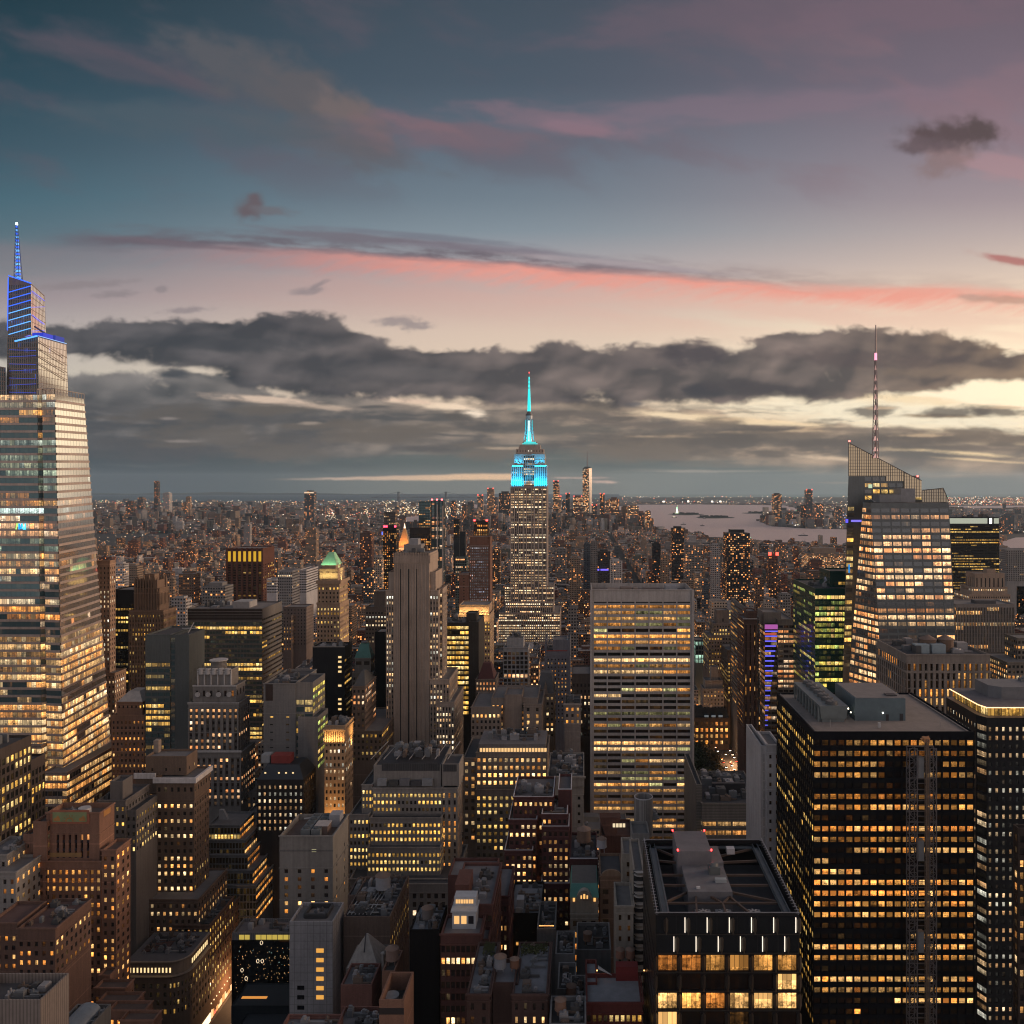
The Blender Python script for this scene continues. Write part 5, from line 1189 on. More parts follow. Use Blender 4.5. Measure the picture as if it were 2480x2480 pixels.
# -- stone tower with three black stripes
b = B('brown limestone tower with three long black stripes and a fluted crown, left of centre', cat='skyscraper', name='stone_tower')
Y = 590; wm = wall((.30, .24, .195), .85)
sW = style(bay=2.1, fl=3.85, ww=.5, wh=.52, rec=.3, lit=.55, sp=(.15, .12, .1), pf=.85, run=.4, pal='white', br=1.0, top=3)
zC = wz(1372, Y)
def sb_(a, c, yt, Yd, D, st_, st2=None, zb=0., lo=1850, **k): return b.box(a, c, yt, Yd, D, wm, st_, st2 if st2 else st_, zb=zb, lo=lo, **k)
core = (955, 1040)
b.block(wx(core[0], Y), wx(core[1], Y), Y, Y+34, 0, wz(1340, Y), wm, None, style(bay=3, fl=3.85, ww=.4, wh=.5, lit=.3, top=14, pal='warm'), zlo=120)
bl = b.part('stripe', plain((.006, .006, .007), .5)); 
m = b.part('pilaster', wm)
for q in (970.5, 990, 1009.5): bl.box(wx(q-2.2, Y), wx(q+2.2, Y), Y-.12, Y-.02, 0, wz(1378, Y))
for q in (955, 963, 968, 973, 980, 987, 993, 1000, 1007, 1012, 1020, 1030, 1039): m.box(wx(q, Y)-.3, wx(q, Y)+.3, Y-.55, Y-.01, 0, wz(1366, Y))
for i in range(22): q = 954+i*4; m.box(wx(q, Y)-.28, wx(q, Y)+.28, Y-.75, Y-.02, wz(1362, Y), wz(1341, Y)+.8)
b.block(wx(953, Y), wx(1042, Y), Y-.5, Y+33, wz(1364, Y), wz(1345, Y), wm, None, None)
sb_(935, 953.5, 1430, Y+1, 36, sW); sb_(941, 954, 1385, Y+2, 30, None, zb=100)
sb_(1040.5, 1062, 1430, Y+1, 34, sW, sW); sb_(1041, 1055, 1385, Y+2, 28, style(bay=3, fl=14, ww=.4, wh=.7, lit=0, top=4), None, zb=100, lo=1430); sb_(1040.6, 1072, 1425, Y+8, 20, sW, sW, lo=1700)
R = sb_(1040.8, 1088, 1645, Y-1.5, 40, sW, sW); sb_(1056, 1100, 1700, Y-4, 46, sW, sW)
b.part('penthouse', plain((.2, .19, .18), .8), 0).box(wx(978, Y+12), wx(1020, Y+12), Y+12, Y+26, wz(1340, Y), wz(1322, Y)); b.part('penthouse', plain((.22, .22, .23), .7), 1).box(wx(990, Y+12), wx(1012, Y+12), Y+13, Y+22, wz(1322, Y), wz(1308, Y))
b.gear((wx(962, Y), wx(1030, Y), Y+3, Y+30, wz(1340, Y)), 6, 1.2); b.done()

# -- gold lit slab behind it
b = B('glowing yellow ribbon windowed slab right of the striped stone tower')
Y = 660; R = b.box(1062, 1135, 1508, Y, 30, wall((.05, .045, .04), .6), style(bay=3.5, fl=3.9, ww=.95, wh=.6, rec=.2, lit=.97, pf=.97, run=.7, pal='gold', br=1.25, top=2, panes=3), None, lo=1740)
b.block(R[1]+.1, wx(1160, Y), Y-2, Y+34, 0, wz(1505, Y), wall((.02, .018, .018), .6), None, None); b.block(wx(1127, Y), wx(1152, Y), Y+6, Y+20, 100, wz(1488, Y), wall((.03, .022, .02), .7), None, None); b.gear(R, 5, 1.2); b.done()
b = B('grey checked tower with brown top band left of the cyan crowned skyscraper')
Y = 1150; w_ = wall((.24, .22, .21), .8)
R = b.box(1137, 1183, 1300, Y, 30, wall((.16, .08, .055), .8, 'rib'), None, zb=wz(1322, Y)); b.box(1137, 1183, 1322, Y+.2, 29.6, w_, style(bay=2.6, fl=3.7, ww=.5, wh=.5, lit=.25, pf=.95, pal=[(.45, .5, .62), (.8, .4, .3), (.5, .5, .55)], br=.6, low=.10, po=.6), None, lo=1480)
b.box(1183.3, 1187, 1300, Y+1, 28, wall((.36, .29, .23), .8), None); b.box(1112, 1135, 1388, Y-4, 30, wall((.30, .29, .28), .8), style(bay=12, fl=4, ww=.12, wh=.4, lit=0), None, lo=1470); b.done()
b = B('temple like block with a floodlit colonnade under the checked tower', 'office building', 'office_building')
Y = 920; w_ = wall((.30, .22, .15), .8); R = b.box(1112, 1184, 1465, Y, 34, w_, style(bay=3.2, fl=9, ww=.42, wh=.86, rec=1.0, lit=.15, pal='gold', br=.4, top=2.0, po=.2), None, lo=1487)
b.box(1108, 1187, 1487, Y-2, 40, w_, style(bay=3.2, fl=3.8, ww=.5, wh=.5, lit=.5, pal='gold', br=.8, top=8), None, lo=1640); b.done()
flood(((R[0]+R[1])/2, Y-2.5, wz(1487, Y)+.4), ((R[0]+R[1])/2, Y+.5, R[4]-4), R[1]-R[0], .6, 5000, (1, .62, .25))
flood(((R[0]+R[1])/2, Y-8, wz(1487, Y)-10), ((R[0]+R[1])/2, Y-1.5, wz(1487, Y)-1), R[1]-R[0], .8, 3500, (1, .6, .24))
b = B('dark tower with red roof beacons behind the checked tower')
Y = 1900; b.box(1147, 1181, 1262, Y, 30, wall((.03, .022, .02), .7), style(bay=4, fl=5, ww=.45, wh=.8, lit=.5, pal='amber', br=1.0, top=3), lo=1300)
for i, q in enumerate((1149, 1179)): b.part('beacon', emit((1, .05, .05), 9, 'beacon'), i).box(wx(q, Y)-2, wx(q, Y)+2, Y, Y+3, wz(1262, Y), wz(1262, Y)+3)
b.done()

# -- gold pyramid tower and its neighbours
b = B('tower with a glowing orange pyramid roof behind the striped stone tower', name='pyramid_tower'); Y = 1850
b.box(962, 992, 1325, Y, 26, wall(TAN, .8), style(bay=3, fl=4, lit=.6, pal='gold', br=1.2), lo=1360)
m = b.part('pyramid_roof', plain((.42, .28, .12), .6, name='gilt')); X0, X1 = wx(963, Y), wx(991, Y); zb_ = wz(1325, Y); m.frustum([(X0, Y, zb_), (X1, Y, zb_), (X1, Y+25, zb_), (X0, Y+25, zb_)], [((X0+X1)/2-2, Y+11, wz(1280, Y)), ((X0+X1)/2+2, Y+11, wz(1280, Y)), ((X0+X1)/2+2, Y+15, wz(1280, Y)), ((X0+X1)/2-2, Y+15, wz(1280, Y))])
b.part('lantern', emit((1, .75, .5), 2.2, 'lantern')).cyl((X0+X1)/2, Y+13, wz(1280, Y), wz(1268, Y), 2.2, .3, 8); b.done()
flood(((X0+X1)/2, Y-14, zb_-2), ((X0+X1)/2, Y+4, zb_+18), 30, 4, 12000, (1, .36, .12)); flood(((X0+X1)/2, Y-6, zb_-14), ((X0+X1)/2, Y, zb_-4), 26, 2, 5000, (1, .5, .25))
b = B('slim black tower with scattered lit rooms and red lamps beside the pyramid', 'apartment tower', 'apartment_tower'); Y = 1500
b.box(927, 959, 1279, Y, 24, wall((.012, .013, .016), .5), style(bay=3.4, fl=3.6, ww=.6, wh=.55, lit=.42, pf=.95, run=.2, pal='amber', br=1.1, glass='dark'), lo=1430); b.box(934, 955, 1272, Y+3, 14, wall((.02, .02, .02), .6), None, zb=150)
for i, q in enumerate((931, 936, 957)): b.part('beacon', emit((1, .04, .08), 7, 'beacon'), i).box(wx(q, Y)-1.5, wx(q, Y)+1.5, Y-.5, Y+1, wz(1277, Y), wz(1277, Y)+3)
b.part('blue_lamp', emit((.05, .12, 1), 3, 'blue_lamp')).box(wx(925, Y), wx(927, Y), Y-1, Y, wz(1295, Y), wz(1288, Y)); b.done()
b = B('teal glass tower with a blue lamp among the towers right of the pyramid', 'apartment tower', 'apartment_tower'); Y = 2000
b.box(1014, 1042, 1215, Y, 30, wall((.02, .045, .05), .4), style(bay=4, fl=3.8, ww=.85, wh=.6, lit=.3, run=.8, pal='amber', br=.9, glass='teal'), lo=1290); b.done()
b = B('tall slate tower with pale vertical ribs right of the teal glass tower', 'apartment tower', 'apartment_tower'); Y = 1700
b.box(1044, 1073, 1212, Y, 26, wall((.035, .045, .05), .5), style(bay=8, fl=4, ww=.7, wh=.75, po=1.2, lit=.25, pal='peach', br=.8, glass='teal'), None, lo=1420, both=True); b.part('rib', plain((.35, .3, .26), .7)).box(wx(1058, Y), wx(1061, Y), Y-1.6, Y-1.3, 0, wz(1222, Y)); b.part('rib', plain((.35, .3, .26), .7), 1).box(wx(1071, Y), wx(1074, Y), Y-1.6, Y-1.3, 0, wz(1225, Y))
for i, q in enumerate((1046, 1058, 1070)): b.part('beacon', emit((1, .1, .1), 7, 'beacon'), i).box(wx(q, Y)-1.5, wx(q, Y)+1.5, Y, Y+2, wz(1212, Y), wz(1212, Y)+3)
b.done()
b = B('dark brick block with glowing upper storeys right of the orange pyramid'); Y = 1750
b.box(992, 1042, 1278, Y, 30, wall((.04, .028, .025), .8), style(bay=3.4, fl=5, ww=.6, wh=.6, lit=.5, pal='amber', br=1.2, top=12), lo=1400); b.done()
b = B('brick residential tower left of the pyramid with a dark flat top', 'apartment tower', 'apartment_tower'); b.box(930, 957, 1240, 3000, 40, wall((.07, .055, .05), .8), style(bay=6, fl=6, lit=.3, pal='warm'), lo=1275); b.done()
b = B('black tower with one glowing storey behind the checked tower', 'apartment tower', 'apartment_tower'); b.box(1099, 1112, 1258, 2300, 24, wall((.02, .02, .022), .7), style(bay=5, fl=5, lit=.35, pal='amber', br=1.2), lo=1310); b.box(1113, 1126, 1288, 2200, 24, wall(TAN, .8), None); b.done()
b = B('green tinted residential slab behind the temple like block', 'apartment tower', 'apartment_tower'); b.box(1103, 1130, 1350, 1350, 20, wall((.07, .1, .095), .7), style(bay=3, fl=4, ww=.7, lit=.35, pal='peach'), lo=1480); b.done()

# -- row below: masonry and glass around the middle
b = B('grey stone block with a dark red hipped roof left of the white gridded tower', 'office building', 'office_building'); Y = 640; w_ = wall((.16, .13, .11), .85)
R = b.box(1152, 1200, 1645, Y, 24, w_, style(bay=2.7, fl=3.9, ww=.5, wh=.5, lit=.5, pf=.6, pal='peach', br=1.1), lo=1800); b.part('hip_roof', plain((.07, .02, .018), .8)).pyr(R[0]+1, R[1]-1, Y+1, Y+23, R[4], wz(1612, Y), 3, 3); b.done()
b = B('white gridded concrete tower with a dark rooftop box, below the cyan skyscraper'); Y = 760; R = b.box(1219, 1279, 1568, Y, 22, wall((.34, .33, .32), .8), style(bay=3.7, fl=4.0, ww=.72, wh=.72, rec=.7, po=.15, lit=.16, pf=.9, pal='peach', br=1.1, top=3.6, glass='dark'), None, lo=1700, both=True)
b.block(wx(1228, Y+4), wx(1268, Y+4), Y+4, Y+16, R[4], wz(1545, Y+4), wall((.02, .018, .015), .8), None, None); b.gear((wx(1230, Y), wx(1262, Y), Y+5, Y+15, wz(1545, Y)), 4); b.done()
b = B('black glass hotel with grey frame, right of the white gridded tower', 'hotel', 'hotel_tower'); Y = 720
b.box(1319, 1324, 1550, Y, 26, wall((.15, .15, .17), .7), None); b.box(1374, 1381, 1550, Y, 26, wall((.15, .15, .17), .7), None); b.block(wx(1324, Y), wx(1374, Y), Y+.3, Y+24, 0, wz(1590, Y), wall((.015, .015, .018), .5), style(bay=2.8, fl=3.3, ww=.35, wh=.45, lit=.42, pf=.7, pal='amber', br=1.0, top=1), None, zlo=60)
b.block(wx(1324, Y)+.02, wx(1374, Y)-.02, Y, Y+24, wz(1590, Y), wz(1576, Y), wall((.15, .15, .17), .7), None, None); b.block(wx(1339, Y), wx(1374, Y)-.1, Y+.2, Y+20, wz(1576, Y), wz(1549, Y), wall((.05, .035, .025), .8, 'rib'), None, None)
b.part('red_line', plain((.3, .03, .02), .6)).box(wx(1324, Y), wx(1374, Y), Y-.2, Y, wz(1577, Y), wz(1575, Y)); b.done()
b = B('grey chateau style block with steep dormered roof beside the black glass hotel', 'office building', 'office_building'); Y = 600; R = b.box(1300, 1342, 1680, Y, 30, wall((.17, .14, .115), .85), style(bay=2.9, fl=3.7, ww=.5, wh=.5, lit=.6, pf=.7, pal='warm', br=1.1), lo=1790)
b.part('steep_roof', plain((.06, .06, .065), .7)).pyr(R[0], R[1], Y, Y+26, R[4], wz(1636, Y), 4, 4); m = b.part('gable', wall((.15, .12, .1), .85)); m.pyr(wx(1313, Y), wx(1328, Y), Y-.2, Y+6, R[4], wz(1655, Y), .2, 2.8); b.done()
b = B('narrow brick and stone block with round headed windows under its cornice, centre', 'office building', 'office_building'); Y = 560; R = b.box(1367, 1406, 1705, Y, 26, wall((.2, .17, .15), .85), style(bay=3.4, fl=4.1, ww=.42, wh=.5, lit=.35, pal='amber', br=.9), lo=1760, roof=ROOFD)
b.block(R[0]+.2, R[1]-.2, Y-.15, Y+20, 0, wz(1752, Y), wall(BRICK, .85, 'brick'), style(bay=3.4, fl=4.1, ww=.42, wh=.5, lit=.45, pal='amber', br=.9), None, zlo=30); b.part('cornice', wall((.26, .23, .2), .8)).box(R[0]-.8, R[1]+.8, Y-.8, Y+.2, R[4]+.4, R[4]+1.5); b.part('cornice', wall((.26, .23, .2), .8), 1).box(R[0]-.4, R[1]+.4, Y-.6, Y-.15, wz(1754, Y), wz(1751, Y)); b.gear(R, 4); b.done()
b = B('dim brown block with scattered yellow windows tucked left of the ribbed slab', 'office building', 'office_building'); Y = 610; R = b.box(1385, 1431, 1632, Y, 30, wall((.07, .055, .05), .85), style(bay=3.0, fl=4.4, ww=.45, wh=.5, lit=.5, pf=.8, pal='white', br=1.0, top=6), lo=1800); b.done()
b = B('tan setback building with a windowless concrete penthouse, centre', 'office building', 'office_building'); Y = 545; w_ = wall((.19, .155, .13), .85); ss = style(bay=2.75, fl=3.75, ww=.5, wh=.52, lit=.72, pf=.75, pal='warm', br=1.15, top=4)
b.box(1141, 1212, 1712, Y, 40, w_, ss, lo=1820); b.box(1190, 1302, 1690, Y+6, 36, w_, ss, zb=0, lo=1820); R = b.box(1222, 1264, 1682, Y+4.5, 20, wall((.21, .19, .175), .85), None, zb=60); b.box(1268, 1312, 1705, Y+1, 40, w_, style(bay=5, fl=4.2, ww=.3, wh=.55, lit=.3, pal='warm'), lo=1800); b.done()
b = B('bright office block with a glowing attic storey, centre foreground row', 'office building', 'office_building'); Y = 480; w_ = wall((.20, .165, .135), .85)
ss = style(bay=3.05, fl=4.25, ww=.56, wh=.5, lit=.86, pf=.82, run=.85, pal='warm', br=1.45, top=2.4)
R = b.box(1153, 1325, 1822, Y, 34, w_, ss, lo=1915, roof=ROOFD); b.box(1152, 1262, 1912, Y-3, 38, w_, style(bay=3.05, fl=4.0, ww=.5, wh=.5, lit=.55, pf=.9, pal='gold', br=.95, top=3), lo=2100); b.box(1122, 1153, 1835, Y+2, 40, w_, style(bay=3.1, fl=4.2, ww=.5, wh=.5, lit=.55, pal='warm', br=1.0), lo=2050)
b.part('attic', wall((.14, .13, .13), .7)).box(R[0]+1, R[1]-1, Y+3, Y+30, R[4], wz(1806, Y)); m = b.part('attic_window', emit((1, .6, .25), 1.0, 'attic'))
for i in range(22): m.box(R[0]+1.8+i*1.75, R[0]+3.1+i*1.75, Y+2.8, Y+2.98, R[4]+.5, R[4]+2.6)
b.gear((R[0]+4, R[1]-4, Y+8, Y+28, wz(1806, Y)), 10, 1.3); m = b.part('pipe_rack', mt((.12, .12, .12)))
for i in range(6): m.beam((wx(1200+i*18, Y), Y+12, wz(1806, Y)), (wx(1200+i*18, Y), Y+12, wz(1790, Y)), .25); 
m.beam((wx(1192, Y), Y+12, wz(1795, Y)), (wx(1295, Y), Y+12, wz(1795, Y)), .5); b.done()
b = B('cream building with a bracketed cornice and cluttered roof, left of the ribbed slab', 'office building', 'office_building'); Y = 440; w_ = wall((.22, .2, .175), .85)
R = b.box(1326, 1415, 1880, Y, 40, w_, style(bay=3.6, fl=6, ww=.34, wh=.42, lit=0, top=1.6, glass='dark'), None, zb=wz(1905, Y), lo=1905, roof=ROOFD); b.box(1328, 1413, 1905, Y+1, 38, w_, style(bay=4.4, fl=4.1, ww=.3, wh=.42, lit=.03, top=4, glass='dark', pal='warm'), None, lo=2120)
b.part('cornice', w_).box(R[0]-.8, R[1]+.8, Y-.8, Y, R[4]+.2, R[4]+1.2); b.gear(R, 16, 1.2); b.done()
b = B('dark red brick apartment block with white topped parapets, lower centre', 'apartment building', 'apartment_building'); Y = 360; w_ = wall(DBRICK, .85, 'brick'); ss = style(bay=2.25, fl=3.35, ww=.52, wh=.5, lit=.4, pf=.9, pal='warm', br=1.1, top=1.5)
cp = plain((.42, .42, .44), .6, name='white_coping')
def coped(a, c, yt, Yd, D, st_, lo=2300, zb=0., i=0):
    R = b.box(a, c, yt, Yd, D, w_, st_, zb=zb, lo=lo, roof=(.09, .085, .09)); m = b.part('coping', cp, i); m.box(R[0]-.1, R[1]+.1, Yd-.15, Yd+.35, R[4]+1.1, R[4]+1.35); m.box(R[0]-.1, R[0]+.3, Yd, Yd+D, R[4]+1.1, R[4]+1.3); m.box(R[1]-.3, R[1]+.1, Yd, Yd+D, R[4]+1.1, R[4]+1.3); return R
R = coped(1243, 1340, 1930, Y+4, 26, ss, i=0); coped(1232, 1300, 1985, Y, 20, ss, i=1); coped(1222, 1290, 2060, Y-4, 20, ss, i=2)
R2 = coped(1312, 1374, 1972, Y-2, 22, ss, i=3); coped(1313, 1378, 2002, Y-6, 16, ss, i=4); coped(1311, 1379, 2140, Y-10, 14, ss, i=5); coped(1352, 1384, 1912, Y+8, 20, None, i=6)
b.gear(R, 5); b.gear(R2, 5, .7); b.done()
b = B('small house with bright green mansard roof and arched dormer, lower centre', 'building', 'mansard_building'); Y = 312; w_ = wall((.28, .26, .22), .85)
R = b.box(1381, 1449, 2172, Y, 20, w_, None, zb=0, roof=(.1, .1, .1)); b.block(R[0]+.2, R[1]-.2, Y-.4, Y, 0, wz(2212, Y), w_, style(bay=3.4, fl=4.2, ww=.5, wh=.5, lit=.5, pal='amber', br=1.0), None, zlo=20)
m = b.part('mansard_roof', plain((.05, .18, .155), .6, name='verdigris')); z0, z1 = wz(2172, Y), wz(2148, Y); m.frustum([(R[0]-.2, Y-.6, z0), (R[1]+.2, Y-.6, z0), (R[1]+.2, Y+19, z0), (R[0]-.2, Y+19, z0)], [(R[0]+.3, Y+2.2, z1), (R[1]-.3, Y+2.2, z1), (R[1]-.3, Y+18, z1), (R[0]+.3, Y+18, z1)])
b.part('roof_deck', plain((.09, .085, .08), .9)).quad((R[0]+.5, Y+3.2, z1+.03), (R[1]-.5, Y+3.2, z1+.03), (R[1]-.5, Y+17.9, z1+.03), (R[0]+.5, Y+17.9, z1+.03)); n = 14; cxd = (R[0]+R[1])/2; m = b.part('dormer', w_); pts = [(cxd+2.9*math.cos(math.pi*t/n), z0-.6+3.4*math.sin(math.pi*t/n)) for t in range(n+1)]
m.poly([(a, Y-1.0, z) for a, z in pts]); 
for (a, z), (c, z2) in zip(pts, pts[1:]): m.quad((a, Y-1.0, z), (c, Y-1.0, z2), (c, Y+2, z2), (a, Y+2, z))
for i, (dx_, dz_, w2, h2) in enumerate(((0, -.2, .7, 1.7), (-1.1, -.2, .5, 1.2), (1.1, -.2, .5, 1.2), (-3.8, -1.2, .8, 1.3), (3.8, -1.2, .8, 1.3))): b.part('dormer_window', emit((1, .5, .15), 1.2, 'dormer_light'), i).box(cxd+dx_-w2/2, cxd+dx_+w2/2, Y-1.1, Y-1.02, z0+dz_, z0+dz_+h2)
b.done()
b = B('brick block with a dark red wall and rooftop tanks behind the green mansard house', 'building', 'brick_building'); Y = 335; R = b.box(1380, 1448, 2080, Y, 26, wall((.06, .022, .022), .85, 'brick'), None, lo=2100, roof=ROOFD); b.gear(R, 8, .9); b.tank(wx(1414, Y+12), Y+14, R[4], 2.8, 0, 2.5); b.tank(wx(1457, Y+8), Y+9, R[4], 2.0, 1, 2, (.3, .3, .32)); b.part('coping', cp).box(R[0], R[1], Y-.1, Y+.3, R[4]+1.1, R[4]+1.4); b.done()
b = B('rust coloured windowless block with a gabled end, below the ribbed slab', 'building', 'brick_building'); Y = 400; R = b.box(1456, 1532, 2024, Y, 20, wall((.085, .04, .03), .9, 'brick'), None, lo=2040, roof=(.07, .035, .03)); m = b.part('gable', wall((.085, .04, .03), .9, 'brick')); m.pyr(R[0]+2, R[1]-8, Y-.1, Y+14, R[4]+1, wz(1988, Y), 5, 3); m = b.part('arched_window', emit((1, .8, .5), .9, 'awin'))
for i in range(4): m.box(wx(1484+i*8, Y), wx(1490+i*8, Y), Y-.3, Y-.15, wz(2003, Y), wz(1994, Y)) 
b.done()
b = B('grey concrete stair tower capped by a huge open cylinder, below the ribbed slab', 'building', 'cylinder_tower'); Y = 330; w_ = wall((.17, .17, .165), .85); zc = wz(2005, Y)
R = b.box(1530, 1573, 2018, Y, 12, w_, None, roof=(.1, .1, .1)); xm = wx(1561, Y+10)
cy_ = b.part('cylinder', wall((.18, .175, .17), .8, 'rib')); n = 40; r0 = 3.85; zt_ = wz(1948, Y+8)
cy_.cyl(xm, Y+16, R[4]-6, zt_, r0, r0, n, False); inn = [(xm+(r0-.35)*math.cos(t*2*math.pi/n), Y+16+(r0-.35)*math.sin(t*2*math.pi/n)) for t in range(n)]; out = [(xm+r0*math.cos(t*2*math.pi/n), Y+16+r0*math.sin(t*2*math.pi/n)) for t in range(n)]
rim = b.part('rim', plain((.35, .35, .37), .6))
for i in range(n):
    j = (i+1) % n; rim.quad((*out[i], zt_+.3), (*out[j], zt_+.3), (*inn[j], zt_+.3), (*inn[i], zt_+.3)); rim.quad((*out[i], zt_), (*out[j], zt_), (*out[j], zt_+.3), (*out[i], zt_+.3)); cy_.quad((*inn[i], zt_+.3), (*inn[j], zt_+.3), (*inn[j], zt_-5), (*inn[i], zt_-5))
b.part('cylinder_floor', plain((.16, .10, .08), .9)).poly([(a, c, zt_-3.2) for a, c in inn]); b.gear((R[0]+8, R[1]+6, Y+13, Y+26, R[4]), 6, .8); b.done()
b = B('cream residential tower with stacked curved balconies beside the faceted glass tower', 'apartment tower', 'apartment_tower'); w_ = wall((.22, .205, .18), .85); sc_ = style(bay=3.4, fl=3.3, ww=.3, wh=.5, lit=.08, pal='amber', br=.8, top=2, glass='dark')
b.box(1508, 1536, 2068, 290, 14, w_, sc_, lo=2200); Y = 262; R = b.box(1491, 1534, 2194, Y, 16, w_, sc_, lo=2480); zt_ = wz(2060, 280)
m = b.part('balcony', plain((.3, .3, .29), .7)); xb_ = wx(1538, 262); z = wz(2056, 284); k = 0
b.block(wx(1534, 266)+.05, wx(1560, 266), 266, 290, 0, z+1, wall((.05, .05, .05), .8), None, None)
while z > 60:
    n = 8; P = [(xb_-.5, 266)]+[(xb_+1.7+1.9*math.cos(math.pi+math.pi*t/n), 266+2.1*math.sin(math.pi+math.pi*t/n)) for t in range(n+1)]+[(xb_+3.8, 266)]
    m.frustum([(a, c, z-.18) for a, c in P], [(a, c, z+.12) for a, c in P]); m.frustum([(a, c, z+.9) for a, c in P], [(a, c, z+1.0) for a, c in P]) ; z -= 3.3; k += 1
b.part('glazing', plain((.02, .022, .026), .2)).box(xb_-.2, xb_+3.6, 265.8, 266, 20, zt_); b.done()
b = B('brown block with a curved pediment and lit windows left of the cream balconies', 'building', 'brick_building'); Y = 315; R = b.box(1453, 1508, 2122, Y, 20, wall((.13, .085, .06), .85, 'brick'), style(bay=3.6, fl=3.7, ww=.5, wh=.5, lit=.4, pal='amber', br=1.2, top=4), lo=2330, roof=ROOFD)
m = b.part('pediment', wall((.17, .12, .085), .85)); n = 12; cxp = (R[0]+R[1])/2; pts = [(cxp+3.8*math.cos(math.pi*t/n), R[4]+1+2.6*math.sin(math.pi*t/n)) for t in range(n+1)]; m.poly([(a, Y-.3, z) for a, z in pts]); [m.quad((a, Y-.3, z), (c, Y-.3, z2), (c, Y+.6, z2), (a, Y+.6, z)) for (a, z), (c, z2) in zip(pts, pts[1:])]; b.done()

# -- tapering glass tower with blue lit crown, left edge
b = Bld('tapered_glass_tower', 'giant tapering glass tower with cream reflecting side and blue lit crown, left edge', 'skyscraper')
wm = wall((.20, .155, .135), .45, 'plain', .5, .3); Yc = 540
def lev(z):      # plan of the main shaft at height z
    t = (z-80)/(318-80)
    c = -331-5.4*t; yb = 594-22*t; sl = 0.0
    return [(-455, Yc+4), (-346.5+ -3*t, Yc+3), (-343+-3.5*t, Yc+7), (-342+-3.5*t, Yc+1.5), (c, Yc), (c+sl*(yb-Yc), yb)]
ZT = 262+(1178-955)/2050*540; ZB = 62.0; FL = 4.85
nfl = int((ZT-ZB)/FL); rng = random.Random(8)
bandm = b.part('spandrel', wall((.42, .34, .30), .4, 'plain', .5, .4)); 
def shade_row(f, n):      # colour of a storey from the top down
    t = f/n
    if f in (0, 1): return 'white', .75, .8
    if f in (3, 4): return 'amber', .2, .25
    if f == 5 or f == 2: return 'amber', .5, .6
    if f < 13: return 'cool', .85, .42
    if f in (13, 14): return 'amber', .6, .55
    if f == 15: return [(.8, 1, .9), (.9, 1, .95)], .95, .75
    if f < 19: return 'peach', .92, 1.0
    if f < 21: return 'cool', .5, .3
    if f < 24: return 'warm', .92, .9
    if f < 28: return 'white', .3, .6
    if f < 30: return 'amber', .5, .8
    if f < 32: return 'peach', .4, .6
    if f < 38: return 'warm', .9, .85
    if f in (39, 40): return 'warm', .15, .5
    return 'warm', .9, 1.0
for f in range(nfl):
    z1 = ZT-f*FL; z0 = z1-FL; zm = z0+1.55
    P0, Pm, P1 = lev(z0), lev(zm), lev(z1)
    pal, lit, br = shade_row(f, nfl); f_t = 1-f/nfl
    for i in range(5):
        tl = (3.8*(1-f_t)+.4) if i == 4 else 0.0
        a0, c0 = P0[i], P0[i+1]; am, cm = Pm[i], Pm[i+1]; a1, c1 = P1[i], P1[i+1]
        d = Vector((cm[0]-am[0], cm[1]-am[1], 0)).normalized(); N = Vector((d.y, -d.x, 0)); o = .38
        q = lambda p, z, k: (p[0]+N.x*k, p[1]+N.y*k, z)
        z0c, zmc = z0+tl, zm+tl; bandm.quad(q(a0, z0, o), q(c0, z0c, o), q(cm, zmc-.15, o+.1), q(am, zm-.15, o+.1)); bandm.quad(q(am, zm-.15, o+.1), q(cm, zmc-.15, o+.1), q(cm, zmc, 0), q(am, zm, 0)); bandm.quad(q(a0, z0, 0), q(c0, z0c, 0), q(c0, z0c, o), q(a0, z0, o))
        side = i == 4
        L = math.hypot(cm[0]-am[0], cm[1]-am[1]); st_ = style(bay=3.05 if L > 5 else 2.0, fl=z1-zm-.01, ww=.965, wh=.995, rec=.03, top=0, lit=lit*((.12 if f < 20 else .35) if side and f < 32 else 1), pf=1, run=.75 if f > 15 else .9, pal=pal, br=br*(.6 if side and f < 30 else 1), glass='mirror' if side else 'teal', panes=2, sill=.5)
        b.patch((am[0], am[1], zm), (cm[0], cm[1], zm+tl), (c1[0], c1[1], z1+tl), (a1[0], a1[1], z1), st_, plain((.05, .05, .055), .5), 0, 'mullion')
Pb, Pt_ = lev(0), lev(ZB); wl = b.part('wall', wm)
P_, Q_ = lev(ZT), lev(0); back = [(-455, 660)]
wl.quad((*lev(ZB)[5], ZB), (-455, 650, ZB), (-455, 610, ZT), (*P_[5], ZT)); wl.poly([(*p, ZT) for p in P_]+[(-455, P_[5][1], ZT)])
# terrace and podium at the foot
zp = wz(1862, Yc-6); b.block(wx(104, Yc-12), wx(104, Yc-12)+15, Yc-12, Yc+62, 0, zp, wm, style(bay=3, fl=4.85, ww=.95, wh=.62, lit=.9, pf=.9, pal='warm', br=1.0, top=1.4, rec=.2, panes=2), style(bay=3, fl=4.85, ww=.95, wh=.62, lit=.8, pf=.9, pal='warm', br=1.0, top=1.4, rec=.2, panes=2), zlo=30, roof=ROOF)
b.block(-455, wx(100, Yc-4), Yc-4, Yc+40, 0, wz(1800, Yc), wm, style(bay=3, fl=4.85, ww=.95, wh=.62, lit=.9, pf=.9, pal='warm', br=1.0, top=1.4, rec=.2, panes=2), None, zlo=30)
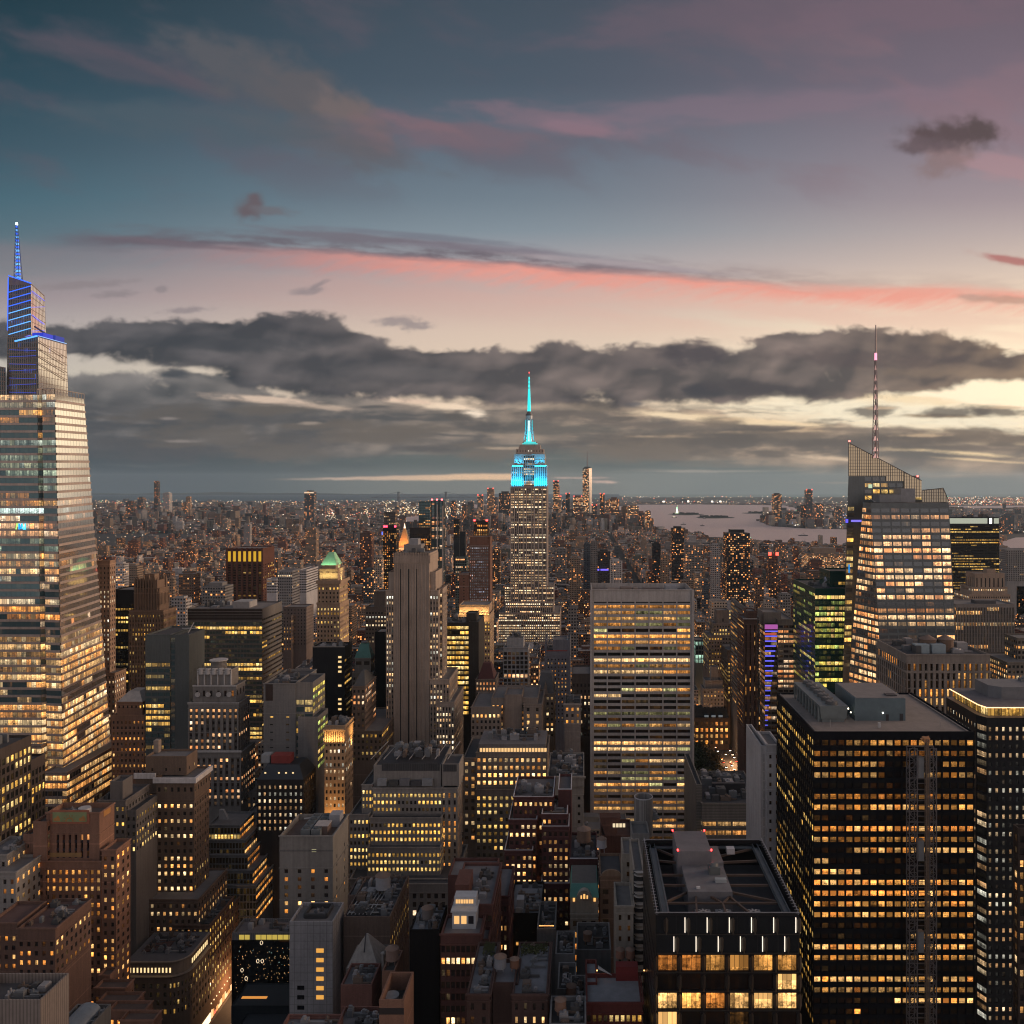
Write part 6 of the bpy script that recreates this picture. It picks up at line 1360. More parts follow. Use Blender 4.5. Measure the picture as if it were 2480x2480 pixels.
# crown rim
rimm = b.part('crown_rail', plain((.3, .25, .22), .4, .4)); zr0, zr1 = ZT, ZT+3.6; PR = lev(ZT)
for i in (1, 2, 3, 4):
    a, c = Vector((*PR[i], 0)), Vector((*PR[i+1], 0)); n = max(1, int((c-a).length/3))
    for k in range(n+1):
        p = a+(c-a)*k/n; rimm.beam((p.x, p.y, zr0), (p.x, p.y, zr1), .3)
    rimm.beam((a.x, a.y, zr1), (c.x, c.y, zr1), .5)
# upper tiers
BLU = emit((.03, .14, 1.0), 1.5, 'blue_light'); CYB = emit((.12, .42, 1.0), 1.5, 'pale_blue_light'); VIO = emit((.2, .2, 1.0), 1.1, 'violet_light')
gl_side = style(bay=1.6, fl=4.2, ww=.93, wh=.94, rec=.1, top=.5, lit=.05, pf=.3, pal=[(.3, .4, 1)], br=.5, glass='mirror')
gl_front = style(bay=1.6, fl=3.4, ww=.55, wh=.8, rec=.3, top=.5, lit=.12, pf=.8, pal=[(.05, .1, .5), (.1, .15, .4)], br=.5, glass='teal', low=.004)
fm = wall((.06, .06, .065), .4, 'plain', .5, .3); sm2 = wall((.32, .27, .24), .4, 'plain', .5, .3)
def tier(pl, pc, pr, zt, zb, yl, yc, yr, ztl=None, ztr=None, nm=0, pls=None):
    """front from pl to the corner pc, side from pc to pr"""
    zl = zt if ztl is None else ztl; zr_ = zt if ztr is None else ztr
    pls = pls or (pl, pc, pr)
    A_, C_, D_ = (lambda z, w: (wx(w, yl), yl, z)), (lambda z, w: (wx(w, yc), yc, z)), (lambda z, w: (wx(w, yr), yr, z))
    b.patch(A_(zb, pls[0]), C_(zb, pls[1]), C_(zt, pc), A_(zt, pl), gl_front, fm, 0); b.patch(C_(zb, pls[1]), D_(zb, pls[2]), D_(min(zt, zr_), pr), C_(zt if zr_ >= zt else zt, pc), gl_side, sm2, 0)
    if zl > zt: wl.tri(A_(zt, pl), C_(zt, pc), A_(zl, pl))
    wl.poly([A_(zt, pl), C_(zt, pc), D_(min(zt, zr_), pr), (wx(pl, yl), yr, zt)])
zt1, zb1 = wz(814, 552), ZT
tier(18, 92, 161, zt1, zb1, 556, 552, 583, pls=(16, 94, 166))
zt2_ = wz(686, 566); tier(21, 75, 108, zt2_, zt1-1, 568, 566, 581, ztl=wz(670, 568), ztr=wz(716, 581), pls=(19, 76, 113))
b.patch((wx(-40, 556), 556, ZT), (wx(15, 554), 554, ZT), (wx(14, 554), 554, wz(890, 554)), (wx(-40, 556), 556, wz(880, 556)), gl_front, fm, 0)
for i in range(9):   # raking blue light lines on the crown front
    za = zt2_-2-i*4.7; yf = 565.2; b.part('light_line', BLU if i < 3 else CYB if i < 7 else VIO, i).beam((wx(21, yf), yf, za-4.2), (wx(74, yf), yf, za), .42)
for i in range(5):
    za = zt2_-5-i*8.0; b.part('light_line', VIO, 20+i).beam((wx(77, 566), 566.2, za-(3 if i % 2 else 0)), (wx(108, 579), 579, za-(0 if i % 2 else 4)), .3)
b.part('light_line', CYB, 30).beam((wx(36, 551), 551, zt1-3.5), (wx(90, 551), 551, zt1), .8)
for i in range(7):
    za = zt1-9-i*4.6; b.part('light_line', emit((.05, .08, .55), .9, 'dim_blue'), 40+i).beam((wx(22, 551), 551.4, za), (wx(86, 551), 551.4, za+(.8 if i % 2 else -.5)), .28)
b.part('light_edge', BLU).beam((wx(21, 565), 565, wz(670, 568)), (wx(75, 565), 565, wz(686, 565)), .7); b.part('light_edge', BLU, 1).beam((wx(20, 565), 565, wz(672, 565)), (wx(18, 565), 565, wz(800, 565)), .4)
b.part('light_edge', emit((.35, .6, 1), 1.0, 'ledge'), 2).beam((wx(93, 551), 551, zt1), (wx(161, 581), 581, zt1), .35)
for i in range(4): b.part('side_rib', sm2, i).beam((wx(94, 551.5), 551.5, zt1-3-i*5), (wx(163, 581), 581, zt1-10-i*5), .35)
b.part('blue_terrace', emit((.02, .05, .7), .8, 'bt')).box(wx(78, 556), wx(105, 556), 556, 566, zt1, zt1+3.0); b.part('blue_terrace', emit((.02, .06, .5), .6, 'bt2'), 1).box(wx(112, 575), wx(134, 575), 575, 585, zt1, zt1+4.6)
b.part('crane_arm', plain((.02, .03, .12), .6)).beam((wx(84, 556), 556, zt1+7), (wx(120, 575), 575, zt1+4), .8)
b.part('spire', plain((.05, .09, .2), .4, .4)); sp_ = b.part('spire', None); xs0 = wx(44, 572); z0s, z1s = wz(676, 572), wz(545, 572)
lattice(sp_, xs0-1.6, xs0+1.6, 570.5, 573.5, z0s, z0s+2, 1.5); nS = 16
for i in range(nS):
    t, t2 = i/nS, (i+1)/nS; r, r2 = 1.75*(1-t)+.35*t, 1.75*(1-t2)+.35*t2; za, zc = z0s+(z1s-z0s)*t, z0s+(z1s-z0s)*t2; ox = -1.0*t; ox2 = -1.0*t2
    for sx_ in (-1, 1):
        for sy_ in (-1, 1): sp_.beam((xs0+ox+sx_*r, 572+sy_*r, za), (xs0+ox2+sx_*r2, 572+sy_*r2, zc), .3); 
    sp_.beam((xs0+ox-r, 572-r, za), (xs0+ox2+r2, 572-r2, zc), .2)
    b.part('spire_light', BLU if i % 2 else CYB, i).box(xs0+ox-r*.8, xs0+ox+r*.8, 571.4, 572.6, za+.5, za+(zc-za)*.72)
b.part('beacon', emit((.8, .95, 1), 4, 'wbeacon')).cyl(xs0-1.0, 572, z1s, z1s+1.6, .8, .6, 8)
sg_ = b.part('sign', emit((.0, .32, .95), 1.6, 'sign_blue')); sg2 = b.part('sign', emit((.45, .85, .2), 1.3, 'sign_green'), 1); sg3 = b.part('sign', emit((.05, .7, 1), 1.7, 'sign_cyan'), 2)
def spt(px, py): return (wx(px, Yc+1.6), Yc+1.6, wz(py, Yc+1.6))
for (a, c, d_, e, m_) in ((39, 1282, 41, 1268, sg2), (41, 1268, 45, 1268, sg2), (44, 1268, 44, 1275, sg2), (46, 1282, 46, 1268, sg_), (46, 1268, 49, 1281, sg_), (51, 1281, 52, 1268, sg_), (53, 1268, 57, 1282, sg3), (57, 1282, 61, 1282, sg3), (61, 1282, 61, 1268, sg3)): m_.beam(spt(a, c), spt(d_, e), .75, .25)
b.foot.append((-455, -320, 520, 660)); FOOT.append(b.foot[-1]); FOOT.append((-470, -330, 520, 690)); b.done()

# -- left side, middle distance
b = B('tan brick slab tower with tall narrow windows right beside the tapering glass tower', 'office tower'); Y = 655
b.box(231, 266, 1358, Y, 8, wall((.25, .165, .115), .85, 'brick'), style(bay=2.9, fl=3.7, ww=.36, wh=.5, lit=.3, pf=.8, pal='white', br=.9, top=4), lo=1850); b.box(236, 278, 1630, Y-6, 16, wall((.23, .155, .11), .85, 'brick'), style(bay=2.9, fl=3.7, ww=.4, wh=.5, lit=.5, pal='white', br=.9), lo=1860); b.done()
b = B('black slab with short rows of yellow light between two brown towers'); Y = 760
b.box(272, 330, 1428, Y, 30, wall((.015, .013, .013), .7), style(bay=2.4, fl=3.8, ww=.8, wh=.5, lit=.6, pf=.6, run=.85, pal='gold', br=1.0, top=12, glass='dark'), lo=1700); b.done()
b = B('brown gothic tower with spiky buttressed crown, left', name='gothic_tower'); Y = 700; w_ = wall((.17, .115, .08), .85, 'brick'); gs = style(bay=2.3, fl=3.8, ww=.4, wh=.55, po=.35, lit=.4, pf=.75, pal='gold', br=1.0, top=3)
b.box(312, 396, 1478, Y, 22, w_, gs, lo=1700); b.box(325, 386, 1425, Y+3, 16, w_, style(bay=2.3, fl=12, ww=.4, wh=.8, po=.6, lit=0, top=3), zb=100, lo=1470); R = b.box(332, 382, 1405, Y+5, 12, w_, None, zb=100)
m = b.part('buttress', w_)
for i in range(9):
    for yy in (Y+2, Y+17): x_ = wx(331+i*6.6, Y+5); m.box(x_-.5, x_+.5, yy, yy+2, 120, wz(1404-(i % 2)*6, Y+6)); m.pyr(x_-.5, x_+.5, yy, yy+2, wz(1404-(i % 2)*6, Y+6), wz(1396-(i % 2)*7, Y+6))
b.part('crown_block', w_).box(wx(350, Y+7), wx(374, Y+7), Y+7, Y+15, R[4], wz(1388, Y+14)); b.done()
b = B('bronze tower with a yellow lit crown between dark ribs, left of centre'); Y = 1300; w_ = wall((.09, .035, .022), .8)
cr = style(bay=7.6, fl=3.9, ww=.62, wh=.5, po=2.0, rec=.5, lit=.35, pf=.6, run=.4, pal='gold', br=1.0, top=24, glass='dark', panes=3)
R = b.box(550, 636, 1328, Y, 50, w_, cr, style(bay=7, fl=3.9, ww=.5, wh=.5, po=2, lit=.3, pal='gold', top=24), lo=1470); X0, X1 = R[0], R[1]; m = b.part('crown_light', emit((.85, .48, .03), .75, 'crown_yellow')); nb_ = round((X1-X0)/7.6); bw_ = (X1-X0)/nb_
for i in range(nb_): m.box(X0+i*bw_+1.6, X0+(i+1)*bw_-1.6, Y-.3, Y-.05, R[4]-19, R[4]-3.5)
m = b.part('rib', w_)
for i in range(nb_+1): m.box(X0+i*bw_-1.3, X0+i*bw_+1.3, Y-2.2, Y, 60, R[4]+2)
b.done()
b = B('pale gridded mid rise tower with lit lower storeys right of the bronze tower', 'office building', 'office_building'); b.box(672, 708, 1382, 1150, 30, wall((.22, .22, .225), .8), style(bay=2.6, fl=3.8, ww=.6, wh=.5, lit=.2, pf=.8, pal='white', br=1.0), style(bay=2.6, fl=3.8, ww=.8, wh=.4, lit=.1), lo=1470); b.done()
b = B('white horizontal slab behind the pale gridded tower', 'office building', 'office_building'); b.box(724, 742, 1380, 1350, 60, wall((.4, .4, .41), .7), style(bay=4, fl=4, ww=.9, wh=.4, lit=.05), lo=1440); b.box(646, 670, 1402, 1250, 20, wall((.24, .24, .24), .8), style(bay=4, fl=4, ww=.9, wh=.4, lit=.1), lo=1440); b.done()
b = B('broad flat topped slab with banded side and half its storeys lit, left of centre'); Y = 740
R = b.box(455, 635, 1474, Y, 48, wall((.13, .12, .11), .8), style(bay=2.75, fl=4.0, ww=.93, wh=.62, rec=.25, lit=.85, pf=.62, run=.85, pal='gold', br=1.0, top=11, glass='teal'), style(bay=4, fl=4.0, ww=.97, wh=.42, rec=.5, so=.2, lit=.35, pf=.7, pal='gold', br=.6, top=8), lo=1830, roof=(.17, .155, .145))
m = b.part('top_band', wall((.045, .035, .03), .8)); m.box(R[0]-.2, R[1]+.2, Y-.3, Y-.02, R[4]-8.5, R[4]+.9); m.box(R[1]+.02, R[1]+.3, Y, Y+78, R[4]-8.5, R[4]+.9) if False else None
b.part('penthouse', plain((.3, .29, .28), .7)).box(wx(562, Y+10), wx(602, Y+10), Y+12, Y+30, R[4], R[4]+5.5); b.gear((R[0]+4, R[0]+28, Y+10, Y+40, R[4]), 6, 1.4)
for i in range(3): b.part('band_line', plain((.25, .23, .21), .8), i).box(R[0], R[1], Y-.45, Y-.32, R[4]-1.5-i*2.4, R[4]-1.2-i*2.4)
b.done()
b = B('green glazed building with a tall white blank side wall pierced by small windows', 'office building', 'office_building'); Y = 560
b.box(352, 412, 1537, Y, 36, wall((.07, .08, .08), .6), style(bay=4.1, fl=3.9, ww=.92, wh=.6, lit=.55, pf=.62, pal='gold', br=1.0, top=18, glass='teal', panes=3), None, lo=1820, roof=ROOFD)
b.box(412.2, 424, 1537, Y+.5, 30, wall((.05, .07, .075), .3), style(bay=3, fl=3.9, ww=.9, wh=.7, lit=.02, glass='teal'), None, lo=1820); R = b.box(424.2, 458, 1537, Y, 23, wall((.42, .40, .385), .75, 'panel'), None, style(bay=5.5, fl=6.2, ww=.14, wh=.35, rec=.3, lit=.0, top=22, glass='dark'), lo=1760)
m = b.part('roof_crane', plain((.35, .35, .36), .6)); m.beam((R[0]+3, Y+12, R[4]), (R[0]+6, Y+14, R[4]+7), .5); m.beam((R[0]-2, Y+14, R[4]+3), (R[0]+9, Y+14, R[4]+3), .4); b.done()
b = B('grey art deco tower with scalloped stepped crown and white medallions, left'); Y = 520; w_ = wall((.165, .155, .145), .85); ss = style(bay=3.35, fl=3.75, ww=.5, wh=.5, po=.35, lit=.5, sp=(.07, .065, .06), pf=.85, pal='peach', br=1.1, top=3, rec=.4)
R = b.box(456, 578, 1702, Y, 17, w_, ss, lo=1960); R1 = b.box(468, 572, 1660, Y+2, 14, w_, style(bay=4.4, fl=6, ww=.35, wh=.6, lit=.3, pal='amber', br=1.4, top=2), zb=100, lo=1700); R2 = b.box(480, 560, 1622, Y+4, 11, w_, style(bay=5.3, fl=9.5, ww=.42, wh=.72, lit=0, top=1.5, po=.6, rec=.8, glass='dark'), zb=110, lo=1660)
b.box(446, 584, 1822, Y-3, 22, w_, ss, lo=1960)
cap = wall((.36, .35, .34), .8); m = b.part('scallop', cap)
for i in range(5):
    cxs = R2[0]+(R2[1]-R2[0])*(i+.5)/5; m.cyl(cxs, Y+4.2, R2[4]-1.6, R2[4]+1.9, 1.75, 1.75, 12); 
for i in range(4):
    cxs = R[0]+(R[1]-R[0])*(i+.9)/4.8; d_ = b.part('medallion', cap, i); n = 18; zz = wz(1682, Y); d_.frustum([(cxs+1.5*math.cos(-t*2*math.pi/n), Y-.05, zz+1.5*math.sin(-t*2*math.pi/n)) for t in range(n)][::-1], [(cxs+1.5*math.cos(-t*2*math.pi/n), Y-.5, zz+1.5*math.sin(-t*2*math.pi/n)) for t in range(n)][::-1])
m = b.part('cornice', cap); m.box(R[0]-.4, R[1]+.4, Y-.5, Y-.02, R[4]+.3, R[4]+1.4); m.box(wx(446, Y-3)-.3, wx(584, Y-3)+.3, Y-3.5, Y-3, wz(1823, Y-3), wz(1817, Y-3)); m.box(R1[0]-.3, R1[1]+.3, Y+1.6, Y+2, R1[4]+.5, R1[4]+1.3)
for i in range(6): q = R2[0]+(R2[1]-R2[0])*i/5; m.box(q-.35, q+.35, Y+3.3, Y+4.1, 120, R2[4]+1.4)
b.part('drum', wall((.15, .14, .13), .8, 'louver')).cyl((R2[0]+R2[1])/2, Y+10, R2[4], R2[4]+5.8, 4.9, 4.5, 16); b.part('drum_cap', cap).cyl((R2[0]+R2[1])/2, Y+10, R2[4]+5.8, R2[4]+6.3, 5.5, 5.5, 16); b.done()
b = B('stone tower with green lit pyramid roof and arcaded crown, left of centre', name='pyramid_tower'); Y = 740; w_ = wall((.29, .205, .14), .85); ss = style(bay=3.0, fl=3.85, ww=.42, wh=.5, lit=.5, pf=.85, pal='gold', br=1.15, top=3)
b.box(767, 823, 1462, Y, 29, w_, ss, lo=1560); R = b.box(769, 822, 1412, Y+1, 26, w_, ss, zb=100, lo=1470); m = b.part('cornice', w_); m.box(R[0]-1, R[1]+1, Y-.2, Y+1, wz(1414, Y), wz(1406, Y)); m.box(R[1], R[1]+1, Y, Y+31, wz(1414, Y), wz(1406, Y)); m.box(R[0]-.6, R[1]+.6, Y-.4, Y+.4, wz(1464, Y), wz(1459, Y))
cw = wall((.34, .33, .24), .85); R2 = b.box(774, 818, 1378, Y+3, 21, cw, style(bay=3.0, fl=8.5, ww=.5, wh=.75, lit=0, top=3, glass='dark', po=.3), zb=150, lo=1398); R3 = b.box(780, 813, 1368, Y+5, 16, cw, None, zb=150)
m = b.part('pyramid_roof', plain((.20, .36, .24), .6, name='green_copper')); m.frustum([(R3[0]-1, Y+4, R3[4]+1), (R3[1]+1, Y+4, R3[4]+1), (R3[1]+1, Y+22, R3[4]+1), (R3[0]-1, Y+22, R3[4]+1)], [((R3[0]+R3[1])/2-2.2, Y+12, wz(1340, Y)), ((R3[0]+R3[1])/2+2.2, Y+12, wz(1340, Y)), ((R3[0]+R3[1])/2+2.2, Y+17, wz(1340, Y)), ((R3[0]+R3[1])/2-2.2, Y+17, wz(1340, Y))]); b.done()
xm = (R3[0]+R3[1])/2; flood((xm, Y+1, R3[4]), (xm, Y+9, R3[4]+9), 14, 1, 1200, (.62, 1, .58)); flood((xm, Y-1.8, wz(1404, Y)), (xm, Y+3, R2[4]-3), 16, .6, 1300, (1, .85, .35)); flood((R2[1]+3.5, Y+14, wz(1404, Y)), (R2[1], Y+14, R2[4]-3), .6, 18, 1400, (1, .85, .35)); flood((R3[1]+3, Y+15, R3[4]), (R3[1]-4, Y+15, R3[4]+8), 1, 14, 600, (.6, 1, .5))
b = B('flat black tower with one column of lit windows below the green pyramid'); Y = 600
R = b.box(757, 835, 1566, Y, 18, wall((.016, .016, .018), .6, 'plain'), None, style(bay=5, fl=4, ww=.97, wh=.45, so=.2, lit=.4, pal='gold', br=.6, top=8), lo=1740); b.part('top_line', plain((.2, .18, .16), .7)).box(R[0]-.2, R[1]+.2, Y-.2, Y, R[4]+.7, R[4]+1.3)
w__ = b.part('lit_window', emit((1, .68, .3), 1.0, 'col_light'))
for q in (1590, 1601, 1614, 1625, 1659, 1692, 1703, 1716): w__.box(wx(819, Y), wx(827, Y), Y-.08, Y-.02, wz(q+4, Y), wz(q-1, Y))
b.gear(R, 5, 1.1); b.done()
b = B('grey block with a small teal copper pyramid roof right of the flat black tower', 'office building', 'office_building'); Y = 640; w_ = wall((.2, .185, .165), .85); ss = style(bay=3.1, fl=3.8, ww=.5, wh=.5, lit=.4, pf=.8, pal='peach', br=1.1, top=3)
b.box(853, 903, 1628, Y, 16, w_, ss, lo=1800); R = b.box(859, 898, 1594, Y+2, 12, w_, style(bay=5, fl=5.5, ww=.7, wh=.5, lit=.1, top=1), zb=60, lo=1620); b.part('copper_roof', plain((.07, .2, .165), .6)).pyr(R[0]-.3, R[1]+.3, Y+2, Y+14, R[4]+1, wz(1561, Y), 3, 1); b.part('finial', mt()).box((R[0]+R[1])/2-2, (R[0]+R[1])/2+2, Y+6, Y+9, wz(1561, Y), wz(1557, Y)); b.done()
b = B('brown block with a dark pointed slate roof below the teal pyramid', 'office building', 'office_building'); Y = 560; w_ = wall((.13, .095, .075), .85, 'brick'); R = b.box(853, 884, 1662, Y, 30, w_, style(bay=2.8, fl=3.8, ww=.5, wh=.5, lit=.4, pal='peach', br=1.1), lo=1770); b.part('slate_roof', plain((.06, .06, .06), .8)).pyr(R[0], R[1], Y, Y+28, R[4], wz(1634, Y), 1, 3); b.box(853, 925, 1770, Y-3, 60, w_, style(bay=2.8, fl=3.8, ww=.5, wh=.5, lit=.5, pal='gold', br=1.0), lo=1850) ; b.done()
b = B('grey windowless slab with green lit glass beside it, left of the orange tower', 'office building', 'office_building'); Y = 510
R = b.box(638, 716, 1655, Y, 40, wall((.155, .15, .145), .85, 'panel'), style(bay=9, fl=4.6, ww=.2, wh=.16, lit=.6, pf=.6, pal='gold', br=.9, top=18), None, lo=1830, roof=ROOFD); b.part('dark_panel', wall((.05, .035, .03), .8)).box(wx(643, Y), wx(661, Y), Y-.1, Y-.02, wz(1697, Y), wz(1657, Y))
b.box(716.3, 758, 1652, Y+.5, 24, wall((.05, .06, .06), .5), style(bay=4.5, fl=4.3, ww=.9, wh=.66, lit=.6, pf=.85, run=.5, pal='gold', br=.9, top=10, glass='teal', panes=3), style(bay=5, fl=4.3, ww=.9, wh=.5, lit=.65, pal='green', br=.8, glass='green', top=3), lo=1850); b.box(722, 770, 1736, Y-4, 20, wall((.05, .055, .055), .5), None, style(bay=5, fl=4.3, ww=.92, wh=.5, lit=.5, pal='green', br=.7, glass='green', top=2), lo=1880); b.gear(R, 6); b.done()
b = B('orange floodlit tower with colonnaded top storeys, left of centre', 'office tower', 'stone_tower'); Y = 490; w_ = wall((.30, .21, .13), .85)
R = b.box(786, 835, 1757, Y, 18, w_, style(bay=2.55, fl=3.9, ww=.48, wh=.5, lit=.45, pf=.8, pal='white', br=1.0, top=9.2), style(bay=2.8, fl=3.9, ww=.45, wh=.5, lit=.3, pf=.7, pal='white', br=.9, top=9.2), lo=1970); m = b.part('column', w_); dk_ = b.part('loggia', plain((.05, .03, .02), .8)); dk_.box(R[0]+.5, R[1]-.5, Y-.05, Y-.01, R[4]-8.4, R[4]-2.2)
for i in range(9): x_ = R[0]+.7+i*(R[1]-R[0]-1.4)/8; m.cyl(x_, Y-.4, R[4]-8.4, R[4]-2, .38, .34, 8)
m.box(R[0]-.6, R[1]+.6, Y-1.1, Y, R[4]-2, R[4]-1); m.box(R[0]-.6, R[1]+.6, Y-.9, Y, R[4]-9.2, R[4]-8.6); m.box(R[1], R[1]+.6, Y, Y+18, R[4]-2, R[4]-1); b.gear(R, 7); b.done()
flood(((R[0]+R[1])/2, Y-3.0, R[4]-9), ((R[0]+R[1])/2, Y, R[4]-4.5), 11, .6, 2600, (1, .55, .18)); flood((R[1]+4, Y+14, R[4]-12), (R[1], Y+14, R[4]-5), .6, 14, 2200, (1, .55, .18)); flood(((R[0]+R[1])/2, Y-7, 62), ((R[0]+R[1])/2, Y, 88), 11, 2, 3500, (1, .5, .15))
b = B('black mansard roofed block with dormer lights and a red rooftop box', 'office building', 'office_building'); Y = 480; R = b.box(622, 735, 1888, Y, 22, wall((.03, .028, .028), .8), style(bay=2.9, fl=3.9, ww=.42, wh=.5, lit=.75, pf=.9, run=.8, pal='white', br=.7, top=2.5), style(bay=3, fl=3.9, ww=.4, lit=.05), lo=2020)
z_ = R[4]+1; m = b.part('mansard_roof', plain((.015, .018, .022), .5)); m.frustum([(R[0], Y, z_), (R[1], Y, z_), (R[1], Y+22, z_), (R[0], Y+22, z_)], [(R[0]+4, Y+5, z_+7), (R[1]-4, Y+5, z_+7), (R[1]-4, Y+18, z_+7), (R[0]+4, Y+18, z_+7)])
for i, q in enumerate((644, 677, 694, 711)): x_ = wx(q, Y+3); b.part('dormer', plain((.03, .03, .035), .6), i).box(x_-.8, x_+.8, Y+2.1, Y+5, z_+2, z_+3.9); b.part('dormer_window', emit((1, .72, .35), 1.1, 'dw'), i, ('dormer', i)).box(x_-.5, x_+.5, Y+2.0, Y+2.1, z_+2.2, z_+3.6)
b.part('red_box', plain((.20, .03, .025), .7)).box(wx(658, Y+8), wx(704, Y+8), Y+7, Y+14, z_+7, z_+11.5); b.part('cooling_unit', mt((.3, .32, .33))).box(wx(636, Y+10), wx(656, Y+10), Y+8, Y+14, z_+7, z_+11.5); b.done()
b = B('slender stone clock corner building right of the orange tower', 'office building', 'office_building'); Y = 600; w_ = wall((.15, .125, .105), .85); b.box(857, 888, 1795, Y, 50, w_, style(bay=2.9, fl=3.8, ww=.45, wh=.5, lit=.35, pal='gold', br=1.0), lo=1900); b.box(862, 900, 1820, Y-30, 30, w_, style(bay=2.9, fl=3.8, ww=.45, wh=.5, lit=.1, pal='gold', br=1.0), style(bay=3, fl=3.8, ww=.4, lit=.45, pal='amber', br=1.0), lo=1960); b.done()
b = B('dark brown slab with square lit windows left of the striped stone tower', 'office building', 'office_building'); Y = 830; R = b.box(885, 936, 1470, Y, 40, wall((.09, .075, .065), .85), style(bay=3.0, fl=4.0, ww=.6, wh=.45, lit=.65, pf=.6, run=.8, pal='white', br=.9, top=4), lo=1560); b.box(906, 934, 1432, Y+4, 20, wall((.015, .015, .016), .7), None, zb=80); b.done()
b = B('tall brown apartment slab with few lit windows between the pyramid towers', 'apartment building', 'apartment_building'); Y = 900; b.box(686, 742, 1470, Y, 24, wall((.15, .12, .105), .85), style(bay=3.4, fl=3.6, ww=.3, wh=.45, lit=.08, pal='peach', br=1.2), style(bay=3.4, fl=3.6, ww=.3, lit=.1), lo=1570, both=True); b.box(686, 706, 1490, Y-6, 20, wall((.12, .075, .055), .85, 'brick'), style(bay=3.4, fl=3.6, ww=.35, wh=.5, lit=.35, pal='amber'), lo=1580); b.done()
b = B('black narrow slab standing just left of the striped stone tower'); b.box(908, 934, 1530, 640, 20, wall((.008, .008, .009), .6), None); b.done()

# -- left foreground
b = B('dark bronze gridded block with lit bays at the left edge', 'office building', 'office_building'); dg = wall((.055, .042, .036), .7); zt_ = wz(1780, 399.5)
sd_ = style(bay=2.9, fl=4.2, ww=.66, wh=.66, rec=.6, po=.4, lit=.5, pf=.85, pal='gold', br=1.0, top=4.5, glass='dark', panes=2)
R = b.block(-330, -260, 352, 399.5, 0, zt_, dg, None, sd_, zlo=60, roof=ROOFD); b.block(-290, -260.2, 399.7, 410, 0, wz(1828, 408), dg, None, sd_, zlo=60, roof=ROOFD); b.gear((-282, -262, 356, 396, R[4]), 8, 1.2)
b.part('roof_lamp', emit((1, .85, .6), 6, 'lamp')).box(-270, -269.2, 385, 385.8, R[4]+2, R[4]+2.6); b.done()
b = Bld('ornate_brick_tower', 'orange brown brick tower with a green and gold tiled sunburst panel, left', 'skyscraper'); Y = 345; w_ = wall((.185, .10, .068), .85, 'brick')
s_ = style(bay=2.55, fl=3.35, ww=.52, wh=.55, rec=.35, lit=.62, pf=.72, run=.5, pal='amber', br=1.3, top=3, po=.15); s_2 = style(bay=3.2, fl=3.35, ww=.42, wh=.52, lit=.45, pf=.8, pal='amber', br=1.2, top=2)
R = b.box(112, 241, 1968, Y+2, 11, w_, style(bay=2.6, fl=3.35, ww=.42, wh=.7, lit=.3, pf=.6, pal=[(1, .2, .06), (1, .4, .12)], top=8.5, rec=.5, glass='dark', mar=3.5, sp=(.03, .025, .03)), style(bay=4, fl=18, ww=.3, wh=.4, lit=0, top=12), zb=80, lo=2080, roof=(.09, .065, .055), par=2.0)
b.box(80, 114, 1990, Y, 11, w_, None, style(bay=3, fl=3.35, lit=.2), zb=0); b.box(92, 246, 2085, Y, 9, w_, s_, lo=2480); b.box(246.2, 281, 2058, Y-1, 11, w_, s_2, s_2, lo=2480); b.box(56, 80, 2020, Y+3, 11, w_, style(bay=6, fl=7, ww=.15, wh=.2, lit=.1), None, lo=2200)
tl_ = b.part('tile_panel', plain((.19, .23, .11), .5, name='glazed_tile')); zt_ = wz(1992, Y); zp0 = wz(2012-1, Y+4); xa, xb_ = wx(129, Y+2), wx(211, Y+2); b.part('panel_frame', plain((.26, .09, .05), .6)).box(xa-1.0, xb_+1.0, Y+1.7, Y+1.95, wz(1998, Y)-.2, wz(1966, Y)); tl_.box(xa, xb_, Y+1.55, Y+1.7, wz(1994, Y), wz(1971, Y))
su = b.part('sunburst', plain((.35, .17, .05), .5, name='gilt_tile')); cxs, czs = (xa+xb_)/2, wz(1994, Y)+.1
n = 16
for i in range(n):
    a, a2 = math.pi*i/n, math.pi*(i+1)/n; su.quad((cxs+1.2*math.cos(a2), Y+1.5, czs+1.2*math.sin(a2)), (cxs+1.2*math.cos(a), Y+1.5, czs+1.2*math.sin(a)), (cxs+1.7*math.cos(a), Y+1.5, czs+1.7*math.sin(a)), (cxs+1.7*math.cos(a2), Y+1.5, czs+1.7*math.sin(a2)))
for i in range(7): a = math.pi*(i+.5)/7; su.beam((cxs+2*math.cos(a), Y+1.5, czs+2*math.sin(a)), (cxs+2.9*math.cos(a), Y+1.5, czs+2.9*math.sin(a)), .18, .1)
for q in (-5.2, 5.2): su.poly([(cxs+q-1.3, Y+1.5, czs+.3), (cxs+q+1.3, Y+1.5, czs+.3), (cxs+q+1.3, Y+1.5, czs+1.2), (cxs+q+.5, Y+1.5, czs+2.6), (cxs+q-.4, Y+1.5, czs+1.6), (cxs+q-1.3, Y+1.5, czs+1.3)])
b.part('gold_band', plain((.22, .13, .05), .6)).box(wx(115, Y+1), wx(198, Y+1), Y+.7, Y+.98, wz(2082, Y), wz(2070, Y)) if False else b.part('gold_band', plain((.22, .13, .05), .6)).box(wx(115, Y+2), wx(198, Y+2), Y+1.75, Y+1.95, wz(2080, Y), wz(2070, Y))
su.box(R[1]-.02, R[1]+.1, Y+5, Y+10, wz(1990, Y), wz(1972, Y)); b.part('dish', mt((.35, .36, .37))).cyl(wx(205, Y+7), Y+7, R[4], R[4]+2.2, 2.6, 2.4, 20); b.gear((R[0]+2, R[1]-9, Y+3.5, Y+11, R[4]), 5, .6)
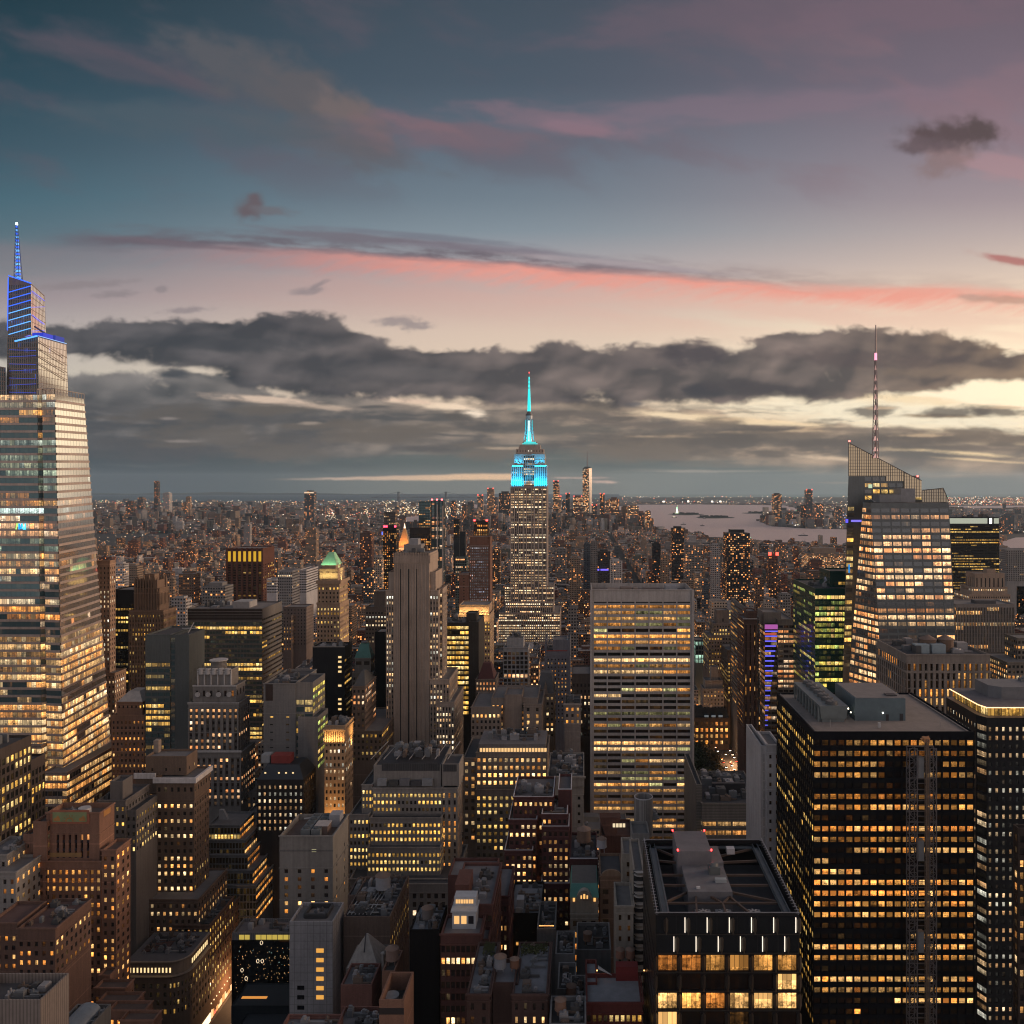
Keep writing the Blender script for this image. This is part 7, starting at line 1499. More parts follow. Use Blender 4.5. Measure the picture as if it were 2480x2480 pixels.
[b.box(x_, x2_, y_, Y-9-i*7, 6, w_, s_, s_, lo=2490, roof=(.03, .03, .03)) for i, (x_, x2_, y_) in enumerate(((236, 266, 2362), (228, 304, 2392), (236, 330, 2424), (262, 350, 2446), (290, 372, 2470)))]; b.done()
b = B('brown brick tower with a white cornice and penthouse, behind the curved corner block', 'office tower', 'brick_tower'); Y = 425; w_ = wall((.135, .095, .07), .85, 'brick'); lt = wall((.26, .24, .225), .8)
s_ = style(bay=3.1, fl=3.75, ww=.46, wh=.5, lit=.55, pf=.75, run=.75, pal='warm', br=1.2, top=1.5, rec=.3)
R = b.box(328, 378, 1880, Y, 16, w_, style(bay=5.2, fl=3.75, ww=.22, wh=.45, lit=.4, pal='amber', br=.8, top=8), None, lo=2240); R = b.box(378.2, 470, 1936, Y-2, 17, w_, s_, style(bay=3.0, fl=3.75, ww=.36, wh=.5, lit=.12, pal='gold', br=.9, top=1.5), lo=2230)
Rt = b.box(377.5, 471, 1884, Y-2.3, 18, lt, style(bay=3.1, fl=3.75, ww=.42, wh=.6, lit=.3, pal='warm', br=1.0, top=4), style(bay=3.0, fl=3.75, ww=.36, wh=.6, lit=.1, top=4), zb=wz(1936, Y-2), lo=1936, roof=ROOF); cn = b.part('cornice', wall((.5, .48, .47), .7)); cn.box(Rt[0]-1, Rt[1]+1.2, Y-3.4, Y-2.3, Rt[4]-1.2, Rt[4]+1.3); cn.box(Rt[1], Rt[1]+1.2, Y-2.3, Y+16, Rt[4]-1.2, Rt[4]+1.3); cn.box(wx(327, Y)-.3, wx(378, Y), Y-.8, Y, wz(1880, Y)-1, wz(1872, Y))
b.block(wx(352, Y+3), wx(452, Y+3), Y+3, Y+15, wz(1882, Y), wz(1824, Y+8), wall((.17, .14, .12), .85, 'brick'), style(bay=6, fl=5.5, ww=.15, wh=.3, lit=.2, top=4), None, zlo=0, roof=(.17, .165, .16)); b.part('chimney', wall((.22, .18, .15), .85)).box(wx(374, Y+12), wx(386, Y+12), Y+11, Y+14, wz(1828, Y+8), wz(1792, Y+12))
b.box(316, 480, 2178, Y-12, 34, w_, s_, s_, lo=2260); b.box(310, 350, 2118, Y-8, 30, w_, s_, None, lo=2200); b.done()
b = B('terraced dark glass block stepping down towards the viewer, with a sloped roof fin', 'office building', 'office_building'); Y = 455; gm = wall((.12, .125, .13), .6)
gl = lambda lit_, pf_: style(bay=1.75, fl=3.9, ww=.8, wh=.85, rec=.25, lit=lit_, pf=pf_, run=.93, pal='gold', br=.75, top=1.2, glass='dark')
for i, (c, yt, dy_) in enumerate(((583, 1998, 16), (595, 2034, 12), (602, 2070, 8), (614, 2108, 4), (622, 2144, 0))):
    R = b.box(503-i*2, c-2, yt, Y+dy_, 20+i*5, gm, gl(.35, .5), style(bay=3, fl=3.9, ww=.93, wh=.45, lit=.75, pf=.9, pal='amber', br=1.0, top=1.0, glass='dark'), lo=2250)
b.part('roof_fin', plain((.22, .23, .24), .6)).frustum([(wx(530, 476), 476, wz(1990, 473)), (wx(552, 476), 476, wz(1990, 473)), (wx(552, 476), 478, wz(1990, 473)), (wx(530, 476), 478, wz(1990, 473))], [(wx(530, 476), 476, wz(1962, 476)), (wx(540, 476), 476, wz(1962, 476)), (wx(540, 476), 478, wz(1962, 476)), (wx(530, 476), 478, wz(1962, 476))]); b.done()
b = B('stone wings stepping down right of the grey art deco tower', 'office building', 'office_building'); Y = 497; w_ = wall((.15, .14, .13), .85); ss = style(bay=3.0, fl=3.8, ww=.46, wh=.52, lit=.45, pf=.8, pal='warm', br=1.0, top=2.5)
b.box(575, 632, 1918, Y+30, 24, w_, ss, ss, lo=2000); b.box(600, 655, 1966, Y+10, 22, w_, ss, ss, lo=2050); b.box(628, 680, 2010, Y+2, 20, w_, ss, ss, lo=2130); b.box(560, 600, 1884, Y+50, 20, w_, ss, ss, lo=1960); b.done()
b = B('weathered concrete tower with rooftop chillers and a pale side wall', 'office tower', 'concrete_tower'); Y = 375
R = b.box(677, 806, 2024, Y, 25, wall((.185, .175, .16), .9), style(bay=5.7, fl=3.55, ww=.27, wh=.5, rec=.35, lit=.42, pf=.75, pal='amber', br=1.4, top=14, mar=0), style(bay=12, fl=3.55, ww=.09, wh=.5, lit=.5, pf=.8, pal='amber', br=1.2, top=10), lo=2230, roof=(.11, .075, .06), par=2.6)
b.part('stain_band', wall((.13, .125, .12), .9)).box(R[0]-.1, R[1]+.1, Y-.15, Y-.02, wz(2062, Y), wz(2058, Y)); b.part('slot_lamp', emit((.6, .55, .3), .7, 'slot')).box(wx(755, Y), wx(766, Y), Y-.1, Y-.03, wz(2063, Y), wz(2057, Y))
for i in range(8): x_ = R[0]+8+(i % 2)*4.6; y_ = Y+4+(i//2)*4.9; b.part('chiller', plain((.16, .18, .19), .5, .3), i).box(x_, x_+4.1, y_, y_+4.6, R[4], R[4]+3.6); b.part('chiller_fan', plain((.05, .06, .065), .5), i, ('chiller', i)).cyl(x_+2.05, y_+2.3, R[4]+3.6, R[4]+4.1, 1.6, 1.5, 14)
b.part('shed', plain((.13, .09, .075), .8)).box(R[1]-10, R[1]-4.5, Y+7, Y+13, R[4], R[4]+4); b.part('shed_roof', plain((.34, .32, .31), .7)).box(R[1]-10.3, R[1]-4.2, Y+6.7, Y+13.3, R[4]+4, R[4]+4.3); b.part('grey_unit', plain((.27, .28, .3), .6)).box(R[1]-6.5, R[1]-1.5, Y+16, Y+22, R[4], R[4]+5.5)
m = b.part('pipe', plain((.4, .4, .4), .6)); m.beam((R[0]+2, Y+4, R[4]+.4), (R[0]+8, Y+1.2, R[4]+.4), .35); m.beam((R[0]+4, Y+21, R[4]+2), (R[0]+16, Y+23, R[4]+2.5), .4); b.done()
b = B('white tiled windowless tower with one column of amber windows, lower left', 'office tower', 'tiled_tower'); Y = 320; R = b.box(701, 806, 2232, Y, 15, wall((.24, .24, .25), .6, 'tile'), None, None, roof=(.15, .14, .135), par=1.4)
wv_ = b.part('lit_window', emit((.9, .42, .08), .9, 'tower_light'))
for q in (2302, 2325, 2348, 2370, 2393, 2415): wv_.box(wx(766, Y), wx(784, Y), Y-.12, Y-.03, wz(q+5, Y), wz(q-5, Y))
dv = b.part('dark_window', plain((.008, .008, .01), .2))
for q in (2392, 2415, 2440): dv.box(wx(720, Y), wx(737, Y), Y-.12, Y-.03, wz(q+5, Y), wz(q-5, Y))
ra, rc = (R[0]+4, Y+5), (R[0]+12.5, Y+13); m = b.part('roof_frame', plain((.03, .032, .035), .6)); 
for (p, q) in ((ra, (rc[0], ra[1])), ((rc[0], ra[1]), rc), (rc, (ra[0], rc[1])), ((ra[0], rc[1]), ra)): m.beam((*p, R[4]+1), (*q, R[4]+1), .7, 1.6)
b.gear((ra[0]+1, rc[0]-1, ra[1]+1, rc[1]-1, R[4]), 4, .6); b.done()
b = B('big grey stone block stepping down in window filled tiers, centre foreground', 'office building', 'office_building'); Y = 430; w_ = wall((.2, .185, .17), .85); ss = style(bay=2.05, fl=3.55, ww=.55, wh=.5, rec=.35, lit=.78, pf=.95, run=.8, pal='gold', br=1.3, top=2.2); dk2 = wall((.12, .115, .11), .85)
b.box(905, 1068, 1853, Y+4, 34, w_, None, None, zb=0, roof=ROOFD, lo=1900); sR = b.box(902, 1070, 1908, Y+1, 10, w_, ss, None, lo=1972); b.box(896, 1068, 1980, Y-4, 12, w_, ss, None, lo=2044); b.box(889, 1066, 2052, Y-9, 14, w_, ss, None, lo=2118); 
b.box(1070.5, 1112, 1850, Y+3, 16, w_, None, None, zb=wz(1908, Y)); b.box(1068.3, 1108, 1908, Y+1.5, 17, w_, style(bay=3.0, fl=3.55, ww=.36, wh=.66, lit=.5, pal='amber', br=1.0, top=2.2), None, lo=2125, zb=0)
b.box(846, 893, 1972, Y-2, 30, w_, ss, None, lo=2120); b.box(876, 901, 1900, Y+2, 26, w_, ss, None, lo=1965); b.box(846, 1105, 2128, Y-14, 40, w_, style(bay=3.2, fl=4.1, ww=.42, wh=.6, lit=.1, pal='white', br=1.1, top=4), None, lo=2200); b.box(960, 1100, 2140, Y-20, 30, w_, style(bay=3.3, fl=4.1, ww=.5, wh=.6, lit=.35, pal='peach', br=1.3, top=4), None, lo=2300)
m = b.part('louvre_band', wall((.055, .055, .058), .8, 'rib')); m.box(wx(925, Y+4), wx(1065, Y+4), Y+3.8, Y+3.98, wz(1873, Y), wz(1855, Y)); m.box(wx(1074, Y+3), wx(1106, Y+3), Y+2.8, Y+2.98, wz(1873, Y), wz(1856, Y))
m = b.part('setback_edge', dk2); m.box(wx(900, Y), wx(1072, Y), Y+.2, Y+1, wz(1976, Y), wz(1972, Y))
for i in range(5): b.part('equipment', plain([(.22, .23, .24), (.05, .05, .05), (.13, .13, .14), (.05, .05, .055), (.2, .21, .22)][i], .7), i).box(wx(912+i*27, Y), wx(934+i*28, Y), Y-1.5+3, Y+3.6, wz(1906, Y), wz(1890+(i % 2)*4, Y))
b.gear((wx(915, Y), wx(1065, Y), Y+8, Y+34, wz(1851, Y)), 14, 1.2); m = b.part('roof_rails', mt((.28, .28, .28)))
for i in range(7): x_ = wx(915+i*30, Y+20); m.beam((x_, Y+5, wz(1853, Y)+1.4), (x_+2, Y+36, wz(1853, Y)+1.4), .3)
b.done()
b = B('building with cornice and rounded corner along the bright avenue, lower left', 'department store', 'curved_corner_building'); Y = 385; w_ = wall((.19, .135, .095), .85); X0, X1 = wx(305, Y), wx(448, Y); Yb = Y+26; z1 = wz(2332, Y); n = 7; rc_ = 7.5
s_ = style(bay=3.0, fl=3.9, ww=.42, wh=.55, rec=.3, lit=.45, pf=.7, pal='gold', br=.85, top=2.2); z2 = z1-6.5
arc = [(X1-rc_+rc_*math.sin(a), Y+rc_-rc_*math.cos(a)) for a in [math.pi/2*i/n for i in range(n+1)]]
Xe = X1+14 if False else X1
b.patch((X0, Y, 0), (X1-rc_, Y, 0), (X1-rc_, Y, z2), (X0, Y, z2), s_, w_, wz(2480, Y)); b.patch((X1, Y+rc_, 0), (X1, Yb, 0), (X1, Yb, z2), (X1, Y+rc_, z2), s_, w_, 10)
for (a, c) in zip(arc, arc[1:]): b.patch((*a, 0), (*c, 0), (*c, z2), (*a, z2), style(bay=1.4, fl=3.9, ww=.42, wh=.55, lit=.3, pal='gold', br=.7, top=2.2), w_, wz(2480, Y))
top = [(X0, Y), (X1-rc_, Y)]+arc[1:]+[(X1, Yb), (X0, Yb)]; m = b.part('cornice', wall((.28, .22, .17), .8)); off = lambda o: [(X0, Y-o), (X1-rc_, Y-o)]+[(X1-rc_+(rc_+o)*math.sin(a), Y+rc_-(rc_+o)*math.cos(a)) for a in [math.pi/2*i/n for i in range(1, n+1)]]+[(X1+o, Yb), (X0, Yb)]
m.frustum([(*p, z2-.2) for p in off(.3)], [(*p, z2+.5) for p in off(1.1)]); m.frustum([(*p, z1-.3) for p in off(.1)], [(*p, z1+.5) for p in off(.5)])
b.part('attic', wall((.24, .18, .13), .85)).frustum([(*p, z2+.5) for p in off(-.8)], [(*p, z1-.3) for p in off(-.8)]); aw = b.part('attic_window', emit((1, .72, .35), 1.2, 'attic2'))
for i in range(12): x_ = X0+1.2+i*1.65; aw.box(x_, x_+.7, Y+.72, Y+.79, z2+1.6, z2+3.8) 
for i in range(9): y_ = Y+rc_+1+i*1.9; aw.box(X1-.79, X1-.72, y_, y_+1.1, z2+1.6, z2+3.8)
b.part('roof', plain((.10, .095, .1), .9)).poly([(*p, z1+.51) for p in off(-.6)]); b.part('storefront', emit((1, .72, .42), 2.2, 'storefront')).box(X1+.05, X1+.3, Y+6, Yb, 2.5, 6.5)
m = b.part('roof_court', plain((.07, .035, .03), .9)); m.box(X0+3, X0+14, Y+8, Y+18, z1+.6, z1+1.0); b.gear((X0+1, X1-2, Y+4, Y+23, z1+.5), 16, .7); FOOT.append((X0, X1, Y, Yb)); b.foot.append(FOOT[-1]); b.done()
fr_ = random.Random(12); b = B('long brick block with warm windows receding along the avenue, lower left', 'office building', 'brick_building'); Y = 413; w_ = wall((.12, .075, .055), .85, 'brick'); R = b.box(420, 507, 2240, Y, 29, w_, style(bay=3, fl=3.8, ww=.45, wh=.5, lit=.35, pal='gold', br=.9), style(bay=3, fl=3.8, ww=.42, wh=.5, lit=.55, pf=.9, pal='gold', br=1.0), lo=2430, roof=ROOFD); sf_ = [b.part('storefront', emit(c_, s_, 'storefront'), 1+i) for i, (c_, s_) in enumerate((((1, .6, .3), 1.5), ((1, .74, .5), 1.8), ((1, .45, .15), 1.0), ((1, .2, .12), 1.0)))]; y_ = Y
while y_ < Y+28: L_ = fr_.uniform(.8, 3.4); sf_[fr_.choice((0, 0, 1, 2, 3))].box(R[1]+.05, R[1]+.3, y_, y_+L_*.75, 1.2, fr_.uniform(2.6, 5.2)); y_ += L_
for i in range(9): b.part('facade_lamp', emit((1, .6, .3), 3, 'flamp'), i).box(R[1]+.1, R[1]+.35, Y+1.5+i*3.1, Y+1.8+i*3.1, 8.5, 9)
b.gear(R, 10, .8); b.box(505, 558, 2196, Y+31, 30, w_, style(bay=3, fl=3.8, lit=.3, pal='gold'), style(bay=3, fl=3.8, lit=.5, pal='gold', br=1.0), lo=2300); b.done()
b = B('dark glass atrium block with a yellow lit strip and hanging fairy lights, lower left', 'building', 'glass_atrium'); Y = 352
R = b.box(562, 742, 2260, Y, 12, wall((.12, .12, .125), .7, 'rib'), None, None, zb=0, lo=2480, roof=(.12, .1, .095)); m = b.part('lit_strip', emit((.72, .52, .10), .72, 'yellow_strip')); 
for i in range(12):
    if i != 2: m.box(R[0]+3.0+i*2.3, R[0]+5.0+i*2.3, Y-.15, Y-.02, wz(2275, Y), wz(2264, Y))
b.part('glass_wall', plain((.008, .009, .01), .06, .2)).box(R[0], R[1], Y-.5, Y-.2, 0, wz(2276, Y)); fl_ = random.Random(77)
for i in range(6): b.part('ring_light', emit((1, .72, .4), 1.4, 'ring'), i).beam((R[0]+fl_.uniform(5, 26), Y-.7, fl_.uniform(40, 60)), (R[0]+fl_.uniform(5, 26), Y-.7, fl_.uniform(40, 60)), .01) if False else None
fa = b.part('fairy_lights', emit((1, .6, .26), .9, 'fairy')); fa2 = b.part('fairy_lights', emit((.5, .75, .75), .9, 'fairy2'), 1)
for i in range(210):
    x_ = R[0]+1.5+abs(fl_.random()**.9)*28; t_ = fl_.random(); z_ = wz(2290+150*t_, Y); keep = abs((x_-R[0])/29-.5)+.25 > t_*.6*fl_.random() 
    s__ = fl_.uniform(.06, .2); (fa if fl_.random() < .8 or t_ > .3 else fa2).box(x_, x_+s__, Y-.75, Y-.6, z_, z_+s__*fl_.uniform(.8, 2)) if keep else None
rg = b.part('ring_light', emit((1, .8, .55), 1.2, 'ring'))
for (px_, py_) in ((635, 2281), (626, 2325), (588, 2347), (598, 2367), (637, 2325)):
    for i in range(10):
        a, a2 = i*.628, (i+1)*.628; cxr, czr = wx(px_, Y), wz(py_, Y); rg.beam((cxr+.55*math.cos(a), Y-.8, czr+.8*math.sin(a)), (cxr+.55*math.cos(a2), Y-.8, czr+.8*math.sin(a2)), .14, .1)
b.gear(R, 6, .8); b.done()
b = B('low black roofed hall with an orange window strip below the atrium', 'building', 'low_hall'); Y = 325; R = b.box(560, 700, 2436, Y, 15, wall((.012, .016, .02), .4), None, None, roof=(.012, .017, .022), par=.3); b.part('lit_strip', emit((1, .4, .08), .7, 'ostrip')).box(wx(584, Y+5), wx(645, Y+5), Y+5.0, Y+6.4, R[4], R[4]+.15); Y = 300
R = b.box(530, 640, 2560, Y, 28, wall((.14, .14, .145), .8), None, None, roof=(.10, .095, .095), par=.4); R = b.box(650, 770, 2545, Y-40, 15, wall((.2, .21, .22), .7), None, None, roof=(.13, .135, .15), par=.5); b.tank(wx(775, Y-30), Y-30, R[4], 1.6, 0, 1.5); b.done()
b = B('stone pyramid spire rising from a low roof in the lower middle', 'church spire', 'stone_spire'); Y = 290; w_ = wall((.22, .21, .195), .9); zt_ = wz(2252, Y+9); zb_ = wz(2345, Y)
b.block(wx(838, Y), wx(918, Y), Y, Y+15, 0, zb_, wall((.13, .12, .11), .9), None, None); m = b.part('spire', w_); X0, X1 = wx(840, Y), wx(916, Y); m.frustum([(X0, Y, zb_), (X1, Y, zb_), (X1, Y+13, zb_), (X0, Y+13, zb_)], [((X0+X1)/2-.3, Y+6.2, zt_), ((X0+X1)/2+.3, Y+6.2, zt_), ((X0+X1)/2+.3, Y+6.8, zt_), ((X0+X1)/2-.3, Y+6.8, zt_)])
b.part('slot', plain((.03, .03, .035), .8)).quad(((X0+X1)/2-.25, Y+2.2, zb_+4.2), ((X0+X1)/2+.25, Y+2.2, zb_+4.2), ((X0+X1)/2+.2, Y+4.6, zb_+9.6), ((X0+X1)/2-.2, Y+4.6, zb_+9.6)); b.part('pinnacle', w_).cyl(wx(924, Y), Y+2, zb_-2, zb_+4, .5, .45, 8); b.part('pinnacle_cap', w_).cyl(wx(924, Y), Y+2, zb_+4, zb_+4.5, .8, .5, 8); b.done()
b = B('brick block with a domed water tank and pipe covered roof behind the stone spire', 'building', 'brick_building'); Y = 330; w_ = wall((.11, .08, .065), .85, 'brick'); R = b.box(832, 945, 2220, Y, 34, w_, None, style(bay=3, fl=3.6, ww=.3, lit=.3, pal='gold'), lo=2400, roof=ROOFD); b.tank(wx(974-2-50, Y+16), Y+20, R[4], 3.0, 0, 3, (.25, .26, .28)); b.gear(R, 16, 1.0)
m = b.part('pipe_grid', plain((.38, .39, .4), .5, .3))
for i in range(7): m.beam((R[0]+1+i*1.5, Y+2, R[4]+1), (R[0]+3+i*1.5, Y+22, R[4]+1), .3)
for i in range(3): m.beam((R[0]+1, Y+3+i*3, R[4]+1.3), (R[0]+13, Y+3+i*3, R[4]+1.3), .3)
b.done()
b = B('brown penthouse roofs with ducts in front of the big stepped stone block', 'building', 'brick_building'); Y = 350; w_ = wall((.12, .085, .07), .85, 'brick'); R = b.box(900, 962, 2185, Y, 24, w_, None, style(bay=3, fl=3.6, ww=.3, wh=.5, lit=.45, pal='gold'), lo=2400, roof=ROOF); b.gear(R, 10, 1.0); R = b.box(842, 900, 2168, Y+4, 16, wall((.10, .055, .045), .85, 'brick'), None, None, roof=ROOF); b.gear(R, 3, 1.2); b.done()
b = B('black rubble stone slab with a tank and dishes on its roof, lower centre', 'building', 'dark_building'); Y = 270; R = b.box(992, 1064, 2252, Y, 16, wall((.012, .011, .011), .9), None, None, roof=(.16, .17, .19), par=.6); b.tank(wx(1033, Y+5), Y+7, R[4], 1.9, 0, 1.0, (.12, .11, .11)); b.gear(R, 8, .7); b.done()
b = B('red brick block with stacked white penthouse and strips of warm loft windows', 'office building', 'brick_building'); Y = 255; w_ = wall((.085, .038, .032), .85, 'brick'); s_ = style(bay=1.55, fl=3.6, ww=.72, wh=.55, lit=.5, pf=.85, run=.75, pal='warm', br=1.2, top=2.8, panes=1); cp2 = plain((.3, .3, .31), .7)
R = b.box(1067, 1164, 2262, Y, 12, w_, s_, None, lo=2490, roof=(.13, .125, .13)); R1 = b.box(1092, 1192, 2190, Y+12.2, 30, w_, s_, style(bay=1.7, fl=3.6, ww=.6, wh=.5, lit=.4, pf=.8, pal='gold', br=.9), lo=2480, roof=(.15, .14, .14)); b.box(1164.5, 1184, 2275, Y+4, 8, w_, None, style(bay=1.7, fl=3.6, ww=.6, lit=.4, pal='gold'), lo=2480)
b.box(1085, 1200, 2120, Y+40, 14, w_, None, None, zb=0, roof=(.2, .2, .215)); wp = plain((.36, .38, .4), .6); m = b.part('white_penthouse', wp); xa, xb_ = wx(1095, Y+5), wx(1152, Y+5); m.box(xa, xb_, Y+5, Y+12, R[4], R[4]+5.2); m.box(xa-.4, xb_+.4, Y+4.6, Y+12, R[4]+5.2, R[4]+5.6); m.box(xa+.2, xb_-.2, Y+8, Y+12.1, R[4]+5.6, R[4]+8.4)
pw = b.part('penthouse_window', emit((1, .55, .2), 1.0, 'phw'))
for i in range(3): pw.box(xa+.6+i*2.2, xa+2.2+i*2.2, Y+4.9, Y+4.98, R[4]+1.6, R[4]+4.0) if i < 2 else b.part('penthouse_window', plain((.02, .02, .025), .2), 1).box(xa+.6+i*2.2, xa+2.2+i*2.2, Y+4.9, Y+4.98, R[4]+1.6, R[4]+4.0)
for i in range(7): pw.box(xa+.7+i*.8, xa+1.3+i*.8, Y+7.9, Y+7.98, R[4]+6.4, R[4]+7.6)
b.part('stair_box', wall((.10, .045, .035), .85, 'brick')).box(R1[0]+.5, R1[0]+5, Y+17, Y+28, R1[4], R1[4]+5); b.gear((R1[0]+5, R1[1]-1, Y+16, Y+38, R1[4]), 9, .8); b.done()
b = B('dark brick block with a column of lit windows behind the loft building', 'apartment building', 'apartment_building'); b.box(1196, 1232, 2170, 300, 24, wall(DBRICK, .85, 'brick'), style(bay=1.7, fl=3.4, ww=.55, wh=.55, lit=.65, pf=.7, run=.8, pal='warm', br=1.2, top=3, mar=.5), lo=2400, roof=(.13, .13, .14)); b.done()
b = B('unlit block with pale stairhouse and flat roof left of the red brick apartments', 'building', 'dark_building'); Y = 320; R = b.box(1233, 1311, 2212, Y, 26, wall((.015, .013, .013), .9), style(bay=8, fl=5, ww=.16, wh=.3, lit=.5, pal='amber', br=1.0, top=4), None, lo=2400, roof=(.17, .17, .18)); b.part('stairhouse', plain((.3, .31, .33), .7)).box(R[0]+2.5, R[0]+5.2, Y+5, Y+9, R[4], R[4]+3.8); b.gear(R, 8, .7); b.done()
b = B('dark tanks and railings roof block at the bottom between brick lofts', 'building', 'brick_building'); Y = 225; w_ = wall((.06, .035, .03), .85, 'brick'); R = b.box(1130, 1186, 2408, Y, 26, w_, style(bay=2.5, fl=3.6, ww=.3, wh=.5, lit=.25, pal='warm'), None, lo=2490, roof=(.15, .155, .17)); R2 = b.box(1240, 1326, 2408, Y, 26, w_, style(bay=2.5, fl=3.6, ww=.3, wh=.5, lit=.3, pal='warm'), None, lo=2490, roof=(.15, .155, .17)); b.block(wx(1192, Y+4), wx(1254, Y+4), Y+6, Y+18, 0, wz(2380, Y+6), wall((.2, .18, .16), .85), None, None, roof=(.1, .1, .1))
b.tank(wx(1210, Y+10), Y+12, wz(2380, Y+6), 1.7, 0, 1.0, (.17, .18, .2)); b.tank(wx(1245, Y+10), Y+12, wz(2380, Y+6), 1.3, 1, 1.0, (.16, .08, .05)); b.gear(R, 6, .6); b.gear(R2, 6, .6)
m = b.part('shrub', LEAF[1]); rs_ = random.Random(3)
for i in range(500): 
    c_ = rs_.choice([(R[0]+2, R[1]-1), (R2[0]+1, R2[1]-1)]); x_, y_, z_ = rs_.uniform(*c_), Y+22+rs_.gauss(0, 1.2), R[4]+.3+rs_.random()*1.8; s__ = .25; m.quad((x_-s__, y_, z_-s__), (x_+s__, y_+rs_.uniform(-.3, .3), z_-s__*.4), (x_+s__*.8, y_, z_+s__), (x_-s__, y_, z_+s__*.6))
b.done()
b = B('brown brick stub with an open rooftop tank pit at the bottom, lower middle', 'building', 'brick_building'); Y = 205; w_ = wall((.15, .085, .06), .85, 'brick'); R = b.box(918, 978, 2422, Y, 12, w_, None, None, roof=(.04, .04, .04), par=4.5); b.part('tank_top', plain((.25, .25, .25), .8)).cyl(wx(948, Y+6), Y+6, R[4], R[4]+2.2, 1.9, 1.9, 20); b.part('dark_band', plain((.015, .012, .012), .8)).box(R[0]-.03, R[1]+.03, Y-.04, Y-.01, R[4]+1.0, R[4]+2.6)
R = b.box(925, 956, 2352, 262, 12, wall((.17, .15, .13), .85), None, None); b.tank(wx(950, 268), 268, R[4], 2.0, 3, 1.6, (.17, .12, .10)); b.done()
b = B('pale flat roofs with ductwork at the bottom of the view, lower middle', 'building', 'low_building'); Y = 215; R = b.box(790, 917, 2535, Y-10, 16, wall((.12, .06, .05), .85, 'brick'), None, None, roof=(.13, .125, .13)); b.gear(R, 10, .6); R = b.box(825, 900, 2385, 262, 12, wall((.1, .1, .1), .85), None, None, roof=(.11, .12, .135)); b.gear(R, 9, .9); R = b.box(640, 784, 2560, 195, 16, wall((.14, .07, .05), .85, 'brick'), None, None, roof=(.13, .135, .15)); b.gear(R, 12, .5); b.done()
b = B('brick building with red penthouse and rooftop party lights, lower centre right', 'building', 'brick_building'); Y = 232; w_ = wall((.11, .03, .025), .85, 'brick'); s_ = style(bay=1.5, fl=3.7, ww=.66, wh=.5, lit=.7, pf=.6, run=.8, pal='gold', br=1.2, top=2.6); R = b.box(1419, 1556, 2428, Y, 14, w_, s_, None, lo=2490, roof=(.21, .215, .23)); b.block(wx(1418, Y+14), wx(1446, Y+14), Y+10, Y+22, 0, wz(2380, Y+10), wall((.22, .235, .26), .7), None, None, roof=(.35, .37, .4))
b.part('red_penthouse', plain((.16, .018, .018), .8)).box(wx(1492, Y+12), wx(1545, Y+12), Y+12, Y+15, R[4], R[4]+4.0); b.tank(wx(1504, Y+16), Y+20, R[4]-2, 1.35, 0, 4.5, (.2, .11, .08)); b.tank(wx(1528, Y+16), Y+20, R[4]-2, 1.35, 1, 4.5, (.2, .11, .08)); pl_ = b.part('party_light', emit((1, .45, .15), 6, 'party'))
for q in (1446, 1461, 1462, 1560): pl_.box(wx(q, Y+14)-.12, wx(q, Y+14)+.12, Y+14, Y+14.2, R[4]+1.7, R[4]+1.95)
b.part('awning', plain((.5, .5, .5), .7)).frustum([(wx(1448, Y+12), Y+12, R[4]+3.4), (wx(1482, Y+12), Y+12, R[4]+1.6), (wx(1482, Y+12), Y+12.3, R[4]+1.6), (wx(1448, Y+12), Y+12.3, R[4]+3.4)], [(wx(1448, Y+12), Y+12, R[4]+4.4), (wx(1470, Y+12), Y+12, R[4]+2.6), (wx(1470, Y+12), Y+12.3, R[4]+2.6), (wx(1448, Y+12), Y+12.3, R[4]+4.4)]); b.done()
b = B('dark low roofs with scattered tanks and lamps in the lower centre', 'building', 'low_building'); Y = 262
for i, (a, c, yt, Yd, D, col, rf) in enumerate(((1345, 1392, 2310, 268, 14, (.16, .16, .16), (.03, .03, .03)), (1396, 1480, 2300, 285, 18, (.02, .02, .02), (.05, .045, .045)), (1300, 1345, 2250, 300, 20, (.12, .09, .08), (.18, .15, .14)), (1330, 1420, 2480, 215, 12, (.07, .05, .05), (.1, .075, .06)), (1380, 1420, 2440, 240, 16, (.15, .15, .15), (.05, .05, .055)), (1350, 1395, 2395, 250, 14, (.03, .03, .03), (.035, .035, .035)))):
    R = b.box(a, c, yt, Yd, D, wall(col, .85), None, None, roof=rf); b.gear(R, 6, .6)
    if i in (1, 4, 3): b.tank((R[0]+R[1])/2-2, Yd+6, R[4], 1.5, i, 1.2, (.17, .10, .07))
sl_ = b.part('string_light', emit((1, .42, .12), 3, 'string'))
for i in range(14): sl_.box(wx(1306+i*2.6, 300), wx(1306+i*2.6, 300)+.2, 299.6, 299.8, wz(2252, 300)+1.5, wz(2252, 300)+1.75)
b.done()

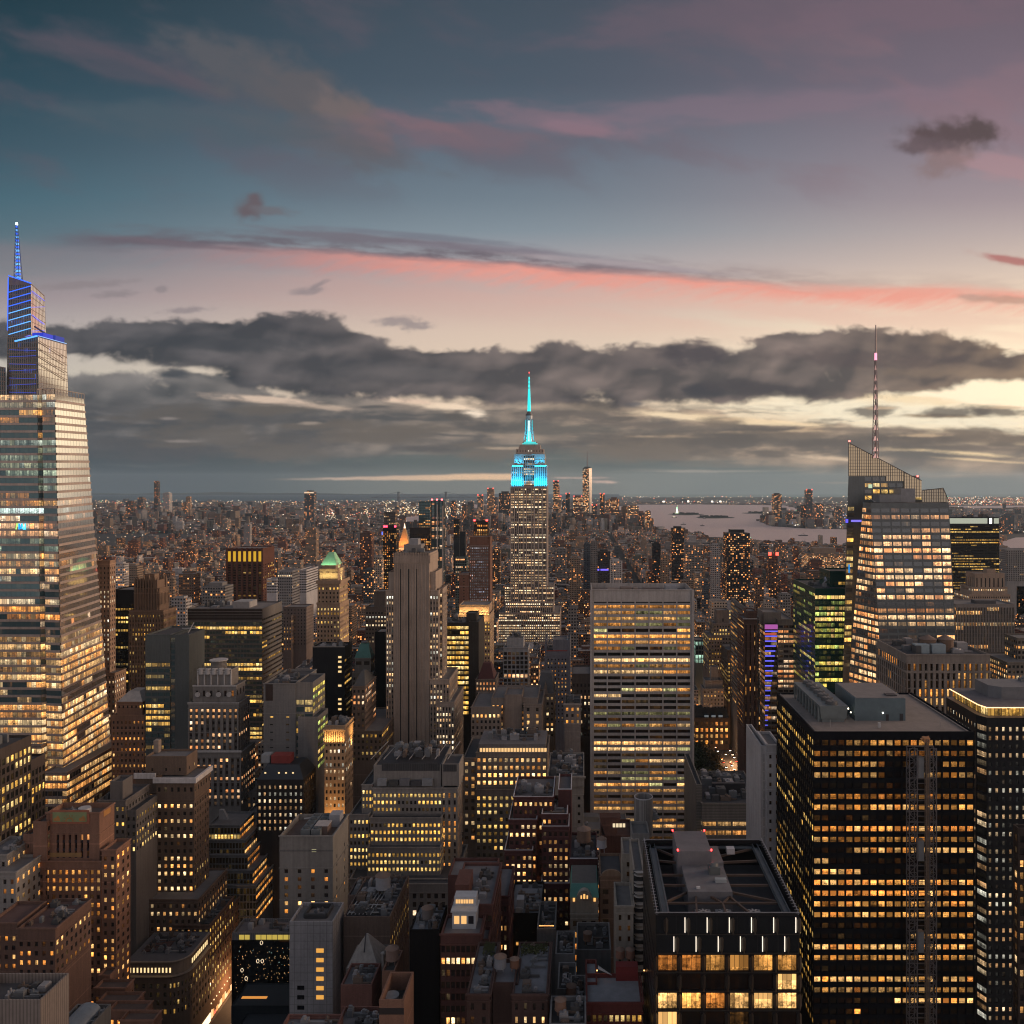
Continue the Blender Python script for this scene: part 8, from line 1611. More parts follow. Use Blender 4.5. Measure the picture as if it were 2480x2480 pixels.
b = B('brick block with rooftop clutter left of the ornate brick tower', 'apartment building', 'brick_building'); Y = 300; w_ = wall((.11, .065, .05), .85, 'brick'); s_ = style(bay=2.6, fl=3.3, ww=.45, wh=.5, lit=.45, pf=.8, pal='amber', br=1.0, top=4); R = b.box(42, 134, 2248, Y, 22, w_, s_, s_, lo=2380, roof=(.08, .045, .04)); b.gear(R, 7, .7); b.box(-30, 42, 2235, Y+3, 16, w_, s_, s_, lo=2400); b.done()
b = B('pale concrete block with lit penthouse windows at the left edge', 'office building', 'office_building'); Y = 330; w_ = wall((.19, .18, .17), .85); s_ = style(bay=3, fl=3.7, ww=.42, wh=.5, lit=.3, pal='amber', br=1.2, top=2); R = b.box(-50, 38, 2112, Y, 16, w_, s_, s_, lo=2220); b.box(-50, 16, 2070, Y+7, 18, w_, s_, s_, zb=0, lo=2130); b.gear((R[1]-14, R[1]-6, Y+9, Y+24, wz(2070, Y+7)), 7, .8); b.done()
b = B('ribbed grey metal box building in the bottom left corner', 'building', 'metal_building'); Y = 215; R = b.box(-80, 98, 2422, Y, 12, wall((.19, .165, .15), .7, 'rib'), None, None, roof=(.06, .06, .065), par=2.5); b.gear((R[0]+6, R[1]-1, Y+2, Y+11, R[4]), 8, .7); b.done()
b = B('low glass roofed hall with curved vault beside the ribbed metal box, bottom left', 'building', 'vaulted_hall'); Y = 236; R = b.box(120, 206, 2500, Y, 13, wall((.1, .1, .1), .8), None, None, roof=(.09, .1, .1)); m = b.part('vault', plain((.13, .16, .19), .4)); n = 12; x0_, x1_ = R[0]+1, R[0]+7.5
for i in range(n):
    a, a2 = math.pi*i/n, math.pi*(i+1)/n; f_ = lambda t: ((x0_+x1_)/2-(x1_-x0_)/2*math.cos(t), R[4]+2.2*math.sin(t)); (xa, za), (xc, zc_) = f_(a), f_(a2); m.quad((xa, Y+2, za), (xc, Y+2, zc_), (xc, Y+12, zc_), (xa, Y+12, za))
b.gear((R[0]+8, R[1]-1, Y+3, Y+12, R[4]), 5, .6); b.done()
b = B('brown block with bright lit column of windows and a domed grey roof, left', 'apartment tower', 'brick_tower'); Y = 560; w_ = wall((.16, .09, .06), .85, 'brick'); s_ = style(bay=2.6, fl=3.6, ww=.42, wh=.5, lit=.55, pf=.8, pal='amber', br=1.1, top=3); R = b.box(270, 350, 1732, Y, 30, w_, s_, s_, lo=1900); R = b.box(283, 345, 1700, Y+4, 22, wall((.22, .2, .19), .8), style(bay=3, fl=3.6, ww=.4, wh=.5, lit=.3, pal='gold'), zb=60, lo=1730); b.part('grey_dome', plain((.3, .3, .3), .7)).frustum([(R[0], Y+4, R[4]+1), (R[1], Y+4, R[4]+1), (R[1], Y+26, R[4]+1), (R[0], Y+26, R[4]+1)], [(R[0]+5, Y+10, R[4]+7), (R[1]-5, Y+10, R[4]+7), (R[1]-5, Y+20, R[4]+7), (R[0]+5, Y+20, R[4]+7)]); b.done()
b = B('grey mid block with mechanical penthouses behind the ornate brick tower', 'office building', 'office_building'); Y = 400; w_ = wall((.12, .11, .105), .85); s_ = style(bay=2.6, fl=3.6, ww=.45, wh=.5, lit=.5, pal='gold', br=.9, top=2.4); R = b.box(236, 304, 1938, Y, 22, w_, s_, s_, lo=2080, roof=ROOFD); b.block(R[1]-9, R[1]-3, Y+3, Y+12, R[4], R[4]+9, wall((.17, .17, .17), .8), None, None); b.gear((R[0], R[1]-9, Y+2, Y+20, R[4]), 9, 1.1); b.box(304.5, 330, 1962, Y+1, 20, w_, s_, s_, lo=2080); b.done()

# ---------------------------------------------------------------- the rest of the city
def city_mat():
    m, nt, p = newmat('city_facade')
    a = node(nt, 'ShaderNodeAttribute', attribute_name='wallc'); w = node(nt, 'ShaderNodeAttribute', attribute_name='winp')
    sw_ = node(nt, 'ShaderNodeSeparateXYZ'); nt.links.new(w.outputs['Vector'], sw_.inputs[0]); bay, fl, lit = (S(nt, sw_.outputs[i]) for i in range(3)); br = S(nt, w.outputs['Alpha']); seed = S(nt, a.outputs['Alpha'])
    uv = node(nt, 'ShaderNodeUVMap'); su = node(nt, 'ShaderNodeSeparateXYZ'); nt.links.new(uv.outputs[0], su.inputs[0]); U, V_ = S(nt, su.outputs[0]), S(nt, su.outputs[1])
    on = bay.gt(.1); cu = U/bay.mx(.2); cv = V_/fl.mx(.2); fu, fv = cu.fr(), cv.fr()
    mask = fu.gt(.2)*fu.lt(.8)*fv.gt(.26)*fv.lt(.78)*on
    wn = node(nt, 'ShaderNodeTexWhiteNoise', noise_dimensions='3D'); nt.links.new(vec(nt, cu.fl(), cv.fl(), seed*91.7), wn.inputs['Vector'])
    wf = node(nt, 'ShaderNodeTexWhiteNoise', noise_dimensions='2D'); nt.links.new(vec(nt, cv.fl(), seed*53.1, 0.0), wf.inputs['Vector'])
    f = S(nt, wf.outputs['Value']); r = S(nt, wn.outputs['Value']); litm = r.lt(lit*(f*1.5+.25))
    rc = node(nt, 'ShaderNodeSeparateColor'); nt.links.new(wn.outputs['Color'], rc.inputs[0]); r1, r2 = S(nt, rc.outputs[0]), S(nt, rc.outputs[1])
    col = ramp(nt, r1, [(0, (1, .30, .06, 1)), (.28, (1, .46, .16, 1)), (.6, (1, .66, .36, 1)), (.84, (.9, .85, .68, 1)), (.93, (.6, .85, .7, 1)), (.97, (1, .2, .12, 1)), (1, (.4, .65, 1, 1))])
    g = node(nt, 'ShaderNodeNewGeometry'); n1 = noise(nt, g.outputs['Position'], .12, 4, .6); k = (n1-.5)*.7+1.0
    bc = mixc(nt, mixc(nt, a.outputs['Color'], vec(nt, k, k, k), 1.0, 'MULTIPLY'), (.012, .013, .016, 1), mask)
    nt.links.new(bc, p.inputs['Base Color']); nt.links.new((1-mask*.75).k, p.inputs['Roughness'])
    nt.links.new(col, p.inputs['Emission Color']); nt.links.new((mask*litm*br*(r2*r2*2.3+.12)).k, p.inputs['Emission Strength']); return m
CM = city_mat()
class City:
    def __init__(s): s.v = []; s.f = []; s.uv = []; s.wc = []; s.wp = []
    def box(s, cx, cy, w, d, z0, z1, c, seed, win, rc, a=0.0):
        n = len(s.v); ca, sa = math.cos(a), math.sin(a)
        for z in (z0, z1):
            for ux, uy in ((-w/2, -d/2), (w/2, -d/2), (w/2, d/2), (-w/2, d/2)): s.v.append((cx+ux*ca-uy*sa, cy+ux*sa+uy*ca, z))
        for k, f in enumerate([(0, 1, 5, 4), (1, 2, 6, 5), (2, 3, 7, 6), (3, 0, 4, 7)]):
            s.f.append(tuple(n+i for i in f)); L = w if k % 2 == 0 else d; h = z1-z0; s.uv += [0, 0, L, 0, L, h, 0, h]; s.wc += [*c, seed+k*.13]; s.wp += list(win)
        s.f.append((n+4, n+5, n+6, n+7)); s.uv += [0]*8; s.wc += [*rc, seed]; s.wp += [0, 0, 0, 0]
    def mesh(s, nm, org=(0, 0, 0)):
        me = bpy.data.meshes.new(nm); me.from_pydata([(x-org[0], y-org[1], z-org[2]) for x, y, z in s.v], [], s.f)
        me.uv_layers.new(name='UVMap').data.foreach_set('uv', s.uv); me.attributes.new('wallc', 'FLOAT_COLOR', 'FACE').data.foreach_set('color', s.wc); me.attributes.new('winp', 'FLOAT_COLOR', 'FACE').data.foreach_set('color', s.wp)
        me.materials.append(CM); return me
WC = [('tan', (.24, .18, .13)), ('brown', (.13, .085, .06)), ('brick', (.14, .06, .045)), ('grey', (.17, .165, .16)), ('dark', (.04, .038, .04)), ('cream', (.32, .28, .23)), ('pale', (.30, .29, .285)), ('slate', (.07, .085, .10)), ('rust', (.11, .055, .04)), ('white', (.42, .41, .4)), ('olive', (.12, .12, .10)), ('black', (.018, .018, .022))]
RCS = [(.10, .10, .10), (.17, .165, .165), (.24, .23, .23), (.05, .05, .055), (.13, .11, .1)]
rng = random.Random(20)
def px_of(X, Y): return CX+X/Y*FPX
def py_of(z, Y): return HY+(EYE-z)/Y*FPX
def cap(px, Y):
    if Y < 450: p = 2230
    elif Y < 620: p = 1990
    elif Y < 760: p = 1790
    elif Y < 950: p = 1590
    elif Y < 1400: p = 1455
    else: p = 1330
    if 1190 < px < 1385: p = max(p, 1560 if Y < 1340 else 0)
    if 1660 < px < 1870 and Y < 1000: p = max(p, 1960 if Y < 830 else 1640)
    if 850 < px < 940 and Y < 900: p = max(p, 1800)
    if px < 1000 and Y < 470: p = 2700
    return EYE-(p-HY)/FPX*Y
def free(x0, x1, y0, y1, g=2.0): return not any(x0 < f[1]+g and x1 > f[0]-g and y0 < f[3]+g and y1 > f[2]-g for f in FOOT)
recs = []       # x0, x1, y0, y1, z, colour, style, roof kind
avs = [-1900, -1640, -1380, -1120, -900, -720, -560, -430, -300, -156, 143, 420, 690, 960, 1230, 1500, 1780, 2060]
for k in range(3, 58):
    ys = 30+k*80+8; half = 31
    for row in (0, 1):
        y0 = ys+row*half; y1 = y0+half-1.5
        for a, c in zip(avs, avs[1:]):
            x = a+16+(0 if a not in (-156, 143) else 2)
            while x < c-20:
                w = rng.choice((8, 11, 14, 18, 22, 28, 36)) if y0 < 2600 else rng.uniform(12, 40); w = min(w, c-17-x)
                if w < 6: break
                x0, x1 = x, x+w; x = x1+(.0 if rng.random() < .8 else 4)
                pc = px_of((x0+x1)/2, y0)
                if pc < -80 or pc > 2560: continue
                if any(pip((x0+x1)/2, y1, P) or pip((x0+x1)/2, y0, P) for P in WATER): continue
                if not free(x0, x1, y0, y1): continue
                r = rng.random()
                if y0 < 620: z = rng.uniform(18, 62)
                elif y0 < 1300: z = 24+50*r**1.6+(50 if rng.random() < .12 else 0)
                elif y0 < 2600: z = 14+34*r**1.5+(45*rng.random() if rng.random() < .10 else 0)
                else: z = 10+20*r**1.4+(45*rng.random() if rng.random() < .07 else 0)
                z = min(z, cap(pc, y0)*rng.uniform(.86, 1.0)) if y0 < 1500 else z
                if z < 8: continue
                ci = rng.choices(range(12), (16, 14, 14, 13, 9, 9, 8, 4, 8, 4, 4, 3))[0]
                dd = (y1-y0)*(1 if w < 22 else rng.uniform(.7, 1))
                if w*dd > 500 and rng.random() < .3: dd *= .8
                litp = rng.choice((.1, .16, .24, .35, .5))*(1 if y0 < 1800 else .5); recs.append([x0+.1, x1-.1, y0, y0+dd, z, ci, (rng.uniform(2.2, 3.6), rng.uniform(3.2, 3.9), litp, rng.uniform(.7, 1.5)), rng.randrange(5), rng.random()])
# distant boroughs: ungridded
rg2 = random.Random(31); Yv = 4680
while Yv < 13500:
    s_ = 40+(Yv-4680)*.0115; xa, xb = wx(-60, Yv), wx(2540, Yv); x = xa
    while x < xb:
        w = s_*rg2.uniform(.35, .95); X, Y_ = x+s_/2+rg2.uniform(-.2, .2)*s_, Yv+rg2.uniform(0, s_)
        x += s_
        pcx = px_of(X, Y_)
        if any(pip(X, Y_, P) for P in WATER) or rg2.random() < (.18 if Y_ < 9000 else .5): continue
        z = 8+16*rg2.random()**2+(rg2.uniform(20, 60) if rg2.random() < (.07 if Y_ < 8500 else .02) else 0)
        if 1130 < pcx < 1560 and 4700 < Y_ < 6400: z += rg2.uniform(0, 90)
        if 330 < pcx < 640 and 6500 < Y_ < 8000: z += rg2.uniform(0, 60)*(rg2.random() < .5)
        if 1860 < pcx < 2040 and 5200 < Y_ < 6500: z += rg2.uniform(0, 60)*(rg2.random() < .5)
        ci = rg2.randrange(12); recs.append([X-w/2, X+w/2, Y_, Y_+w*.8, z, ci, (rg2.uniform(5, 9), rg2.uniform(5, 8), rg2.choice((.02, .04, .07, .14)), rg2.uniform(.5, 1.2)), rg2.randrange(5), rg2.random()])
    Yv += s_
# skyline sweep: how much of each one shows past the nearer ones
NC = 620; sky = [2480.0]*NC
tops = [(f[2], f[0], f[1], f[3], z_, None) for f, z_ in TOPS]+[(r[2], r[0], r[1], r[3], r[4], i) for i, r in enumerate(recs)]
tops.sort(key=lambda t: t[0]); seen = {}
for Y0, X0, X1, Y1, z, i in tops:
    a, c = px_of(X0, Y0), px_of(X1, Y0); t = min(py_of(z, Y0), py_of(z, Y1)); n = 0
    for j in range(max(0, int(a/4)), min(NC, int(c/4)+1)):
        if t < sky[j]: n += min(sky[j]-t, py_of(0, Y0)-t); sky[j] = t
    if i is not None: seen[i] = n*4
order = sorted(seen, key=lambda i: -seen[i]); own = set(order[:255])
LANDM = [(150, 'the tapering glass tower'), (250, 'the tan brick slab'), (300, 'the black gold windowed slab'), (360, 'the gothic tower'), (440, 'the white blank wall'), (525, 'the art deco tower'), (595, 'the bronze crowned tower'), (690, 'the pale gridded tower'), (805, 'the green pyramid'), (880, 'the teal pyramid'), (940, 'the slim black tower'), (1000, 'the striped stone tower'), (1095, 'the yellow ribbon slab'), (1160, 'the checked tower'),
         (1250, 'the cyan crowned skyscraper'), (1350, 'the black hotel'), (1420, 'the ribbed slab left'), (1560, 'the ribbed slab middle'), (1690, 'the ribbed slab right'), (1740, 'the park grove'), (1815, 'the brown brick shaft'), (1880, 'the blue lit building'), (1960, 'the green glass tower'), (2150, 'the crystal tower'), (2350, 'the pale banded tower'), (2460, 'the right edge')]
names = {}
RK = ['with flat roof', 'with roof bulkhead', 'with water tank', 'with setback top', 'with roof boxes']
mass = City()
def fill(ct, r, org=None, extra=True):
    x0, x1, y0, y1, z, ci, win, rk, sd = r; c = WC[ci][1]; kk = .8+.4*sd; c = (c[0]*kk, c[1]*kk, c[2]*kk); rc = RCS[int(sd*97) % 5]; cx_, cy_ = (x0+x1)/2, (y0+y1)/2; w, d = x1-x0, y1-y0; a = 0.0 if y0 < 4600 else (sd-.5)*1.2
    if rk == 3 and z > 30: zs = z*(.6+.25*sd); ct.box(cx_, cy_, w, d, 0, zs, c, sd, win, rc, a); ct.box(cx_, cy_, w*.72, d*.72, zs, z, c, sd+.3, win, rc, a)
    else: ct.box(cx_, cy_, w, d, 0, z, c, sd, win, rc, a)
    return c, rc
def extras(r):
    x0, x1, y0, y1, z, ci, win, rk, sd = r; w, d = x1-x0, y1-y0; c = WC[ci][1]; out = []
    q = random.Random(int(sd*1e6))
    if rk in (1, 4, 2): out.append((x0+w*q.uniform(.25, .4), y0+d*q.uniform(.4, .7), w*.28, d*.25, z, z+q.uniform(2.2, 4.5)))
    if rk == 4: out.append((x0+w*.75, y0+d*.4, w*.25, d*.2, z, z+q.uniform(2, 4)))
    return out, q
for i, r in enumerate(recs):
    x0, x1, y0, y1, z, ci, win, rk, sd = r; NWn = (0, 0, 0, 0)
    if i not in own:
        c, rc = fill(mass, r)
        if y0 < 4600:
            for b_ in extras(r)[0]: mass.box(*b_, c, sd, NWn, rc)
            if y0 < 2200:   # parapets and small roof clutter
                q = random.Random(i)
                for _ in range(2): mass.box(q.uniform(x0+1, x1-1), q.uniform(y0+1, y1-1), q.uniform(1, 3), q.uniform(1, 3), z, z+q.uniform(.8, 2), q.choice(RCS), sd, NWn, q.choice(RCS))
        continue
    ct = City(); c, rc = fill(ct, r); org = ((x0+x1)/2, (y0+y1)/2, 0)
    root = link('city_building', None, None, org); link('wall', ct.mesh('wall', org), root)
    ex, q = extras(r)
    for b_ in ex: e_ = City(); e_.box(*b_, c, sd, NWn, rc); link('bulkhead', e_.mesh('bulkhead', org), root)
    m = MB(); t = .35; hh = 1.0; zt = z if not (rk == 3 and z > 30) else z
    sw2 = (.72 if rk == 3 and z > 30 else 1); mx0, mx1, my0, my1 = org[0]-(x1-x0)/2*sw2, org[0]+(x1-x0)/2*sw2, org[1]-(y1-y0)/2*sw2, org[1]+(y1-y0)/2*sw2
    if y0 < 4600:
        m.box(mx0, mx1, my0, my0+t, z, z+hh, False); m.box(mx0, mx1, my1-t, my1, z, z+hh, False); m.box(mx0, mx0+t, my0+t, my1-t, z, z+hh, False); m.box(mx1-t, mx1, my0+t, my1-t, z, z+hh, False)
        link('parapet', mkmesh('parapet', m, wall(c, .85)), root, (-org[0]+org[0], 0, 0)).data.transform(Matrix.Translation((-org[0], -org[1], 0)))
        if rk == 2:
            m = MB(); tx, ty = (x0+x1)/2+q.uniform(-2, 2), (y0+y1)/2; m.cyl(tx, ty, z+2.5, z+6, 1.7, 1.6, 12); m.cyl(tx, ty, z+6, z+7.2, 1.8, .1, 12)
            for a in range(4): m.beam((tx+1.2*math.cos(a*1.57+.7), ty+1.2*math.sin(a*1.57+.7), z), (tx+1.2*math.cos(a*1.57+.7), ty+1.2*math.sin(a*1.57+.7), z+2.5), .25)
            link('water_tank', mkmesh('water_tank', m, plain((.12, .08, .06), .9), org), root)
        for k in range(3):
            m = MB(); u, v = q.uniform(mx0+1.2, mx1-2), q.uniform(my0+1.2, my1-2); m.box(u, u+q.uniform(.8, 2.6), v, v+q.uniform(.8, 2.6), z, z+q.uniform(.6, 1.8), False); link('roof_unit', mkmesh('roof_unit', m, plain(((.2, .21, .22), (.07, .07, .08), (.3, .3, .3))[k], .6), org), root)
    pc = px_of((x0+x1)/2, y0); W, H = x1-x0, z; lm = min(LANDM, key=lambda t_: abs(t_[0]-pc)); dist = 'near' if y0 < 500 else 'mid-distance' if y0 < 1000 else 'far' if y0 < 2500 else 'very distant'
    szw = 'slender' if W < 12 else 'narrow' if W < 19 else 'broad' if W < 30 else 'wide'; szh = 'low' if H < 26 else 'midrise' if H < 48 else 'tall' if H < 80 else 'towering'
    side = 'right of' if pc > lm[0]+18 else 'left of' if pc < lm[0]-18 else 'beside'
    lab = f"{dist} {szh} {szw} {WC[ci][0]} building {RK[rk]} {side} {lm[1]}"
    names.setdefault(lab, []).append(root); root['_y'] = y0
    tag(root, lab, 'building', 'ordinary buildings filling the city blocks')
for lab, L in names.items():
    if len(L) > 1:
        L.sort(key=lambda o: o['_y'])
        for o, wd in zip(L, ('front', 'second', 'third', 'fourth', 'fifth', 'sixth', 'seventh', 'eighth', 'ninth', 'tenth')): o['label'] = wd+' '+lab.replace(' with a ', ' with ').replace('mid-distance', 'mid distance')
for L in names.values():
    for o in L: del o['_y']
tag(link('city_blocks', mass.mesh('city_blocks')), 'dense mass of small lit buildings filling the city to the horizon', 'city blocks', None, 'stuff')

# towers one can pick out far away: pixels of left, right, top; distance; colour; window style; label
FAR = [(1340, 1353, 1166, 5600, 4, .75, 'far downtown tower with four red lamps, right of the cyan crown'), (1352.5, 1359, 1203, 5500, 0, .6, 'narrow tan lit tower beside the red lamped downtown tower'), (1361, 1369, 1212, 5700, 7, .3, 'slate downtown slab between lit towers'), (1370, 1380, 1196, 5900, 11, .2, 'black narrow downtown tower left of the spired tower'),
       (1388, 1411, 1203, 5650, 8, .85, 'wide brightly lit downtown block touching the spired tower'), (1433, 1446, 1224, 5600, 7, .4, 'low dark downtown block right of the spired tower'), (1446, 1453, 1222, 5400, 9, .03, 'white unlit sliver of a tower downtown'), (1453, 1464, 1197, 5300, 11, .4, 'black downtown tower right of the white sliver'), (1466, 1477, 1213, 5650, 1, .5, 'brown downtown block behind the orange lit block'),
       (1475, 1500, 1208, 5250, 8, .8, 'orange lit downtown block near the water'), (1505, 1522, 1227, 5200, 1, .4, 'brown twin block left of the pink lit block'), (1520, 1547, 1226, 5100, 0, .85, 'pink lit broad block at the water edge'), (1547, 1559, 1244, 5000, 4, .4, 'dark low block at the end of the pink lit block'), (1563, 1576, 1238, 4900, 1, .8, 'last lit tower standing before the harbour'), (1575, 1583, 1256, 4850, 1, .5, 'small stepped tower at the shore edge'),
       (1133, 1147, 1216, 5300, 7, .4, 'slate downtown tower left of the gothic topped one'), (1156, 1170, 1200, 5200, 3, .5, 'grey downtown tower with reddish lights, left of the cyan crown'), (1180, 1196, 1184, 5500, 0, .5, 'tall tan downtown tower left of the cyan crown'), (1208, 1237, 1194, 5300, 4, .4, 'dark square downtown block left of the cyan crown'), (1196, 1206, 1205, 5000, 3, .5, 'narrow grey downtown tower'), (1092, 1104, 1214, 5400, 7, .35, 'pair like dark tower above the river reach'), (1118, 1130, 1222, 5000, 1, .4, 'brown tower left of downtown'),
       (1873, 1893, 1197, 5750, 4, .7, 'glass tower across the harbour with lit storeys'), (1952, 1968, 1187, 5800, 7, .2, 'tallest slim tower across the harbour with two red lamps'), (1940, 1952, 1224, 5700, 11, .2, 'black block left of the tallest harbour tower'), (1973, 1995, 1221, 5600, 7, .4, 'round topped block right of the tallest harbour tower'), (1905, 1920, 1240, 5600, 4, .4, 'low dark block on the far shore'), (2434, 2456, 1248, 4700, 7, .3, 'far tower near the right edge with blue lights'), (2024, 2040, 1230, 5500, 7, .5, 'far shore block touching the crystal tower'),
       (373, 383, 1166, 7300, 4, .25, 'tallest slim dark tower on the left horizon under construction'), (394, 410, 1194, 7200, 9, .1, 'pale far slab right of the slim dark tower'), (333, 347, 1205, 7000, 7, .3, 'far tower with violet top light'), (450, 460, 1203, 7100, 0, .4, 'far tan tower among borough lights'), (737, 760, 1191, 5000, 7, .3, 'isolated slate tower with glowing flat top, left of centre'), (440, 452, 1218, 6900, 1, .4, 'far brown tower left of the isolated slate tower'), (304, 322, 1215, 6900, 4, .3, 'far dark block beside the tapering glass tower'),
       (1627, 1657, 1279, 2000, 11, .4, 'black apartment tower with amber rooms before the harbour'), (1580, 1600, 1315, 2050, 11, .15, 'dark narrow slab left of the black apartment tower'), (1601, 1621, 1345, 1700, 0, .2, 'tan small tower left of the black apartment tower'), (1660, 1702, 1320, 1800, 3, .4, 'grey pale topped tower right of the black apartment tower'), (1722, 1744, 1319, 1500, 6, .12, 'pale vertical striped tower above the park'), (1760, 1816, 1291, 1500, 11, .55, 'wide dark residential tower with many amber windows'),
       (1413, 1430, 1316, 1700, 7, .05, 'blue grey slab left of the concrete stair tower'), (1430, 1447, 1312, 1650, 3, .0, 'windowless concrete stair tower above the ribbed slab'), (1447, 1478, 1335, 1680, 4, .15, 'dark wing right of the concrete stair tower'), (1478, 1506, 1358, 1500, 9, .4, 'white framed hall with lit floors above the ribbed slab'), (1488, 1498, 1322, 2300, 7, .1, 'teal narrow block behind the white framed hall'), (1700, 1716, 1405, 1350, 7, .45, 'slate glass block with amber rooms right of the ribbed slab'),
       (1955, 2046, 1341, 2300, 0, .85, 'long low factory block with rows of lit windows near the crystal tower'), (1862, 1884, 1345, 1900, 8, .3, 'rust coloured tower behind the violet crown'), (1830, 1850, 1400, 1300, 1, .3, 'brown tower behind the brown brick shaft'), (1890, 1915, 1440, 1100, 3, .2, 'grey rooftops block behind the violet crown'), (2378, 2400, 1310, 2600, 6, .2, 'pale block right of the banded tower'), (2405, 2432, 1420, 1700, 8, .35, 'rust block right of the stepped masonry tower'), (2462, 2500, 1420, 1500, 2, .3, 'brick block at the right edge below the striped apartments'),
       (275, 300, 1365, 1250, 9, .5, 'white horizontal banded tower beside the tan slab'), (300, 332, 1370, 1350, 0, .15, 'tan stepped tower behind the gothic tower'), (433, 470, 1390, 1300, 1, .25, 'brown apartment block behind the broad slab'), (405, 420, 1400, 1150, 0, .2, 'tan slab right of the gothic crown'), (415, 450, 1450, 950, 6, .15, 'pale stepped block behind the white blank wall'), (490, 545, 1420, 1050, 3, .2, 'grey block left of the bronze tower'), (740, 765, 1280, 2600, 0, .2, 'tan far slab above the green pyramid'), (590, 605, 1270, 3000, 6, .1, 'pale far slab left of centre'),
       (880, 905, 1380, 1500, 7, .5, 'slate glass tower left of the slim black tower'), (905, 925, 1350, 1450, 5, .5, 'cream tower with peach windows beside the slim black tower'), (872, 900, 1290, 2100, 8, .2, 'rust tower with pinkish roof lights above the teal pyramid'), (1345, 1372, 1330, 1900, 3, .3, 'grey block right of the cyan skyscraper shaft'), (1380, 1405, 1350, 1600, 0, .35, 'tan block between the cyan skyscraper and ribbed slab'), (1376, 1400, 1470, 1000, 3, .2, 'grey piers block right of the cyan skyscraper base'), (1193, 1212, 1330, 2000, 1, .4, 'brown block between checked tower and cyan skyscraper')]
for n_, (a, c, yt, Y_, ci, lt_, lab) in enumerate(FAR):
    sd = (n_*.37) % 1; X0, X1 = wx(a, Y_), wx(c, Y_); z = wz(yt, Y_); D = min(60, (X1-X0)*.9); org = ((X0+X1)/2, Y_+D/2, 0); big = Y_ > 4000
    ct = City(); ct.box(org[0], org[1], X1-X0, D, 0, z, WC[ci][1], sd, ((7 if big else 3.2), (6 if big else 3.7), lt_*.6, 1.5 if big else 1.1), RCS[n_ % 5])
    root = link('distant_tower', None, None, org); link('wall', ct.mesh('wall', org), root)
    e_ = City(); e_.box(org[0], org[1], (X1-X0)*.6, D*.6, z, z+(X1-X0)*.14, WC[ci][1], sd, (0, 0, 0, 0), RCS[(n_+1) % 5]); link('roof_block', e_.mesh('roof_block', org), root)
    if 'red' in lab or 'lamps' in lab or n_ in (7, 17):
        for q in (.1, .9): m = MB(); m.box(X0+(X1-X0)*q-3, X0+(X1-X0)*q+3, Y_-3, Y_, z, z+7); link('beacon', mkmesh('beacon', m, emit((1, .1, .06), 3, 'beacon'), org), root)
    if n_ == 33: m = MB(); m.box(X0, X1, Y_-2, Y_-.5, z-9, z-1); link('light_band', mkmesh('light_band', m, emit((1, .7, .45), .9, 'tb'), org), root)
    if n_ == 0: m = MB(); m.box(X1, X1+8, Y_+4, Y_+D, 0, z-28); link('side_wall', mkmesh('side_wall', m, plain((.6, .42, .34), .5), org), root)
    if n_ == 44: m = MB(); m.box(wx(1431, Y_), wx(1451, Y_), Y_-16, Y_-15, wz(1380, Y_), wz(1376, Y_)); m.box(wx(1454, Y_), wx(1473, Y_), Y_-16, Y_-15, wz(1380, Y_), wz(1376, Y_)); link('violet_sign', mkmesh('violet_sign', m, emit((.18, .13, .85), 1.3, 'vs'), org), root)
    if n_ == 45:
        for k in range(5): m = MB(); xx = X0+(X1-X0)*k/4; m.box(xx-.7, xx+.7, Y_-2, Y_-.5, 0, z); link('frame_post', mkmesh('frame_post', m, plain((.5, .47, .45), .7), org), root)
    tag(root, lab, 'tower')
# the spired downtown tower
b = Bld('spired_tower', 'far tallest downtown tower with tapering facets, pale right side and thin spire', 'skyscraper'); Y = 5900; X0, X1 = wx(1411, Y), wx(1433.5, Y); z0, z1 = 0, wz(1134, Y); xm, D = (X0+X1)/2, 62
ct = City(); ct.box(xm-11, Y+D/2, X1-X0-22, D, 0, z1, (.05, .055, .06), .3, (6, 6, .55, 1.6), (.1, .1, .1)); b.part('wall', plain((.03, .035, .04), .3)).frustum([(X0, Y+.5, 0), (X1-22, Y+.5, 0), (X1, Y+38, 0), (X1, Y+D, 0), (X0, Y+D, 0)], [(X0+1, Y+.5, z1), (X1-22, Y+.5, z1), (X1, Y+38, z1), (X1, Y+D, z1), (X0+1, Y+D, z1)])
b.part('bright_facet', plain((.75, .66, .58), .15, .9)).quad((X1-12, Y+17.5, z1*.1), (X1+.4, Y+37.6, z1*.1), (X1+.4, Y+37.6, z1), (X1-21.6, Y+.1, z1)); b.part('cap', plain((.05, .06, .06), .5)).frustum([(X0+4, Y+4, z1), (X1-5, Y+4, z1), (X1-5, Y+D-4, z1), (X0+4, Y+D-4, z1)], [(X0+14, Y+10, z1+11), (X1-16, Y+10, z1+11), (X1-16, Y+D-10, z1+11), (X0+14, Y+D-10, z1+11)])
b.part('spire', plain((.2, .16, .17), .6)).cyl(xm, Y+30, z1+11, wz(1092, Y), 3.4, 1.0, 8); rt = b.done(); org = rt.location; link('facade', ct.mesh('facade', org), rt)
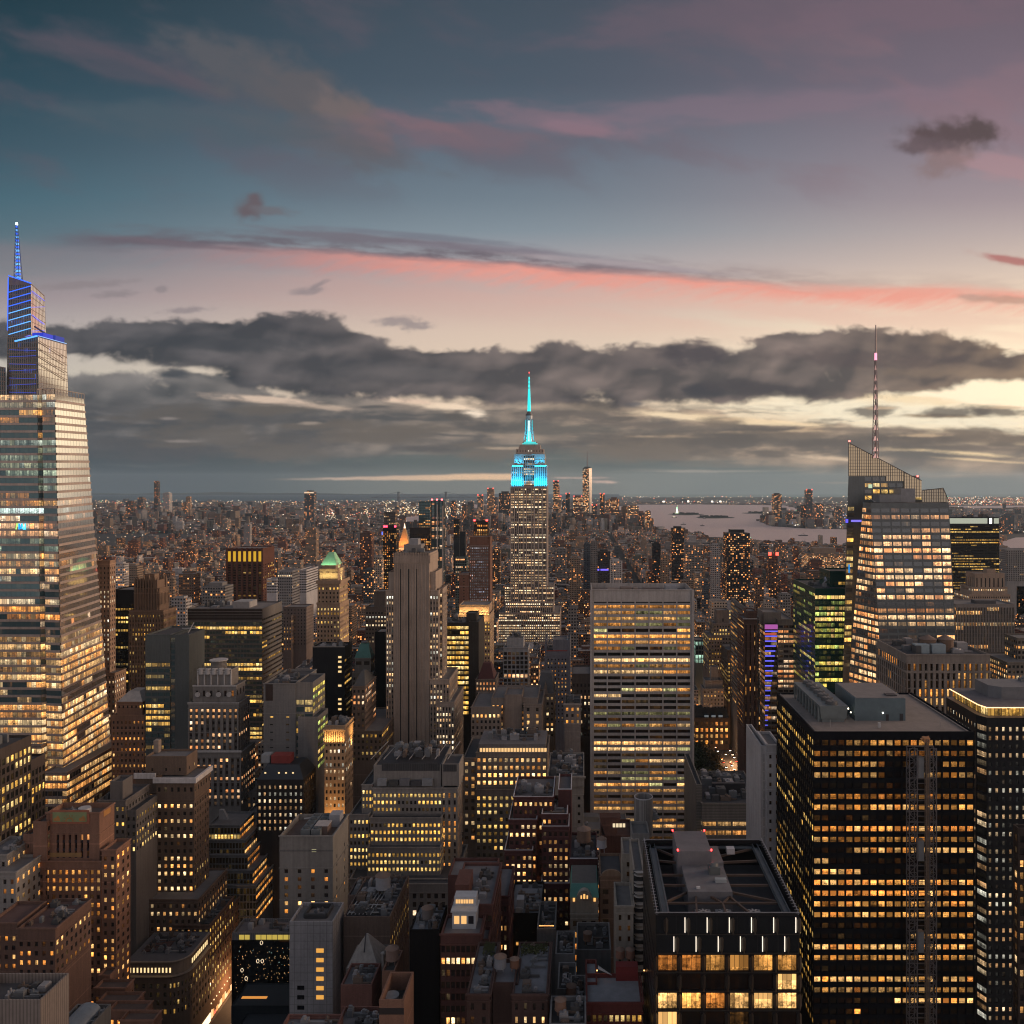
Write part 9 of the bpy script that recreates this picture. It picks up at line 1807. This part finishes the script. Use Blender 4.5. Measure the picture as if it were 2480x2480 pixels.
# statue on its island
b = Bld('harbour_statue', 'tiny pale statue with raised arm on its pedestal on the harbour island', 'statue'); Ys = EYE*FPX/(1246-HY); xs = wx(1639.5, Ys)
p_ = b.part('pedestal', plain((.3, .25, .2), .8)); p_.frustum([(xs-14, Ys-14, 2), (xs+14, Ys-14, 2), (xs+14, Ys+14, 2), (xs-14, Ys+14, 2)], [(xs-7, Ys-7, 40), (xs+7, Ys-7, 40), (xs+7, Ys+7, 40), (xs-7, Ys+7, 40)])
f_ = b.part('figure', plain((.28, .5, .38), .7)); f_.cyl(xs, Ys, 40, 62, 6.5, 3.6, 12); f_.cyl(xs, Ys, 62, 70, 3.8, 2.6, 12); f_.cyl(xs, Ys, 70, 75, 2.4, 1.8, 10); f_.beam((xs+2, Ys, 67), (xs+5, Ys, 84), 2.0); b.part('torch', emit((1, .8, .4), 2, 'torch')).cyl(xs+5, Ys, 84, 89, 1.6, .5, 8); b.done(); flood((xs-10, Ys-60, 12), (xs, Ys, 55), 10, 10, 160000, (.8, 1, .7))
# the long suspension bridge on the horizon
b = Bld('suspension_bridge', 'faint long suspension bridge with two towers on the left horizon', 'bridge'); Yb = 15500; m = b.part('deck', plain((.1, .1, .1), .8)); xa, xb = wx(965, Yb), wx(1080, Yb); m.box(xa-500, xb+600, Yb-15, Yb+15, 55, 62)
for i, x in enumerate((xa, xb)): t = b.part('bridge_tower', plain((.1, .1, .11), .8), i); t.box(x-18, x-6, Yb-20, Yb+20, 0, 165); t.box(x+6, x+18, Yb-20, Yb+20, 0, 165); t.box(x-18, x+18, Yb-20, Yb+20, 150, 165)
cb = b.part('cable', plain((.12, .1, .1), .8)); n = 24
for i in range(n):
    f = lambda t: 66+95*(2*t-1)**2; a, c = i/n, (i+1)/n; cb.beam((xa+(xb-xa)*a, Yb, f(a)), (xa+(xb-xa)*c, Yb, f(c)), 5)
for x, sg in ((xa, -1), (xb, 1)): cb.beam((x, Yb, 163), (x+sg*450, Yb, 62), 5)
b.done()
# boats
for i, (px_, py_, L) in enumerate(((1945, 1298, 26), (1633, 1254, 22), (1701, 1274, 14), (1706, 1256, 14), (1655, 1271, 18), (1790, 1290, 16))):
    X, Y_, _ = gpt(px_, py_); b = Bld('ferry_boat', ['small ferry on the pink water left of the crystal tower', 'white lit ferry passing below the statue island', 'tiny boat in the middle of the harbour', 'tiny boat below the larger island', 'small dark boat near the shore', 'tiny boat off the far shore'][i], 'boat')
    b.part('hull', plain((.06, .05, .05), .6)).frustum([(X-L*.9, Y_-3, .5), (X+L*.9, Y_-3, .5), (X+L*.9, Y_+3, .5), (X-L*.9, Y_+3, .5)], [(X-L, Y_-4, 5), (X+L, Y_-4, 5), (X+L, Y_+4, 5), (X-L, Y_+4, 5)]); b.part('cabin', plain((.5, .48, .45), .6) if i != 1 else emit((1, .85, .6), 1.2, 'boat_light')).box(X-L*.5, X+L*.4, Y_-3, Y_+3, 5, 10); b.part('funnel', plain((.1, .05, .05), .6)).cyl(X, Y_, 10, 14, 1.5, 1.2, 8); b.done()
# points of light over the far city
rl = random.Random(9); LC = [((1, .5, .18), 2.2), ((1, .74, .42), 2.2), ((1, .9, .75), 2.6), ((1, .14, .07), 2.4), ((.35, .95, .5), 1.4), ((.4, .6, 1), 1.5)]; LB = [MB() for _ in LC]
def spark(px_, py_, k=None, s=1.0, zz=None):
    Y_ = EYE*FPX/(py_-HY); X = wx(px_, Y_)
    if any(pip(X, Y_, P) for P in WATER): return
    k = rl.choices(range(6), (22, 34, 26, 8, 7, 3))[0] if k is None else k; w = Y_/847*.45*s*rl.uniform(.5, 1.4); z = zz if zz is not None else rl.uniform(6, 26); LB[k].box(X-w/2, X+w/2, Y_, Y_+w, z, z+w*rl.uniform(.6, 1.1), False)
for _ in range(3000): spark(rl.uniform(-20, 2500), 1204+170*rl.random()**1.5)
for _ in range(700): spark(rl.uniform(930, 1135), rl.gauss(1243, 9) if rl.random() < .7 else rl.uniform(1220, 1262), rl.choice((0, 1, 1, 2)), 1.2)
for _ in range(300): spark(rl.uniform(780, 900), rl.gauss(1250, 9), rl.choice((0, 1, 2, 3)), 1.1)
for _ in range(240): spark(rl.uniform(1500, 2490), 1216.5+rl.random()**2*9, rl.choice((0, 1, 1, 2, 3)), .9, 8)
for _ in range(420): spark(rl.uniform(1840, 2060), rl.uniform(1225, 1282), None, 1.1)
for _ in range(420): spark(rl.uniform(2280, 2490), rl.uniform(1206, 1226), rl.choice((0, 1, 2, 3)), .8)
for _ in range(300): spark(rl.uniform(230, 1220), rl.uniform(1214, 1224), rl.choice((0, 0, 1, 2)), 1.0)
for x_, s_ in ((1608, 4), (1653, 3.4), (1667, 3.6), (1606, 3), (1725, 3), (1745, 3)): spark(x_, 1219.5, 2, s_, 20)
for _ in range(60): spark(rl.choice((rl.uniform(230, 560), rl.uniform(1080, 1240))), 1199.6, 0, 1.2, 20)
for (c_, st_), mb_ in zip(LC, LB): tag(link('city_lights', mkmesh('city_lights', mb_, emit(c_, st_, 'city_light'))), {0: 'orange', 1: 'warm', 2: 'white', 3: 'red', 4: 'green', 5: 'blue'}[LC.index((c_, st_))]+' pinpoint lights sprinkled over the far city', 'city lights', None, 'stuff')
print('windows', NWIN[0], 'generic', len(recs))
